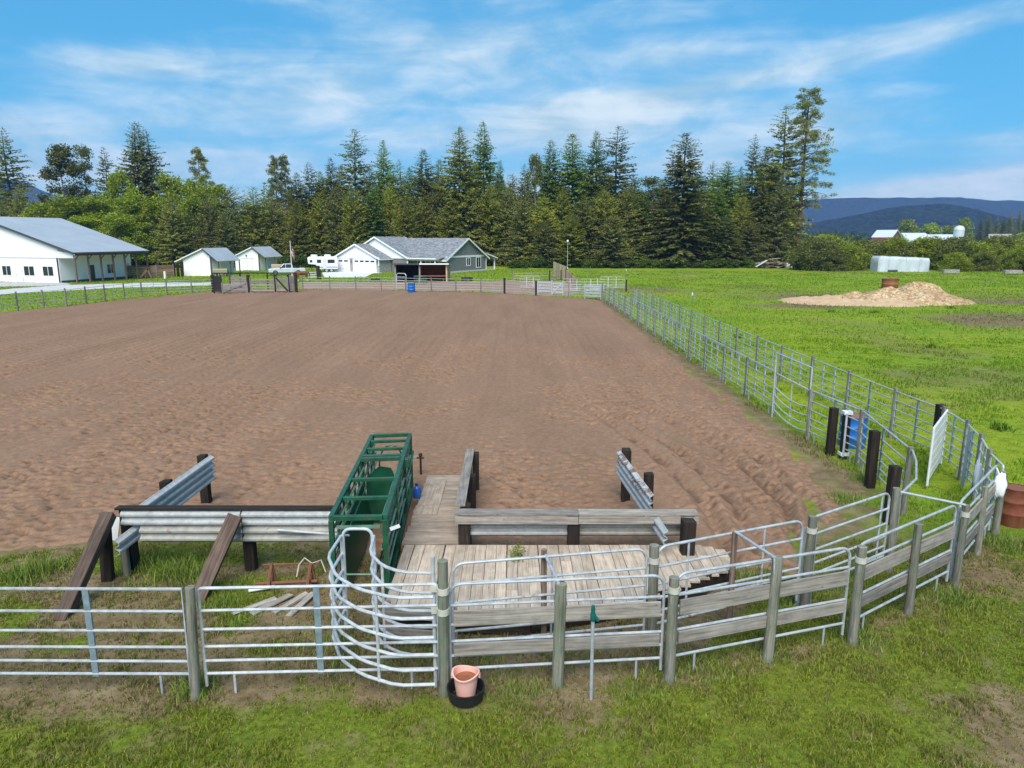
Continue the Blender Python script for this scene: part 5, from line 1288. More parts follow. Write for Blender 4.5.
def garage_door(a0, w, lites):
    d = MB().beam(P(a0, -4.25, 1.12), P(a0 + w, -4.25, 1.12), .07, 2.2).build('garage_door', 'white_wall', root)
    m = MB()
    for z in (.58, 1.12, 1.66): m.beam(P(a0, -4.29, z), P(a0 + w, -4.29, z), .02, .025)
    m.build('panel_groove', 'door_grey', d)
    for k in range(lites): x = a0 + w * (k + .5) / lites; MB().beam(P(x - w / lites * .36, -4.292, 1.93), P(x + w / lites * .36, -4.292, 1.93), .02, .27).build('pane', 'glass_dark', d)
    m = MB()
    for s in (a0 - .12, a0 + w + .12): m.beam(P(s, -4.26, 0), P(s, -4.26, 2.3), .2, .1, up=P(0, 1) - P(0, 0))
    m.beam(P(a0 - .22, -4.262, 2.28), P(a0 + w + .22, -4.262, 2.28), .1, .14)
    m.build('door_frame', 'white_trim', d)
garage_door(12.1, 4.9, 4); garage_door(18.2, 2.6, 2)
for a in (11.62, 17.6): q = MB().box(P(a, -4.36, 1.85), (.16, .16, .34)).build('wall_lamp', 'dark_trim', root)
MB().beam(P(11.3, -4.25, 1.2), P(11.3, -4.25, 2.5), .16, .12, up=P(0, 1) - P(0, 0)).build('corner_trim', 'white_trim', root)
MB().beam(P(1.0, -1.6, 2.42), P(7.3, -1.6, 2.42), .2, .3).build('porch_beam', 'white_trim', root)
for a in (1.2, 4.2, 7.1): MB().beam(P(a, -1.6, 0), P(a, -1.6, 2.3), .22, .22, up=(0, 1, 0)).build('porch_post', 'white_trim', root)
MB().slab([P(.4, -2.0, 2.35), P(7.3, -2.0, 2.35), P(7.3, .0, 2.75), P(.4, .0, 2.75)], .1).build('porch_roof', 'shingle', root)
for a in (1.6, 4.4): window(root, P, a, .8, 1.6, 1.3, 0)
# ---- open shed in front of the house
a, b = G(395, 282.5), G(447.5, 282.5); y0 = a.y; D = 4.6
SP = frame_axes((a.x, y0), (1, .0)); W = b.x - a.x; hs = ZT(420, 263.2, y0)
root = thing('open_shed', (a.x + W / 2, y0 + 2, 0), 'open fronted loafing shed with a dark bay and a rusty board bay before the house', 'shed')
mid = W * .475
MB().beam(SP(0, D, hs * .44), SP(mid, D, hs * .44), .1, hs * .88).build('back_wall', 'black_board', root)
MB().beam(SP(mid + .01, D, hs * .44), SP(W, D, hs * .44), .1, hs * .88).build('back_wall', 'rust_board', root)
for x, m_ in ((.06, 'black_board'), (mid, 'rust_board'), (W - .06, 'tan_board')):
    MB().beam(SP(x, .05, hs * .45), SP(x, D - .06, hs * .45), .09, hs * .9).build('side_wall', m_, root)
for x in (.1, mid, W - .1): MB().beam(SP(x, -.06, 0), SP(x, -.06, hs - .16), .2, .16, up=(0, 1, 0)).build('post', 'grey_board' if x < W - .2 else 'tan_board', root)
MB().slab([SP(-.25, -.5, hs), SP(W + .25, -.5, hs), SP(W + .25, D + .2, hs - .35), SP(-.25, D + .2, hs - .35)], .1).build('roof', 'shed_roof', root)
MB().beam(SP(-.25, -.53, hs - .1), SP(mid, -.53, hs - .1), .05, .2).build('fascia', 'dark_trim', root); MB().beam(SP(mid + .02, -.54, hs - .09), SP(W + .25, -.54, hs - .09), .05, .16).build('fascia', 'white_trim', root)
MB().beam(SP(mid, -.1, .9), SP(W, -.1, .9), .05, .12).build('rail', 'rust_board', root)

# ---- white pole barn, left
O = (-61.4, 98.6); sd_ = Vector((.27, .963, 0)).normalized()
BP = frame_axes(O, (sd_.x, sd_.y)); g1 = BP(0, 1) - BP(0, 0); SB = 1 if g1.x < 0 else -1
P = (lambda a, b, z=0.0: BP(a, b * SB, z))   # a: along the eave away from the camera, b: along the gable to the left
root = thing('white_barn', P(6, 8), 'large white pole barn with a grey metal roof and posted side porch', 'barn')
WB, LB, ZE, ZR = 25.6, 12.6, 4.55, 9.0
MB().extrude([(0, -.1), (WB, -.1), (WB, ZE), (WB / 2, ZR - .25), (0, ZE)], P(0, 0), (P(0, 1) - P(0, 0)), Z, P(LB, 0) - P(0, 0)).build('wall', 'white_wall', root)
sl = (ZR - ZE) / (WB / 2); PO = 2.9; e = ZE - sl * PO
ez = ZT(110, 251.6, P(6, -PO).y) + .05; e = ez; 
MB().slab([P(-.5, -PO - .25, e - .03), P(LB + .5, -PO - .25, e - .03), P(LB + .5, WB / 2, ZR), P(-.5, WB / 2, ZR)], .12).build('roof', 'barn_roof', root)
MB().slab([P(-.5, WB + PO, e - .03), P(LB + .5, WB + PO, e - .03), P(LB + .5, WB / 2, ZR + .002), P(-.5, WB / 2, ZR + .002)], .12).build('roof', 'barn_roof', root)
MB().beam(P(-.53, -PO - .25, e - .18), P(-.53, WB / 2, ZR - .12), .05, .3).build('rake_trim', 'dark_trim', root)
MB().beam(P(LB + .53, -PO - .25, e - .18), P(LB + .53, WB / 2, ZR - .12), .05, .22).build('rake_trim', 'dark_trim', root)
MB().beam(P(-.5, -PO - .27, e - .16), P(LB + .5, -PO - .27, e - .16), .05, .2).build('fascia', 'dark_trim', root)
# closed gable end over the porch
MB().extrude([(-PO, 3.35), (0, 3.35), (0, ZE - .25), (-PO, e - .22)], P(-.04, 0), (P(0, 1) - P(0, 0)), Z, P(.05, 0) - P(0, 0)).build('gable_siding', 'white_wall', root)
MB().beam(P(-.05, -PO, 3.4), P(-.05, WB, 3.4), .06, .1).build('belly_band', 'door_grey', root)
MB().beam(P(-.05, .12, 0), P(-.05, .12, 3.35), .3, .08, up=(P(0, 1) - P(0, 0))).build('corner_trim', 'dark_trim', root)
MB().beam(P(.1, -PO + .15, e - .34), P(LB + .4, -PO + .15, e - .34), .1, .28).build('porch_beam', 'brown_timber', root)
MB().beam(P(0, -.06, .16), P(LB, -.06, .16), .05, .3).build('skirt', 'dark_trim', root)
npst = 7
for k in range(npst):
    x = LB + .3 if k == npst - 1 else .0 + (LB + .3) * k / (npst - 1)
    MB().beam(P(x, -PO + .15, 0), P(x, -PO + .15, e - .45), .2, .18, up=P(1, 0) - P(0, 0)).build('porch_post', 'brown_timber', root)
    if k < npst - 1: MB().beam(P(x + .1, -PO + .15, e - 1.0), P(x + .7, -PO + .15, e - .45), .08, .1).build('knee_brace', 'brown_timber', root)
for bb, w in ((1.1, 1.75), (4.4, 1.75), (8.5, 1.5)): window(root, P, bb, .95, w, 1.25, 0, 'white_trim', axis='b')
door(root, P, 6.55, 1.05, 2.2, 0, 'white_wall', axis='b', trim='door_grey')
door(root, P, 4.7, 1.0, 2.25, 0, 'dark_trim', axis='a'); window(root, P, 8.0, .95, 1.3, 1.25, 0, axis='a'); window(root, P, 11.2, .95, .9, 1.25, 0, axis='a')
# ---- two white sheds
def XTL(x, y0, px): return x - XT(px, 260, y0)
def white_shed(pxl, pxr, basey, peakpx, pxl_eave, eave_y, peak_y, label, doors):
    a, b = G(pxl, basey), G(pxr, basey); y0 = a.y; d = Vector((.93, .37, 0))
    W = (b.x - a.x) * 1.03; SPn = frame_axes((a.x, y0), (1, .06)); he = ZT(pxr, eave_y, y0); zr = ZT(peakpx, peak_y, y0)
    root = thing('white_shed', (a.x + W / 2, y0 + 2.5, 0), label, 'shed'); Dp = 5.8
    sk = .30                                                        # the ridge runs away and to the right
    Q = lambda x, y_, z=0.0: SPn(x + y_ * sk, y_, z)
    pk = W * .75; run = 2.25; drop = zr - he; lo = XTL(a.x, y0, pxl_eave); sl = drop / (pk + lo)
    zw = zr - drop * (W - pk) / run
    MB().extrude([(0, -.1), (W, -.1), (W, zw - .12), (pk, zr - .12), (0, zr - sl * pk - .12)], Q(0, 0), Vector((1, .06, 0)).normalized(), Z, Q(0, Dp) - Q(0, 0)).build('wall', 'white_wall', root)
    MB().slab([Q(pk + run, -.35, he), Q(pk + run, Dp, he), Q(pk, Dp, zr), Q(pk, -.35, zr)], .1).build('roof', 'shed_roof', root)
    MB().slab([Q(-lo, -.35, he), Q(-lo, Dp, he), Q(pk, Dp, zr + .002), Q(pk, -.35, zr + .002)], .1).build('roof', 'shed_roof', root)
    MB().beam(Q(pk + run, -.37, he - .1), Q(pk, -.37, zr - .1), .05, .2).build('rake_trim', 'dark_trim', root)
    MB().beam(Q(-lo, -.37, he - .08), Q(pk, -.37, zr - .08), .05, .15).build('rake_trim', 'white_trim', root)
    MB().beam(Q(W - .05, -.05, 0), Q(W - .05, -.05, zw - .1), .22, .08, up=(0, 1, 0)).build('corner_trim', 'dark_trim', root)
    for y_ in (.2, Dp * .55, Dp - .2): MB().beam(Q(pk + run - .15, y_, 0), Q(pk + run - .15, y_, he - .1), .15, .15, up=(0, 1, 0)).build('porch_post', 'brown_timber', root)
    MB().beam(Q(W + .05, 2.4, he * .4), Q(W + .05, Dp - .2, he * .4), .06, he * .8).build('side_panel', 'door_grey', root)
    if doors:
        for k in (0, 1):
            x = W * .30 + k * W * .2; MB().beam(Q(x, -.05, 1.15), Q(x + W * .19, -.05, 1.15), .05, 2.1).build('door', 'white_trim', root)
        MB().beam(Q(W * .27, -.06, 2.28), Q(W * .72, -.06, 2.28), .07, .12).build('door_track', 'door_grey', root)
        MB().box(Q(W * .48, -.1, 2.75), (.2, .2, .22)).build('wall_lamp', 'dark_trim', root)
    return root, Q, W
ra, QA, WA = white_shed(184.5, 211, 276, 204, 176, 261.3, 248.2, 'white gabled shed nearest the big barn, grey roof', False)
rb, QB, WB_ = white_shed(236, 259, 270.6, 253.6, 232, 257.3, 246.8, 'white gabled shed with double doors behind the parked pickup', True)

def wheel(m_root, c, r_, w, ax, nm='wheel'):
    c = Vector(c); ax = Vector(ax).normalized(); k = 16; ref = Z; sd2 = ax.cross(ref).normalized()
    t = MB()
    for (rad, o) in ((r_ * .6, -w / 2), (r_ * .94, -w / 2), (r_, -w * .3), (r_, w * .3), (r_ * .94, w / 2), (r_ * .6, w / 2)):
        for q in range(k): an = 2 * PI * q / k; t.v.append(tuple(c + ax * o + (sd2 * math.cos(an) + Z * math.sin(an)) * rad))
    for i in range(6):
        j = (i + 1) % 6
        for q in range(k): q2 = (q + 1) % k; t.face((i * k + q, i * k + q2, j * k + q2, j * k + q))
    wobj = t.build(nm, 'black_rubber', m_root, True)
    MB().tube([c - ax * w * .42, c + ax * w * .42], r_ * .58, 14).build('rim', 'chrome', wobj, True)
    return wobj
# covered wagons beside the sheds
def wagon(c, rz, mat, low, label):
    c = Vector(c); u = Vector((math.cos(rz), math.sin(rz), 0)); n = Vector((-u.y, u.x, 0)); Q = lambda a, b, z: c + u * a + n * b + Z * z
    r = thing('hay_wagon', c, label, 'wagon')
    MB().extrude([(-1.15, 0), (1.15, 0), (1.15, .75), (.9, 1.0), (-.9, 1.0), (-1.15, .75)], Q(-1.9, 0, .85), n, Z, u * 3.8).build('load', mat, r, bevel=.05)
    MB().beam(Q(-2.0, 0, .78), Q(2.0, 0, .78), 2.1, .12).build('bed', low, r)
    for a in (-1.3, 1.3):
        for b in (-.95, .95): wheel(r, Q(a, b, .38), .38, .22, n)
    MB().beam(Q(1.95, 0, .6), Q(3.2, 0, .45), .1, .1).build('drawbar', 'black_iron', r)
    MB().beam(Q(2.02, -.9, .9), Q(2.02, .9, .9), .06, .8).build('rack', low, r)
    r.scale = (.56, .56, .66); return r
wagon(G(221, 276.4), .25, 'tan_tarp', 'brown_timber', 'wagon with a tan tarped load beside the nearer white shed')
wagon(G(278, 271.0), .2, 'tan_board', 'red_paint', 'wagon with tan boards and red rack beside the double door shed')
# ---- pickup
def pickup():
    c = G(287, 275); u = Vector((-.93, -.36, 0)).normalized(); n = Vector((-u.y, u.x, 0)); Q = lambda a, b, z: c + u * a + n * b + Z * z
    r = thing('pickup_truck', c, 'silver white crew cab pickup parked behind the flagpole', 'pickup')
    body = [(-2.9, .55), (-2.85, 1.12), (-.95, 1.15), (1.25, 1.17), (2.5, 1.08), (2.85, .95), (2.9, .5), (2.35, .42), (-2.3, .42)]
    MB().extrude(body, Q(0, -.98, 0), u, Z, n * 1.96).build('body', 'silver_paint', r, bevel=.06)
    m = MB(); lowr = [(-.95, -.93, 1.15), (1.3, -.93, 1.17), (1.3, .93, 1.17), (-.95, .93, 1.15)]; top = [(-.85, -.74, 1.85), (.45, -.74, 1.85), (.45, .74, 1.85), (-.85, .74, 1.85)]
    m.v = [tuple(Q(*p)) for p in lowr + top]
    for f in ((0, 1, 5, 4), (1, 2, 6, 5), (2, 3, 7, 6), (3, 0, 4, 7), (4, 5, 6, 7), (3, 2, 1, 0)): m.face(f)
    m.build('cab', 'silver_paint', r, bevel=.04)
    def glass(pts, nm):
        k = MB(); k.v = [tuple(Q(*p)) for p in pts]; k.face((0, 1, 2, 3)); o = k.build(nm, 'glass_dark', r); s_ = o.modifiers.new('t', 'SOLIDIFY'); s_.thickness = .02; s_.offset = 0
    for s_ in (-1, 1):
        glass([(-.80, s_ * .925, 1.22), (.18, s_ * .925, 1.22), (.12, s_ * .775, 1.78), (-.76, s_ * .775, 1.78)], 'side_window')
        glass([(.26, s_ * .925, 1.22), (1.05, s_ * .925, 1.22), (.46, s_ * .775, 1.78), (.2, s_ * .775, 1.78)], 'side_window')
    glass([(1.24, -.82, 1.24), (1.24, .82, 1.24), (.53, .68, 1.80), (.53, -.68, 1.80)], 'windscreen'); glass([(-.955, -.75, 1.25), (-.955, .75, 1.25), (-.885, .65, 1.75), (-.885, -.65, 1.75)], 'rear_window')
    MB().beam(Q(-2.0, 0, 1.17), Q(-1.05, 0, 1.17), 1.6, .02).build('bed_liner', 'black_rubber', r)
    for a in (-1.75, 1.85):
        for b in (-.9, .9): wheel(r, Q(a, b, .42), .42, .26, n)
    MB().beam(Q(2.9, -.6, .85), Q(2.9, .6, .85), .05, .26).build('grille', 'dark_trim', r)
    MB().beam(Q(2.95, -.95, .55), Q(2.95, .95, .55), .14, .2).build('bumper', 'chrome', r)
    for b in (-.78, .78): MB().beam(Q(2.86, b - .14, .93), Q(2.86, b + .14, .93), .06, .2).build('headlight', 'head_lamp', r)
    for b in (-1.05, 1.05): MB().box(Q(1.05, b, 1.28), (.12, .2, .18)).build('mirror', 'dark_trim', r)
pickup()
# ---- fifth wheel camper
def camper():
    c = G(325, 272.3); u = Vector((-.96, -.28, 0)).normalized(); n = Vector((-u.y, u.x, 0)); Q = lambda a, b, z: c + u * a + n * b + Z * z
    r = thing('camper_trailer', c, 'white camper trailer with a raised nose parked beside the garage', 'camper')
    MB().extrude([(-2.2, .6), (1.3, .6), (1.5, 1.35), (2.8, 1.5), (2.9, 2.5), (2.6, 2.75), (-2.2, 2.75)], Q(0, -1.2, 0), u, Z, n * 2.4).build('body', 'rv_white', r, bevel=.1)
    for (a, w, z, h) in [(-1.7, 1.2, 1.65, .6), (.6, .7, 1.7, .55), (2.1, .4, 1.8, .4)]: MB().beam(Q(a, 1.215, z + h / 2), Q(a + w, 1.215, z + h / 2), .03, h).build('window', 'glass_dark', r); MB().beam(Q(a, -1.215, z + h / 2), Q(a + w, -1.215, z + h / 2), .03, h).build('window', 'glass_dark', r)
    MB().beam(Q(-.3, 1.22, 1.5), Q(.3, 1.22, 1.5), .03, 1.7).build('door', 'door_grey', r)
    for s_ in (-1, 1): MB().beam(Q(-2.1, s_ * 1.218, .95), Q(1.3, s_ * 1.218, .95), .02, .25).build('stripe', 'rv_grey', r)
    for a in (-.6, 1.7): MB().box(Q(a, 0, 2.92), (1.0, .8, .34)).build('roof_unit', 'rv_white', r, bevel=.06)
    for a in (-1.1, -.25):
        for b in (-1.05, 1.05): wheel(r, Q(a, b, .38), .38, .24, n)
    for b in (-.8, .8): MB().beam(Q(2.2, b, 0), Q(2.2, b, 1.5), .14, .14, up=u).build('landing_leg', 'dark_trim', r)
    MB().beam(Q(2.5, 0, .8), Q(2.5, 0, 1.5), .3, .3, up=u).build('hitch', 'black_iron', r)
camper()
board_panel(V2(G(307.5, 279.5)), V2(G(321, 279)), 1.3, 3, 'white_paint', 'white railed panel standing before the camper trailer', 'rail fence', 'rail_fence', gap=1.1, frame='dark_tie')
post(V2(G(318.5, 279.4)), 2.0, 'thick black post at the end of the white railed panel', 'dark_tie', .22, square=True)
# ---- paddock board fence behind the barn, leaning timbers
fp = [G(124, 278.5), G(140, 278.2), G(157, 277.8), G(174, 277.2)]
for k, (a, b) in enumerate(zip(fp[:-1], fp[1:])):
    board_panel(V2(a), V2(b), 2.0, 5, 'brown_board', ['brown board fence section just past the barn porch', 'brown board fence section behind the leaning timbers', 'brown board fence section short of the nearer white shed'][k], 'board fence', 'board_fence', gap=.15)
for x, l in ((174.5, 'dark corner post of the brown board fence'), (178.5, 'dark post between the board fence and the shed'), (182.5, 'dark post right against the nearer white shed')): post(V2(G(x, 276.6)), 2.1, l, 'dark_tie', .16, square=True)
post(V2(G(165.3, 278.8)), 1.1, 'pale post standing before the brown board fence', 'white_paint', .14, square=True)
c = G(147, 278.8); r = thing('leaning_timber', c, 'dark red brown timber frame leaning like a seesaw beside the barn porch', 'timber frame')
MB().beam(c + Vector((-1.1, 0, .05)), c + Vector((.35, 0, 1.5)), .28, .2, up=(0, 1, 0)).build('beam', 'brown_board', r); MB().beam(c + Vector((.25, 0, 1.5)), c + Vector((.75, 0, 0)), .26, .2, up=(0, 1, 0)).build('leg', 'brown_timber', r); MB().beam(c + Vector((-.05, 0, .95)), c + Vector((-.2, 0, 0)), .16, .14, up=(0, 1, 0)).build('leg', 'brown_timber', r)

# ---- horse
def horse():
    c = G(302, 281.3); r = thing('horse', c, 'chestnut horse with white legs grazing behind the far arena fence', 'horse')
    V = []; E = []; Rr = []
    def add(p, rad, par=None):
        V.append(p); Rr.append(rad); 
        if par is not None: E.append((par, len(V) - 1))
        return len(V) - 1
    hip = add((.62, 0, 1.22), .30); ba = add((.1, 0, 1.14), .30, hip); ch = add((-.5, 0, 1.16), .29, ba); wi = add((-.68, 0, 1.32), .2, ch)
    n1 = add((-.98, 0, 1.28), .15, wi); n2 = add((-1.22, .03, 1.02), .115, n1); po = add((-1.36, .04, .84), .11, n2); hd = add((-1.42, .05, .6), .085, po); mz = add((-1.44, .05, .38), .06, hd)
    cr = add((.86, 0, 1.16), .2, hip)
    for s_ in (-1, 1):
        k = add((-.56, s_ * .17, .95), .12, ch); k2 = add((-.57 - .1 * (s_ > 0), s_ * .18, .52), .06, k); k3 = add((-.55 - .16 * (s_ > 0), s_ * .18, .16), .042, k2); add((-.58 - .16 * (s_ > 0), s_ * .18, .0), .06, k3)
        k = add((.72, s_ * .18, .92), .16, cr); k1 = add((.66, s_ * .19, .72), .1, k); k2 = add((.84 - .12 * (s_ > 0), s_ * .19, .5), .06, k1); k3 = add((.80 - .12 * (s_ > 0), s_ * .19, .16), .042, k2); add((.76 - .12 * (s_ > 0), s_ * .19, .0), .06, k3)
        add((-1.33, s_ * .08 + .04, .98), .025, po)
    me = bpy.data.meshes.new('body'); me.from_pydata(V, E, []); o = bpy.data.objects.new('body', me); COL.objects.link(o); o.parent = r
    s_ = o.modifiers.new('skin', 'SKIN'); s_.use_smooth_shade = True
    for i, d in enumerate(me.skin_vertices[0].data): d.radius = (Rr[i], Rr[i]); d.use_root = (i == 0)
    b = o.modifiers.new('sub', 'SUBSURF'); b.levels = 1; b.render_levels = 2
    dg = bpy.context.evaluated_depsgraph_get(); e = o.evaluated_get(dg); bm_ = bpy.data.meshes.new_from_object(e); bm_.name = 'body'
    bpy.data.objects.remove(o); o = bpy.data.objects.new('body', bm_); COL.objects.link(o); o.parent = r
    bm_.materials.clear(); bm_.materials.append(M['horse_coat']); bm_.materials.append(M['horse_white'])
    for p in bm_.polygons:
        z = p.center.z; x = p.center.x
        p.material_index = 1 if (z < .34 and x > -1.2) or (x < -1.47 and z < .75) else 0; p.use_smooth = True
    m = MB()
    for k in range(9): m.beam(c + Vector((-.72 - .07 * k, .02, 1.5 - .055 * k)), c + Vector((-.80 - .07 * k, .12, 1.25 - .055 * k)), .05, .07)
    m.build('mane', 'horse_mane', r)
    MB().tube([c + Vector((.98, 0, 1.3)), c + Vector((1.12, 0, 1.1)), c + Vector((1.14, 0, .75)), c + Vector((1.1, 0, .5))], [.05, .08, .07, .02], 8).build('tail', 'horse_mane', r, True)
    r.rotation_euler = (0, 0, .5); r.scale = (.95, .95, 1)
horse()
# ---- far farm
def far_box(px, base_y, y0, w, d, h, zr, mat, roof, label, name='far_barn', gamb=False, rz=.3, cat='barn'):
    x = XT(px, base_y, y0); Q = frame_axes((x, y0), (math.cos(rz), math.sin(rz))); r = thing(name, (x, y0, 0), label, cat)
    prof = [(-d / 2, 0), (d / 2, 0), (d / 2, h), (0, zr), (-d / 2, h)] if not gamb else [(-d / 2, 0), (d / 2, 0), (d / 2, h), (d * .3, h + (zr - h) * .7), (0, zr), (-d * .3, h + (zr - h) * .7), (-d / 2, h)]
    MB().extrude(prof, Q(-w / 2, 0), Q(0, 1) - Q(0, 0), Z, Q(w, 0) - Q(0, 0)).build('wall', mat, r)
    top = prof[2:]
    for (p, q) in zip(top[:-1], top[1:]):
        k = .3; MB().slab([Q(-w / 2 - .8, p[0], p[1] + k), Q(w / 2 + .8, p[0], p[1] + k), Q(w / 2 + .8, q[0], q[1] + k), Q(-w / 2 - .8, q[0], q[1] + k)], .25).build('roof', roof, r)
    MB().beam(Q(-w / 2 - .05, -d * .15, h * .35), Q(-w / 2 - .05, d * .15, h * .35), .1, h * .7).build('door', 'dark_trim', r)
    for a in (-.3, 0, .3): MB().beam(Q(w * a - 1, -d / 2 - .05, h * .5), Q(w * a + 1, -d / 2 - .05, h * .5), .1, h * .35).build('window', 'glass_dark', r)
    return r
far_box(886, 243, 480, 12, 14, 5.5, 10.2, 'barn_red', 'far_roof', 'distant red barn with a pale roof beyond the willows', rz=-.9)
far_box(912, 243, 500, 17, 9, 3.8, 8.4, 'far_roof', 'far_roof', 'distant small white round roofed barn beyond the willows', gamb=True, rz=.15)
far_box(941, 243, 510, 26, 12, 3.5, 7.4, 'white_wall', 'far_roof', 'distant long low white barn left of the silo', rz=.08)
far_box(999, 242, 480, 11, 9, 4.2, 7.6, 'old_wood_scrap', 'old_wood_scrap', 'distant brown sided barn at the far conifers, right of the silo', rz=-.5)
x = XT(958, 240, 470); r = thing('grain_silo', (x, 470, 0), 'distant pale round silo with a domed top', 'silo')
MB().lathe([(3.1, 0), (3.1, 10.5)], (x, 470, 0), 20, caps=False).build('shell', 'silo_metal', r, True); MB().lathe([(3.2, 10.5), (2.7, 12), (1.6, 12.9), (0, 13.2)], (x, 470, 0), 20).build('dome', 'far_roof', r, True)
# ------------------------------------------------ trees
def quads(B, D, S):
    """diamond leaves: base B, direction D, half-width vector S -> verts, faces"""
    n = len(B); v = np.stack([B, B + D * .5 + S, B + D, B + D * .5 - S], 1).reshape(-1, 3)
    return v, np.arange(n)[:, None] * 4 + np.array([[0, 1, 2, 3]])
def conifer_points(h, R, seed, start=.06, power=.85, droop=.25, step=.55, nb=7, gap=.12, spray=.62, ragged=.3, tipup=.3, fill=1.0):
    r = np.random.default_rng(seed); B, D, S = [], [], []
    z = h * start; lean = r.normal(0, .006, 2)
    side = r.uniform(0, 2 * PI, 3)
    while z < h - .25:
        t = (z / h - start) / (1 - start)
        env = R * max(.02, (1 - t)) ** power * (1 if t > .12 else .72 + 2.3 * t)
        n = max(3, int(nb * (.55 + .6 * (1 - t)) + r.integers(0, 2)))
        a0 = r.uniform(0, 2 * PI)
        for k in range(n):
            if r.random() < gap: continue
            a = a0 + 2 * PI * k / n + r.normal(0, .22)
            L = env * np.clip(r.normal(.92, ragged * .6), .35, 1.35) * (1 + .16 * np.sin(a * 2 + side[0] + z * .35))
            if L < .1: L = .1
            el = .45 * t - droop * (1 - t) + r.normal(0, .09)
            m = max(2, int(L / (spray * .42) * fill))
            s = (np.arange(m) + r.random(m)) / m; s = .12 + .88 * s
            rad = L * s; dz = rad * np.tan(el) - droop * .10 * rad ** 1.5 + tipup * .06 * rad ** 2 / max(L, .5)
            px = np.cos(a) * rad; py = np.sin(a) * rad
            for side_ in (-1, 1):
                da = a + side_ * r.uniform(.35, 1.05, m)
                ln = spray * r.uniform(.55, 1.2, m) * (1.05 - .35 * s) * (.38 + .62 * min(1, (1 - t) * 3.2))
                d = np.stack([np.cos(da) * ln, np.sin(da) * ln, ln * (el - .34 + r.normal(0, .42, m))], -1)
                w = ln * r.uniform(.2, .34, m)
                tw = r.normal(0, 1.0, m)
                sv = np.stack([-np.sin(da) * w * np.cos(tw), np.cos(da) * w * np.cos(tw), w * np.sin(tw)], -1)
                B.append(np.stack([px + lean[0] * z, py + lean[1] * z, z + dz], -1) + r.normal(0, .05, (m, 3))); D.append(d); S.append(sv)
        z += step * r.uniform(.7, 1.3) * (1.1 - .45 * t)
    # leader
    m = 14; zz = h - r.random(m) * .9; a = r.uniform(0, 2 * PI, m); ln = .18 + (h - zz) * .35
    B.append(np.stack([np.zeros(m) + lean[0] * h, np.zeros(m) + lean[1] * h, zz], -1)); D.append(np.stack([np.cos(a) * ln, np.sin(a) * ln, ln * .4], -1)); S.append(np.stack([-np.sin(a) * ln * .2, np.cos(a) * ln * .2, ln * 0], -1))
    return np.concatenate(B), np.concatenate(D), np.concatenate(S)
def clump_points(centers, rad, per, leaf, seed, flat=.8, wd=(.25, .42)):
    r = np.random.default_rng(seed); n = len(centers) * per
    c = np.repeat(centers, per, 0); rr = np.repeat(rad, per)
    d = r.normal(0, 1, (n, 3)); d /= np.linalg.norm(d, axis=1)[:, None]
    B = c + d * (rr * r.random(n) ** .45)[:, None] * np.array([1, 1, flat])
    q = r.normal(0, 1, (n, 3)) + d * .7; q[:, 2] -= .25; q /= np.linalg.norm(q, axis=1)[:, None]
    ln = leaf * r.uniform(.6, 1.35, n); D = q * ln[:, None]
    o = np.cross(q, r.normal(0, 1, (n, 3))); o /= np.linalg.norm(o, axis=1)[:, None] + 1e-9
    return B, D, o * (ln * r.uniform(*wd, n))[:, None]
def trunk_mesh(h, r0, mat, seed, limbs=None, name='trunk', top=.97):
    m = MB(); r = random.Random(seed); k = 7
    pts = [Vector((r.uniform(-.05, .05) * i * h / 60, r.uniform(-.05, .05) * i * h / 60, -.2 + (h * top + .2) * i / k)) for i in range(k + 1)]
    m.tube(pts, [r0 * (1.25 if i == 0 else 1 - .9 * i / k) for i in range(k + 1)], 7)
    for (a, b, rr) in (limbs or []): 
        a = Vector(a); b = Vector(b); md = a.lerp(b, .5) + Vector((r.uniform(-.2, .2), r.uniform(-.2, .2), .15 * (b - a).length)); m.tube([a, md, b], [rr, rr * .7, rr * .25], 5)
    o = m.build(name, mat, None, True); me = o.data; bpy.data.objects.remove(o); return me
PROTO = {}
def add_conifer(key, h, R, mat, bk, seeds, tr=.28, **kw):
    for s in seeds:
        v, f = quads(*conifer_points(h, R, s, **kw)); cm = raw_mesh('crown', v, f, mat)
        rg = random.Random(s); limbs = []
        st = kw.get('start', .06)
        for k in range(16):
            z = h * rg.uniform(max(st - .04, .04), .8); a = rg.uniform(0, 6.28); L = R * .75 * (1 - z / h); limbs.append(((0, 0, z), (math.cos(a) * L, math.sin(a) * L, z - .06 * L * (1 if z < h * .5 else -1)), .06))
        PROTO.setdefault(key, []).append((cm, trunk_mesh(h, tr, bk, s, limbs), h, R))
add_conifer('fir', 26, 4.6, 'fir_needles', 'fir_bark', (1, 2, 3), droop=.30, ragged=.28, gap=.10, step=.46, nb=9, power=.62, start=.04, fill=2.1, spray=.46)
add_conifer('sparse', 28, 4.3, 'fir_needles', 'fir_bark', (11, 12, 13), droop=.22, ragged=.5, gap=.18, step=.62, nb=8, power=.6, start=.10, spray=.5, fill=1.9)
add_conifer('spire', 24, 2.7, 'green_fir_needles', 'fir_bark', (21, 22, 23), droop=.42, ragged=.3, gap=.08, step=.40, nb=9, power=.5, start=.03, fill=2.2, spray=.44)
add_conifer('green', 25, 4.4, 'green_fir_needles', 'fir_bark', (31, 32), droop=.3, ragged=.34, gap=.08, step=.44, nb=9, power=.62, start=.03, fill=2.1, spray=.46)
add_conifer('olive', 17, 4.4, 'olive_needles', 'fir_bark', (41, 42, 43, 44), droop=.02, ragged=.34, gap=.08, step=.44, nb=9, power=.5, start=.03, spray=.46, tipup=.8, fill=1.5)
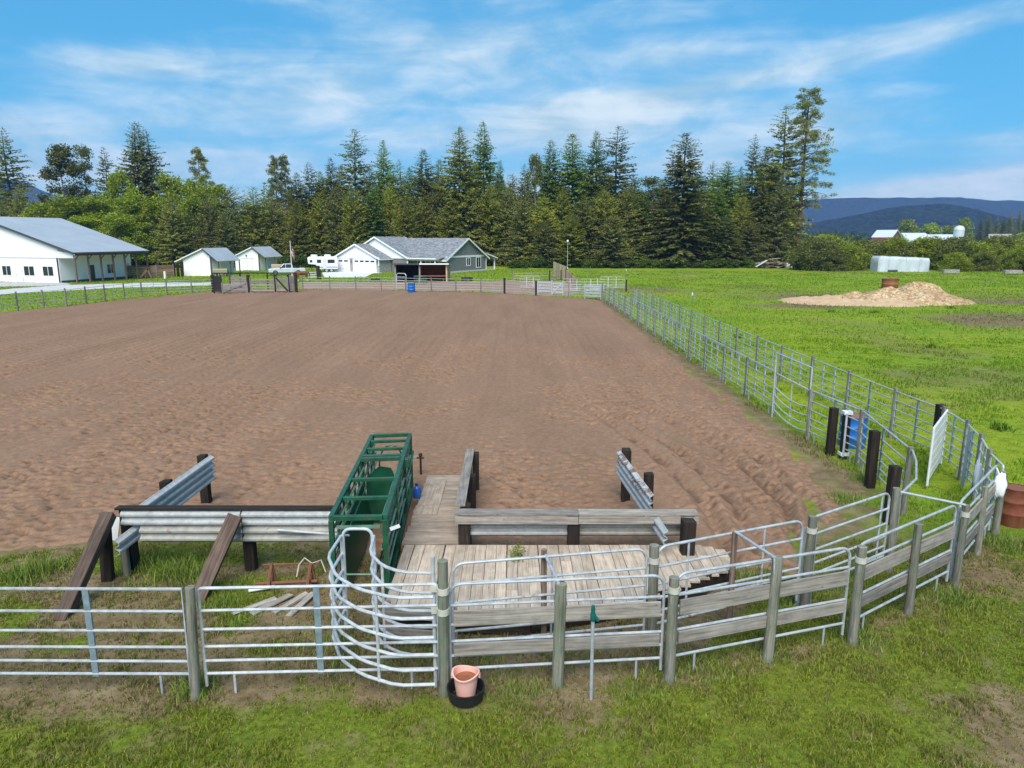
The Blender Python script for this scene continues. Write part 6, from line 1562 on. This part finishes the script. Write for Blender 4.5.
add_conifer('dusky', 17, 4.6, 'pine_needles', 'fir_bark', (51, 52, 53), droop=.10, ragged=.36, gap=.10, step=.44, nb=9, power=.48, start=.03, spray=.46, tipup=.7, fill=1.5)
def add_pine(key, h, R, seed, start, n, mat='pine_needles', per=58, lean=0, tr=.42, bk='pine_bark'):
    r = np.random.default_rng(seed); C = []; Rd = []; limbs = []
    for k in range(n):
        t = start + (1 - start) * (k + r.random()) / n; z = h * t; u = (t - start) / (1 - start)
        L = R * (1 - .78 * u ** 1.6) * r.uniform(.45, 1.15) * (.75 if u < .1 else 1); a = r.uniform(0, 2 * PI)
        tip = np.array([np.cos(a) * L, np.sin(a) * L, z + L * r.uniform(-.08, .28)])
        limbs.append(((0, 0, z), tuple(tip), .085 * (1.2 - u)))
        for q in (.55, .8, 1.0):
            if q < .9 and r.random() < .45: continue
            C.append(np.array([0, 0, z]) * (1 - q) + tip * q + r.normal(0, .25, 3)); Rd.append(r.uniform(.42, .85))
    C.append(np.array([0, 0, h - .6])); Rd.append(.8)
    v, f = quads(*clump_points(np.array(C), np.array(Rd), per, .40, seed, .55, (.09, .16))); cm = raw_mesh('crown', v, f, mat)
    PROTO.setdefault(key, []).append((cm, trunk_mesh(h, tr, bk, seed, limbs), h, R))
add_pine('ponderosa', 38, 5.6, 61, .33, 120, per=80, tr=.5)
add_pine('pine', 28, 4.2, 62, .42, 60, per=100, tr=.33); add_pine('pine', 28, 4.0, 63, .36, 64, per=100, tr=.33)
def add_broad(key, h, R, mat, seed, base=.25, n=60, leaf=.42, per=75, bk='pale_bark', tr=.22, gap=1.0, flat=.85):
    r = np.random.default_rng(seed); C = []; Rd = []; limbs = []
    for k in range(n):
        u = r.random(); z = h * (base + (1 - base) * u * .95); env = R * np.sqrt(max(.05, 1 - ((u - .38) / .66) ** 2)) * r.uniform(.8, 1.12)
        q = np.sqrt(r.random()) * env * .9; a = r.uniform(0, 2 * PI); p = np.array([np.cos(a) * q, np.sin(a) * q, z]); C.append(p); Rd.append(r.uniform(.7, 1.35) * R / 4)
        if k % 3 == 0: limbs.append(((0, 0, max(.3, z - q * 1.1)), tuple(p), tr * .35))
    v, f = quads(*clump_points(np.array(C), np.array(Rd) * gap, per, leaf, seed, flat)); cm = raw_mesh('crown', v, f, mat)
    PROTO.setdefault(key, []).append((cm, trunk_mesh(h * .93, tr, bk, seed, limbs), h, R))
for s in (71, 72, 73): add_broad('bright', 16, 4.2, 'broad_leaves', s, .12, 80, .36, 125)
for s in (75, 76): add_broad('thin', 22, 3.8, 'dull_leaves', s, .22, 74, .36, 100, gap=1.0)
for s in (81, 82, 83, 84): add_broad('willow', 6.6, 4.2, 'willow_leaves', s, .02, 90, .25, 190, bk='fir_bark', tr=.1)
for s in (85, 86): add_broad('dullbush', 5.5, 4.0, 'dull_leaves', s, .02, 80, .25, 170, bk='fir_bark', tr=.1)
for s in (87,): add_broad('bush', 2.0, 1.8, 'dark_leaves', s, .02, 40, .25, 70, bk='fir_bark', tr=.05)
for s in (91, 92): add_broad('round', 12, 6.0, 'broad_leaves', s, .08, 60, .9, 70, bk='fir_bark', tr=.3)

TCOUNT = {}
def tree(px, top, d, wpx, kind, label, group=None, name=None, base_off=0, cat='tree', rot=None, jit=0):
    k = TCOUNT.get(kind, 0); TCOUNT[kind] = k + 1
    cm, tm, h0, R0 = PROTO[kind][k % len(PROTO[kind])]
    x = XT(px, 265, d); h = ZT(px, top, d); w = wpx / F * (d * CT) / 2
    nm = name or {'fir': 'fir_tree', 'sparse': 'fir_tree', 'spire': 'spruce_tree', 'green': 'fir_tree', 'olive': 'young_pine', 'dusky': 'young_pine', 'ponderosa': 'pine_tree', 'pine': 'pine_tree', 'bright': 'leafy_tree', 'thin': 'leafy_tree', 'willow': 'willow_bush', 'dullbush': 'willow_bush', 'round': 'leafy_tree', 'bush': 'bush'}[kind]
    t = thing(nm, (x, d, 0), label, cat, group)
    s = w / (R0 * .98); t.scale = (s, s, h / h0); t.rotation_euler = (0, 0, rot if rot is not None else random.uniform(0, 6.28))
    link(tm, 'trunk', t); link(cm, 'crown', t); return t
# standing out above the rest: each its own label
for a in [
    (20, 126, 165, 40, 'sparse', 'tall ragged conifer at the left edge, over the barn roof'),
    (72, 143, 172, 42, 'thin', 'tall thin leafed tree over the barn ridge'),
    (95, 142, 178, 28, 'thin', 'tall sparse leafed tree with bare stems beside the thin leafed pair over the barn'),
    (116, 146, 175, 26, 'sparse', 'dark conifer between the thin leafed trees and the tall dense twin topped one'),
    (148, 121, 165, 44, 'fir', 'tall dense dark conifer over the barn porch, broader of the twin tops'),
    (160, 127, 167, 38, 'sparse', 'slightly lower conifer of the twin tops, limbs sticking out'),
    (207, 150, 172, 30, 'pine', 'lone round topped pine over the nearer white shed'),
    (281, 157, 172, 24, 'pine', 'left of two pines with close tops over the double door shed'), (290, 157, 173, 24, 'pine', 'right of two pines with close tops over the double door shed'),
    (313, 161, 170, 30, 'sparse', 'dark conifer top over the parked pickup'), (335, 157, 168, 30, 'fir', 'dark conifer crowded against the tallest one over the garage'),
    (359, 128, 164, 42, 'sparse', 'tallest conifer over the garage, layered limbs'), (387, 139, 168, 26, 'green', 'narrow green conifer over the ridge of the front gable'),
    (403, 158, 176, 24, 'sparse', 'grey thin conifer top between two taller ones over the house'), (424, 148, 164, 36, 'fir', 'broad dark conifer over the middle of the shingle roof'),
    (461, 126, 158, 46, 'fir', 'tall wide brownish conifer over the right half of the shingle roof'), (485, 120, 164, 34, 'green', 'tallest green conifer just behind the wide brownish one over the house'),
    (501, 160, 172, 14, 'spire', 'thin dark spire beside the tallest green conifer'), (524, 163, 172, 24, 'sparse', 'grey sparse conifer top left of two green spires'),
    (535, 153, 168, 22, 'thin', 'thin leafed crown among the conifers over the tan ramp'), (549, 139, 162, 26, 'spire', 'slim bright green conifer over the tan ramp'),
    (571, 133, 162, 32, 'spire', 'dense green conifer with a forked top over the yard lamp'), (594, 130, 164, 34, 'green', 'dense conifer standing against the bare limbed one, past the yard lamp'),
    (613, 125, 160, 46, 'sparse', 'open conifer with bare trunk showing and long limbs against the sky'), (650, 174, 170, 34, 'thin', 'lower pale top with a dead tip between the open conifer and the great broad one'),
    (680, 132, 152, 58, 'fir', 'great broad conifer standing forward at the pasture edge'), (708, 160, 166, 30, 'sparse', 'grey conifer top right behind the great broad one'),
    (722, 160, 160, 42, 'green', 'green conifer between the great broad one and the two slim dark tops'), (747, 133, 164, 26, 'sparse', 'slim dark conifer top left of the tall pair by the pine'),
    (758, 146, 160, 34, 'fir', 'dark conifer tucked in front of the slim dark top'), (776, 104, 158, 48, 'sparse', 'tall conifer touching the great pine'),
]: tree(*a[:3], a[3] * (1.58 if a[4] in ('fir', 'sparse', 'green', 'spire') else 1.1), *a[4:])
pn = tree(796, 91, 156, 62, 'ponderosa', 'tallest pine with a bare reddish trunk at the end of the woods', rot=1.0)
# mid rows
L1 = 'bushy mid height conifer in the row behind the house and garage'; G1 = 'mid height conifers behind the house'
for (px, top, d, w, k) in [(300, 200, 156, 40, 'olive'), (322, 192, 160, 40, 'olive'), (340, 186, 158, 42, 'dusky'), (356, 186, 154, 42, 'olive'), (376, 184, 156, 44, 'green'), (392, 182, 158, 36, 'olive'), (408, 196, 152, 44, 'olive'), (424, 196, 155, 40, 'olive'), (441, 178, 158, 40, 'dusky'), (452, 200, 154, 46, 'olive'), (470, 188, 156, 48, 'dusky'), (490, 184, 158, 46, 'olive')]: tree(px, top, d, w, k, L1, G1)
L2 = 'bushy mid height conifer in the row between the house and the great broad fir'; G2 = 'mid height conifers behind the yard lamp'
for (px, top, d, w, k) in [(507, 186, 158, 48, 'dusky'), (523, 196, 154, 50, 'dusky'), (543, 196, 153, 52, 'olive'), (562, 186, 157, 46, 'olive'), (583, 196, 152, 54, 'dusky'), (603, 188, 153, 54, 'olive'), (624, 188, 156, 50, 'dusky'), (642, 192, 157, 52, 'green'), (660, 196, 158, 46, 'dusky'), (571, 214, 149, 46, 'olive'), (545, 222, 150, 44, 'dusky'), (612, 214, 148, 50, 'dusky')]: tree(px, top, d, w, k, L2, G2)
L3 = 'dark bushy conifer low in the row between the great broad fir and the scrap heap'; G3 = 'low conifers beside the tall pine'
for (px, top, d, w, k) in [(697, 200, 156, 46, 'dusky'), (716, 186, 153, 44, 'green'), (726, 214, 149, 40, 'fir'), (738, 196, 154, 42, 'olive'), (757, 180, 154, 46, 'fir'), (775, 178, 152, 44, 'dusky'), (748, 220, 150, 40, 'dusky')]: tree(px, top, d, w, k, L3, G3)
L4 = 'brownish bushy conifer in the row behind the two white sheds'; G4 = 'conifers behind the white sheds'
for (px, top, d, w, k) in [(176, 196, 150, 44, 'dusky'), (213, 194, 150, 44, 'dusky'), (236, 186, 154, 48, 'dusky'), (258, 186, 156, 50, 'olive'), (276, 196, 158, 44, 'dusky'), (228, 212, 148, 40, 'dusky')]: tree(px, top, d, w, k, L4, G4)
L5 = 'fresh yellow green leafy tree in the bright clump over the barn and its porch'; G5 = 'bright leafy trees behind the barn'
for (px, top, d, w, k) in [(48, 202, 152, 52, 'bright'), (75, 194, 150, 54, 'bright'), (104, 196, 152, 50, 'bright'), (128, 168, 160, 40, 'bright'), (140, 192, 152, 46, 'bright'), (158, 200, 152, 44, 'bright'), (177, 172, 162, 44, 'bright'), (203, 176, 162, 46, 'bright'), (222, 184, 160, 40, 'bright'), (196, 196, 156, 44, 'bright'), (124, 212, 148, 48, 'bright'), (90, 216, 146, 50, 'bright')]: tree(px, top, d, w, k, L5, G5)
for (px, top, d, w, k) in [(-8, 196, 154, 50, 'bright'), (28, 186, 158, 40, 'dusky'), (8, 200, 150, 46, 'dusky')]: tree(px, top, d, w, k, 'dull green tree low over the left end of the barn roof', 'dull trees over the barn roof')
# taller crowns filling in behind the rows
LF = 'full dark conifer rising between the tallest crowns behind the house and lamp'; GF = 'conifers filling the gaps of the tall wood'
for (px, top, d, w, k) in [(300, 172, 170, 44, 'fir'), (324, 170, 172, 44, 'green'), (346, 164, 172, 46, 'fir'), (373, 166, 173, 46, 'dusky'), (396, 170, 172, 44, 'fir'), (412, 166, 173, 44, 'green'), (440, 158, 170, 50, 'fir'), (472, 158, 171, 48, 'dusky'), (498, 172, 172, 46, 'fir'), (512, 174, 173, 44, 'dusky'), (560, 166, 172, 46, 'fir'), (583, 162, 173, 46, 'green'), (603, 166, 172, 44, 'dusky'), (632, 178, 172, 48, 'fir'), (662, 176, 172, 46, 'dusky'), (695, 174, 172, 46, 'green'), (735, 166, 172, 46, 'fir'), (766, 158, 172, 44, 'fir')]: tree(px, top, d, w, k, LF, GF)
# willows and bushes along the pasture
LW = 'rounded yellow green willow bush in the hedge along the far side of the pasture'; GW = 'willow bushes along the pasture'
rw = random.Random(3)
for i, px in enumerate(range(816, 1100, 15)):
    d = 136 + rw.uniform(-2, 9)
    if 862 < px < 945: d = 141 + rw.uniform(0, 5)
    tree(px + rw.uniform(-5, 5), 240 + rw.uniform(-4, 5), d, rw.uniform(44, 60), 'willow' if i % 3 else 'dullbush', LW, GW, cat='willow')
for i, px in enumerate(range(830, 1100, 26)):
    if 850 < px < 955: continue
    tree(px + rw.uniform(-6, 6), 252 + rw.uniform(-4, 4), 133 + rw.uniform(-1, 1), rw.uniform(30, 44), 'willow' if i % 2 else 'dullbush', LW, GW, cat='willow')
LB_ = 'low dark bush in the undergrowth at the foot of the woods'; GB = 'low bushes at the foot of the woods'
for i, px in enumerate(range(512, 748, 13)):
    d = 146 + rw.uniform(-1, 2); tree(px + rw.uniform(-4, 4), 262 + rw.uniform(-4, 2), d, rw.uniform(14, 26), 'bush', LB_, GB, cat='bush')
for i, px in enumerate(range(180, 340, 15)):
    d = 147 + rw.uniform(-1, 2); tree(px + rw.uniform(-4, 4), 258 + rw.uniform(-6, 3), d, rw.uniform(16, 26), 'bush', 'low dark bush behind the white sheds and the camper', 'low bushes behind the sheds', cat='bush')
# far farm trees
for (px, top, d, w, l) in [(904, 220, 540, 21, 'round green tree behind the gap between the red barn and the round roofed barn'), (927, 224, 545, 20, 'round green tree left over the long low white barn'), (946, 226, 550, 20, 'lower round green tree over the long low white barn'), (960, 219, 545, 17, 'dark green round tree rising behind the silo'), (1022, 232, 430, 16, 'round green tree at the right edge past the brown sided barn')]: tree(px, top, d, w, 'round', l)
for (px, top, w) in [(976, 218, 11), (983, 214, 12), (991, 216, 11), (998, 218, 12), (1004, 212, 12), (1013, 208, 9), (1019, 214, 10), (1028, 212, 12), (1040, 214, 12)]: tree(px, top, 560, w, 'fir', 'dark distant conifer in the small grove over the brown sided barn', 'distant grove of conifers')
# the woods behind everything: one mass
B, D, S = [], [], []
rf = np.random.default_rng(9)
for k in range(230):
    d = rf.uniform(172, 212); px = rf.uniform(-60, 800); top = rf.uniform(174, 206) if px > 270 else rf.uniform(196, 216); x = XT(px, 265, d); h = max(8, ZT(px, top, d))
    b, dd, s = conifer_points(h, rf.uniform(3.2, 4.6), 1000 + k, start=.02, step=.85, nb=8, spray=.95, gap=.05, power=.5)
    B.append(b + np.array([x, d, 0])); D.append(dd); S.append(s * 1.4)
v, f = quads(np.concatenate(B), np.concatenate(D), np.concatenate(S)); tag(link(raw_mesh('woods', v, f, 'fir_needles'), 'woods'), 'dark far off woods massed behind the nearer trees', 'woods', kind='stuff')
# tree line far across the valley floor
C = []; 
for k in range(420):
    px = rf.uniform(700, 1200); d = rf.uniform(620, 900); C.append((XT(px, 240, d), d, rf.uniform(1, 6)))
C = np.array(C); v, f = quads(*clump_points(C, np.full(len(C), 6.0), 26, 3.4, 5, .8)); tag(link(raw_mesh('valley_woods', v, f, 'dark_leaves'), 'valley_woods'), 'dark line of trees across the valley floor', 'woods', kind='stuff')

# ------------------------------------------------ air
m = MB(); m.v = [(-3500, -3500, -4), (3500, -3500, -4), (3500, 3500, -4), (-3500, 3500, -4), (-3500, -3500, 330), (3500, -3500, 330), (3500, 3500, 330), (-3500, 3500, 330)]
for q in ((0, 3, 2, 1), (4, 5, 6, 7), (0, 1, 5, 4), (1, 2, 6, 5), (2, 3, 7, 6), (3, 0, 4, 7)): m.face(q)
hm = bpy.data.materials.new('haze'); hm.use_nodes = True; nt = hm.node_tree; nt.nodes.clear(); M['haze'] = hm
o_ = nt.nodes.new('ShaderNodeOutputMaterial'); pv = nt.nodes.new('ShaderNodeVolumePrincipled'); pv.inputs['Color'].default_value = (.30, .50, .98, 1); pv.inputs['Density'].default_value = HAZE
nt.links.new(pv.outputs[0], o_.inputs['Volume'])
if HAZE: tag(m.build('haze', 'haze'), kind='stuff')

# ------------------------------------------------ light, sky, camera
W_ = bpy.data.worlds.new('World'); SC.world = W_; W_.use_nodes = True; nt = W_.node_tree; nt.nodes.clear()
def N(k, **kw):
    n_ = nt.nodes.new(k)
    for a, b in kw.items(): setattr(n_, a, b)
    return n_
lk = nt.links.new
out = N('ShaderNodeOutputWorld'); bg = N('ShaderNodeBackground'); bg.inputs['Strength'].default_value = SKY_STRENGTH; lk(bg.outputs[0], out.inputs[0])
sky = N('ShaderNodeTexSky', sky_type='NISHITA', sun_disc=False); sky.sun_elevation = math.radians(SUN_EL); sky.sun_rotation = math.radians(SUN_ROT); sky.air_density = 1.0; sky.dust_density = .6; sky.ozone_density = 2.2
tc = N('ShaderNodeTexCoord'); sp = N('ShaderNodeSeparateXYZ'); lk(tc.outputs['Generated'], sp.inputs[0])
def mth(op, a, b=0.0, c=None):
    n_ = N('ShaderNodeMath', operation=op)
    for i, v in enumerate((a, b) if c is None else (a, b, c)):
        if hasattr(v, 'is_linked'): lk(v, n_.inputs[i])
        else: n_.inputs[i].default_value = v
    return n_.outputs[0]
yy = mth('MAXIMUM', mth('SQRT', mth('ADD', mth('MULTIPLY', sp.outputs[0], sp.outputs[0]), mth('MULTIPLY', sp.outputs[1], sp.outputs[1]))), .05)
AZ = N('ShaderNodeMath', operation='ARCTAN2'); lk(sp.outputs[0], AZ.inputs[0]); lk(sp.outputs[1], AZ.inputs[1]); AZ = AZ.outputs[0]
EL = mth('DIVIDE', sp.outputs[2], yy)
def noise(sx, sy, rot, scale, detail, rough, dist, off=(0, 0, 0)):
    cb = N('ShaderNodeCombineXYZ'); lk(AZ, cb.inputs[0]); lk(EL, cb.inputs[1])
    mp = N('ShaderNodeMapping'); lk(cb.outputs[0], mp.inputs[0]); mp.inputs['Scale'].default_value = (sx, sy, 1); mp.inputs['Rotation'].default_value = (0, 0, rot); mp.inputs['Location'].default_value = off
    n_ = N('ShaderNodeTexNoise'); lk(mp.outputs[0], n_.inputs['Vector']); n_.inputs['Scale'].default_value = scale; n_.inputs['Detail'].default_value = detail; n_.inputs['Roughness'].default_value = rough; n_.inputs['Distortion'].default_value = dist
    return n_.outputs['Fac']
def rampf(f, a, b):
    n_ = N('ShaderNodeMapRange', interpolation_type='SMOOTHSTEP'); lk(f, n_.inputs[0]); n_.inputs[1].default_value = a; n_.inputs[2].default_value = b; return n_.outputs[0]
big = noise(1.0, 3.4, -.12, 1.7, 7, .55, .35); streak = noise(1.0, 7.0, -.2, 2.6, 8, .62, .7, (2, 5, 0)); fine = noise(1, 2.2, -.1, 9.0, 6, .6, .4)
tot = mth('ADD', mth('ADD', big, mth('MULTIPLY', mth('SUBTRACT', streak, .5), .42)), mth('MULTIPLY', mth('SUBTRACT', fine, .5), .3))
for (a_, e_, w_, h_, k_) in CLOUDS:
    qa = mth('DIVIDE', mth('SUBTRACT', AZ, a_), w_); qe = mth('DIVIDE', mth('SUBTRACT', mth('SUBTRACT', EL, e_), mth('MULTIPLY', mth('SUBTRACT', AZ, a_), .10)), h_)
    g_ = mth('EXPONENT', mth('MULTIPLY', mth('ADD', mth('MULTIPLY', qa, qa), mth('MULTIPLY', qe, qe)), -1.0))
    tot = mth('ADD', tot, mth('MULTIPLY', g_, k_))
cov = rampf(tot, *CLOUD_RANGE)
low = rampf(EL, .14, .0)                                  # cloud banks thicken toward the horizon
cov = mth('MINIMUM', mth('ADD', cov, mth('MULTIPLY', low, .3)), 1.0)
def mixc(f, a, b):
    n_ = N('ShaderNodeMix', data_type='RGBA'); 
    for i, v in ((0, f), (6, a), (7, b)):
        if hasattr(v, 'is_linked'): lk(v, n_.inputs[i])
        else: n_.inputs[i].default_value = v if i == 0 else (*v, 1)
    return n_.outputs[2]
tint = N('ShaderNodeMix', data_type='RGBA', blend_type='MULTIPLY'); tint.inputs[0].default_value = 1; lk(sky.outputs[0], tint.inputs[6]); tint.inputs[7].default_value = (*SKY_TINT, 1)
base = mixc(.55, tint.outputs[2], SKY_BLUE)
cl = mixc(rampf(mth('ADD', fine, mth('MULTIPLY', streak, .6)), .55, 1.05), CLOUD_DARK, CLOUD_LIGHT)
lk(mixc(mth('MULTIPLY', cov, .92), base, cl), bg.inputs[0])
sun = bpy.data.lights.new('sun', 'SUN'); sun.energy = SUN_E; sun.angle = math.radians(SUN_ANGLE); sun.color = (1, .955, .89)
so = bpy.data.objects.new('sun', sun); COL.objects.link(so); el, az = math.radians(SUN_EL), math.radians(SUN_ROT)
dirv = Vector((math.sin(az) * math.cos(el), math.cos(az) * math.cos(el), math.sin(el))); so.rotation_euler = dirv.to_track_quat('Z', 'Y').to_euler()
cam = bpy.data.cameras.new('camera'); cam.sensor_width = 36; cam.lens = 36 * F / 1024; cam.clip_end = 12000; cam.clip_start = .1
co = bpy.data.objects.new('camera', cam); COL.objects.link(co); co.location = (0, 0, H); co.rotation_euler = (PI / 2 - TH, 0, 0); SC.camera = co
SC.view_settings.view_transform = 'Standard'; SC.view_settings.look = 'None'; SC.view_settings.gamma = 1; SC.view_settings.exposure = EXPOSURE; SC.view_settings.use_curve_mapping = False
SC.cycles.max_bounces = 6; SC.cycles.diffuse_bounces = 3; SC.cycles.transparent_max_bounces = 4; SC.cycles.volume_bounces = 0; SC.cycles.use_denoising = True
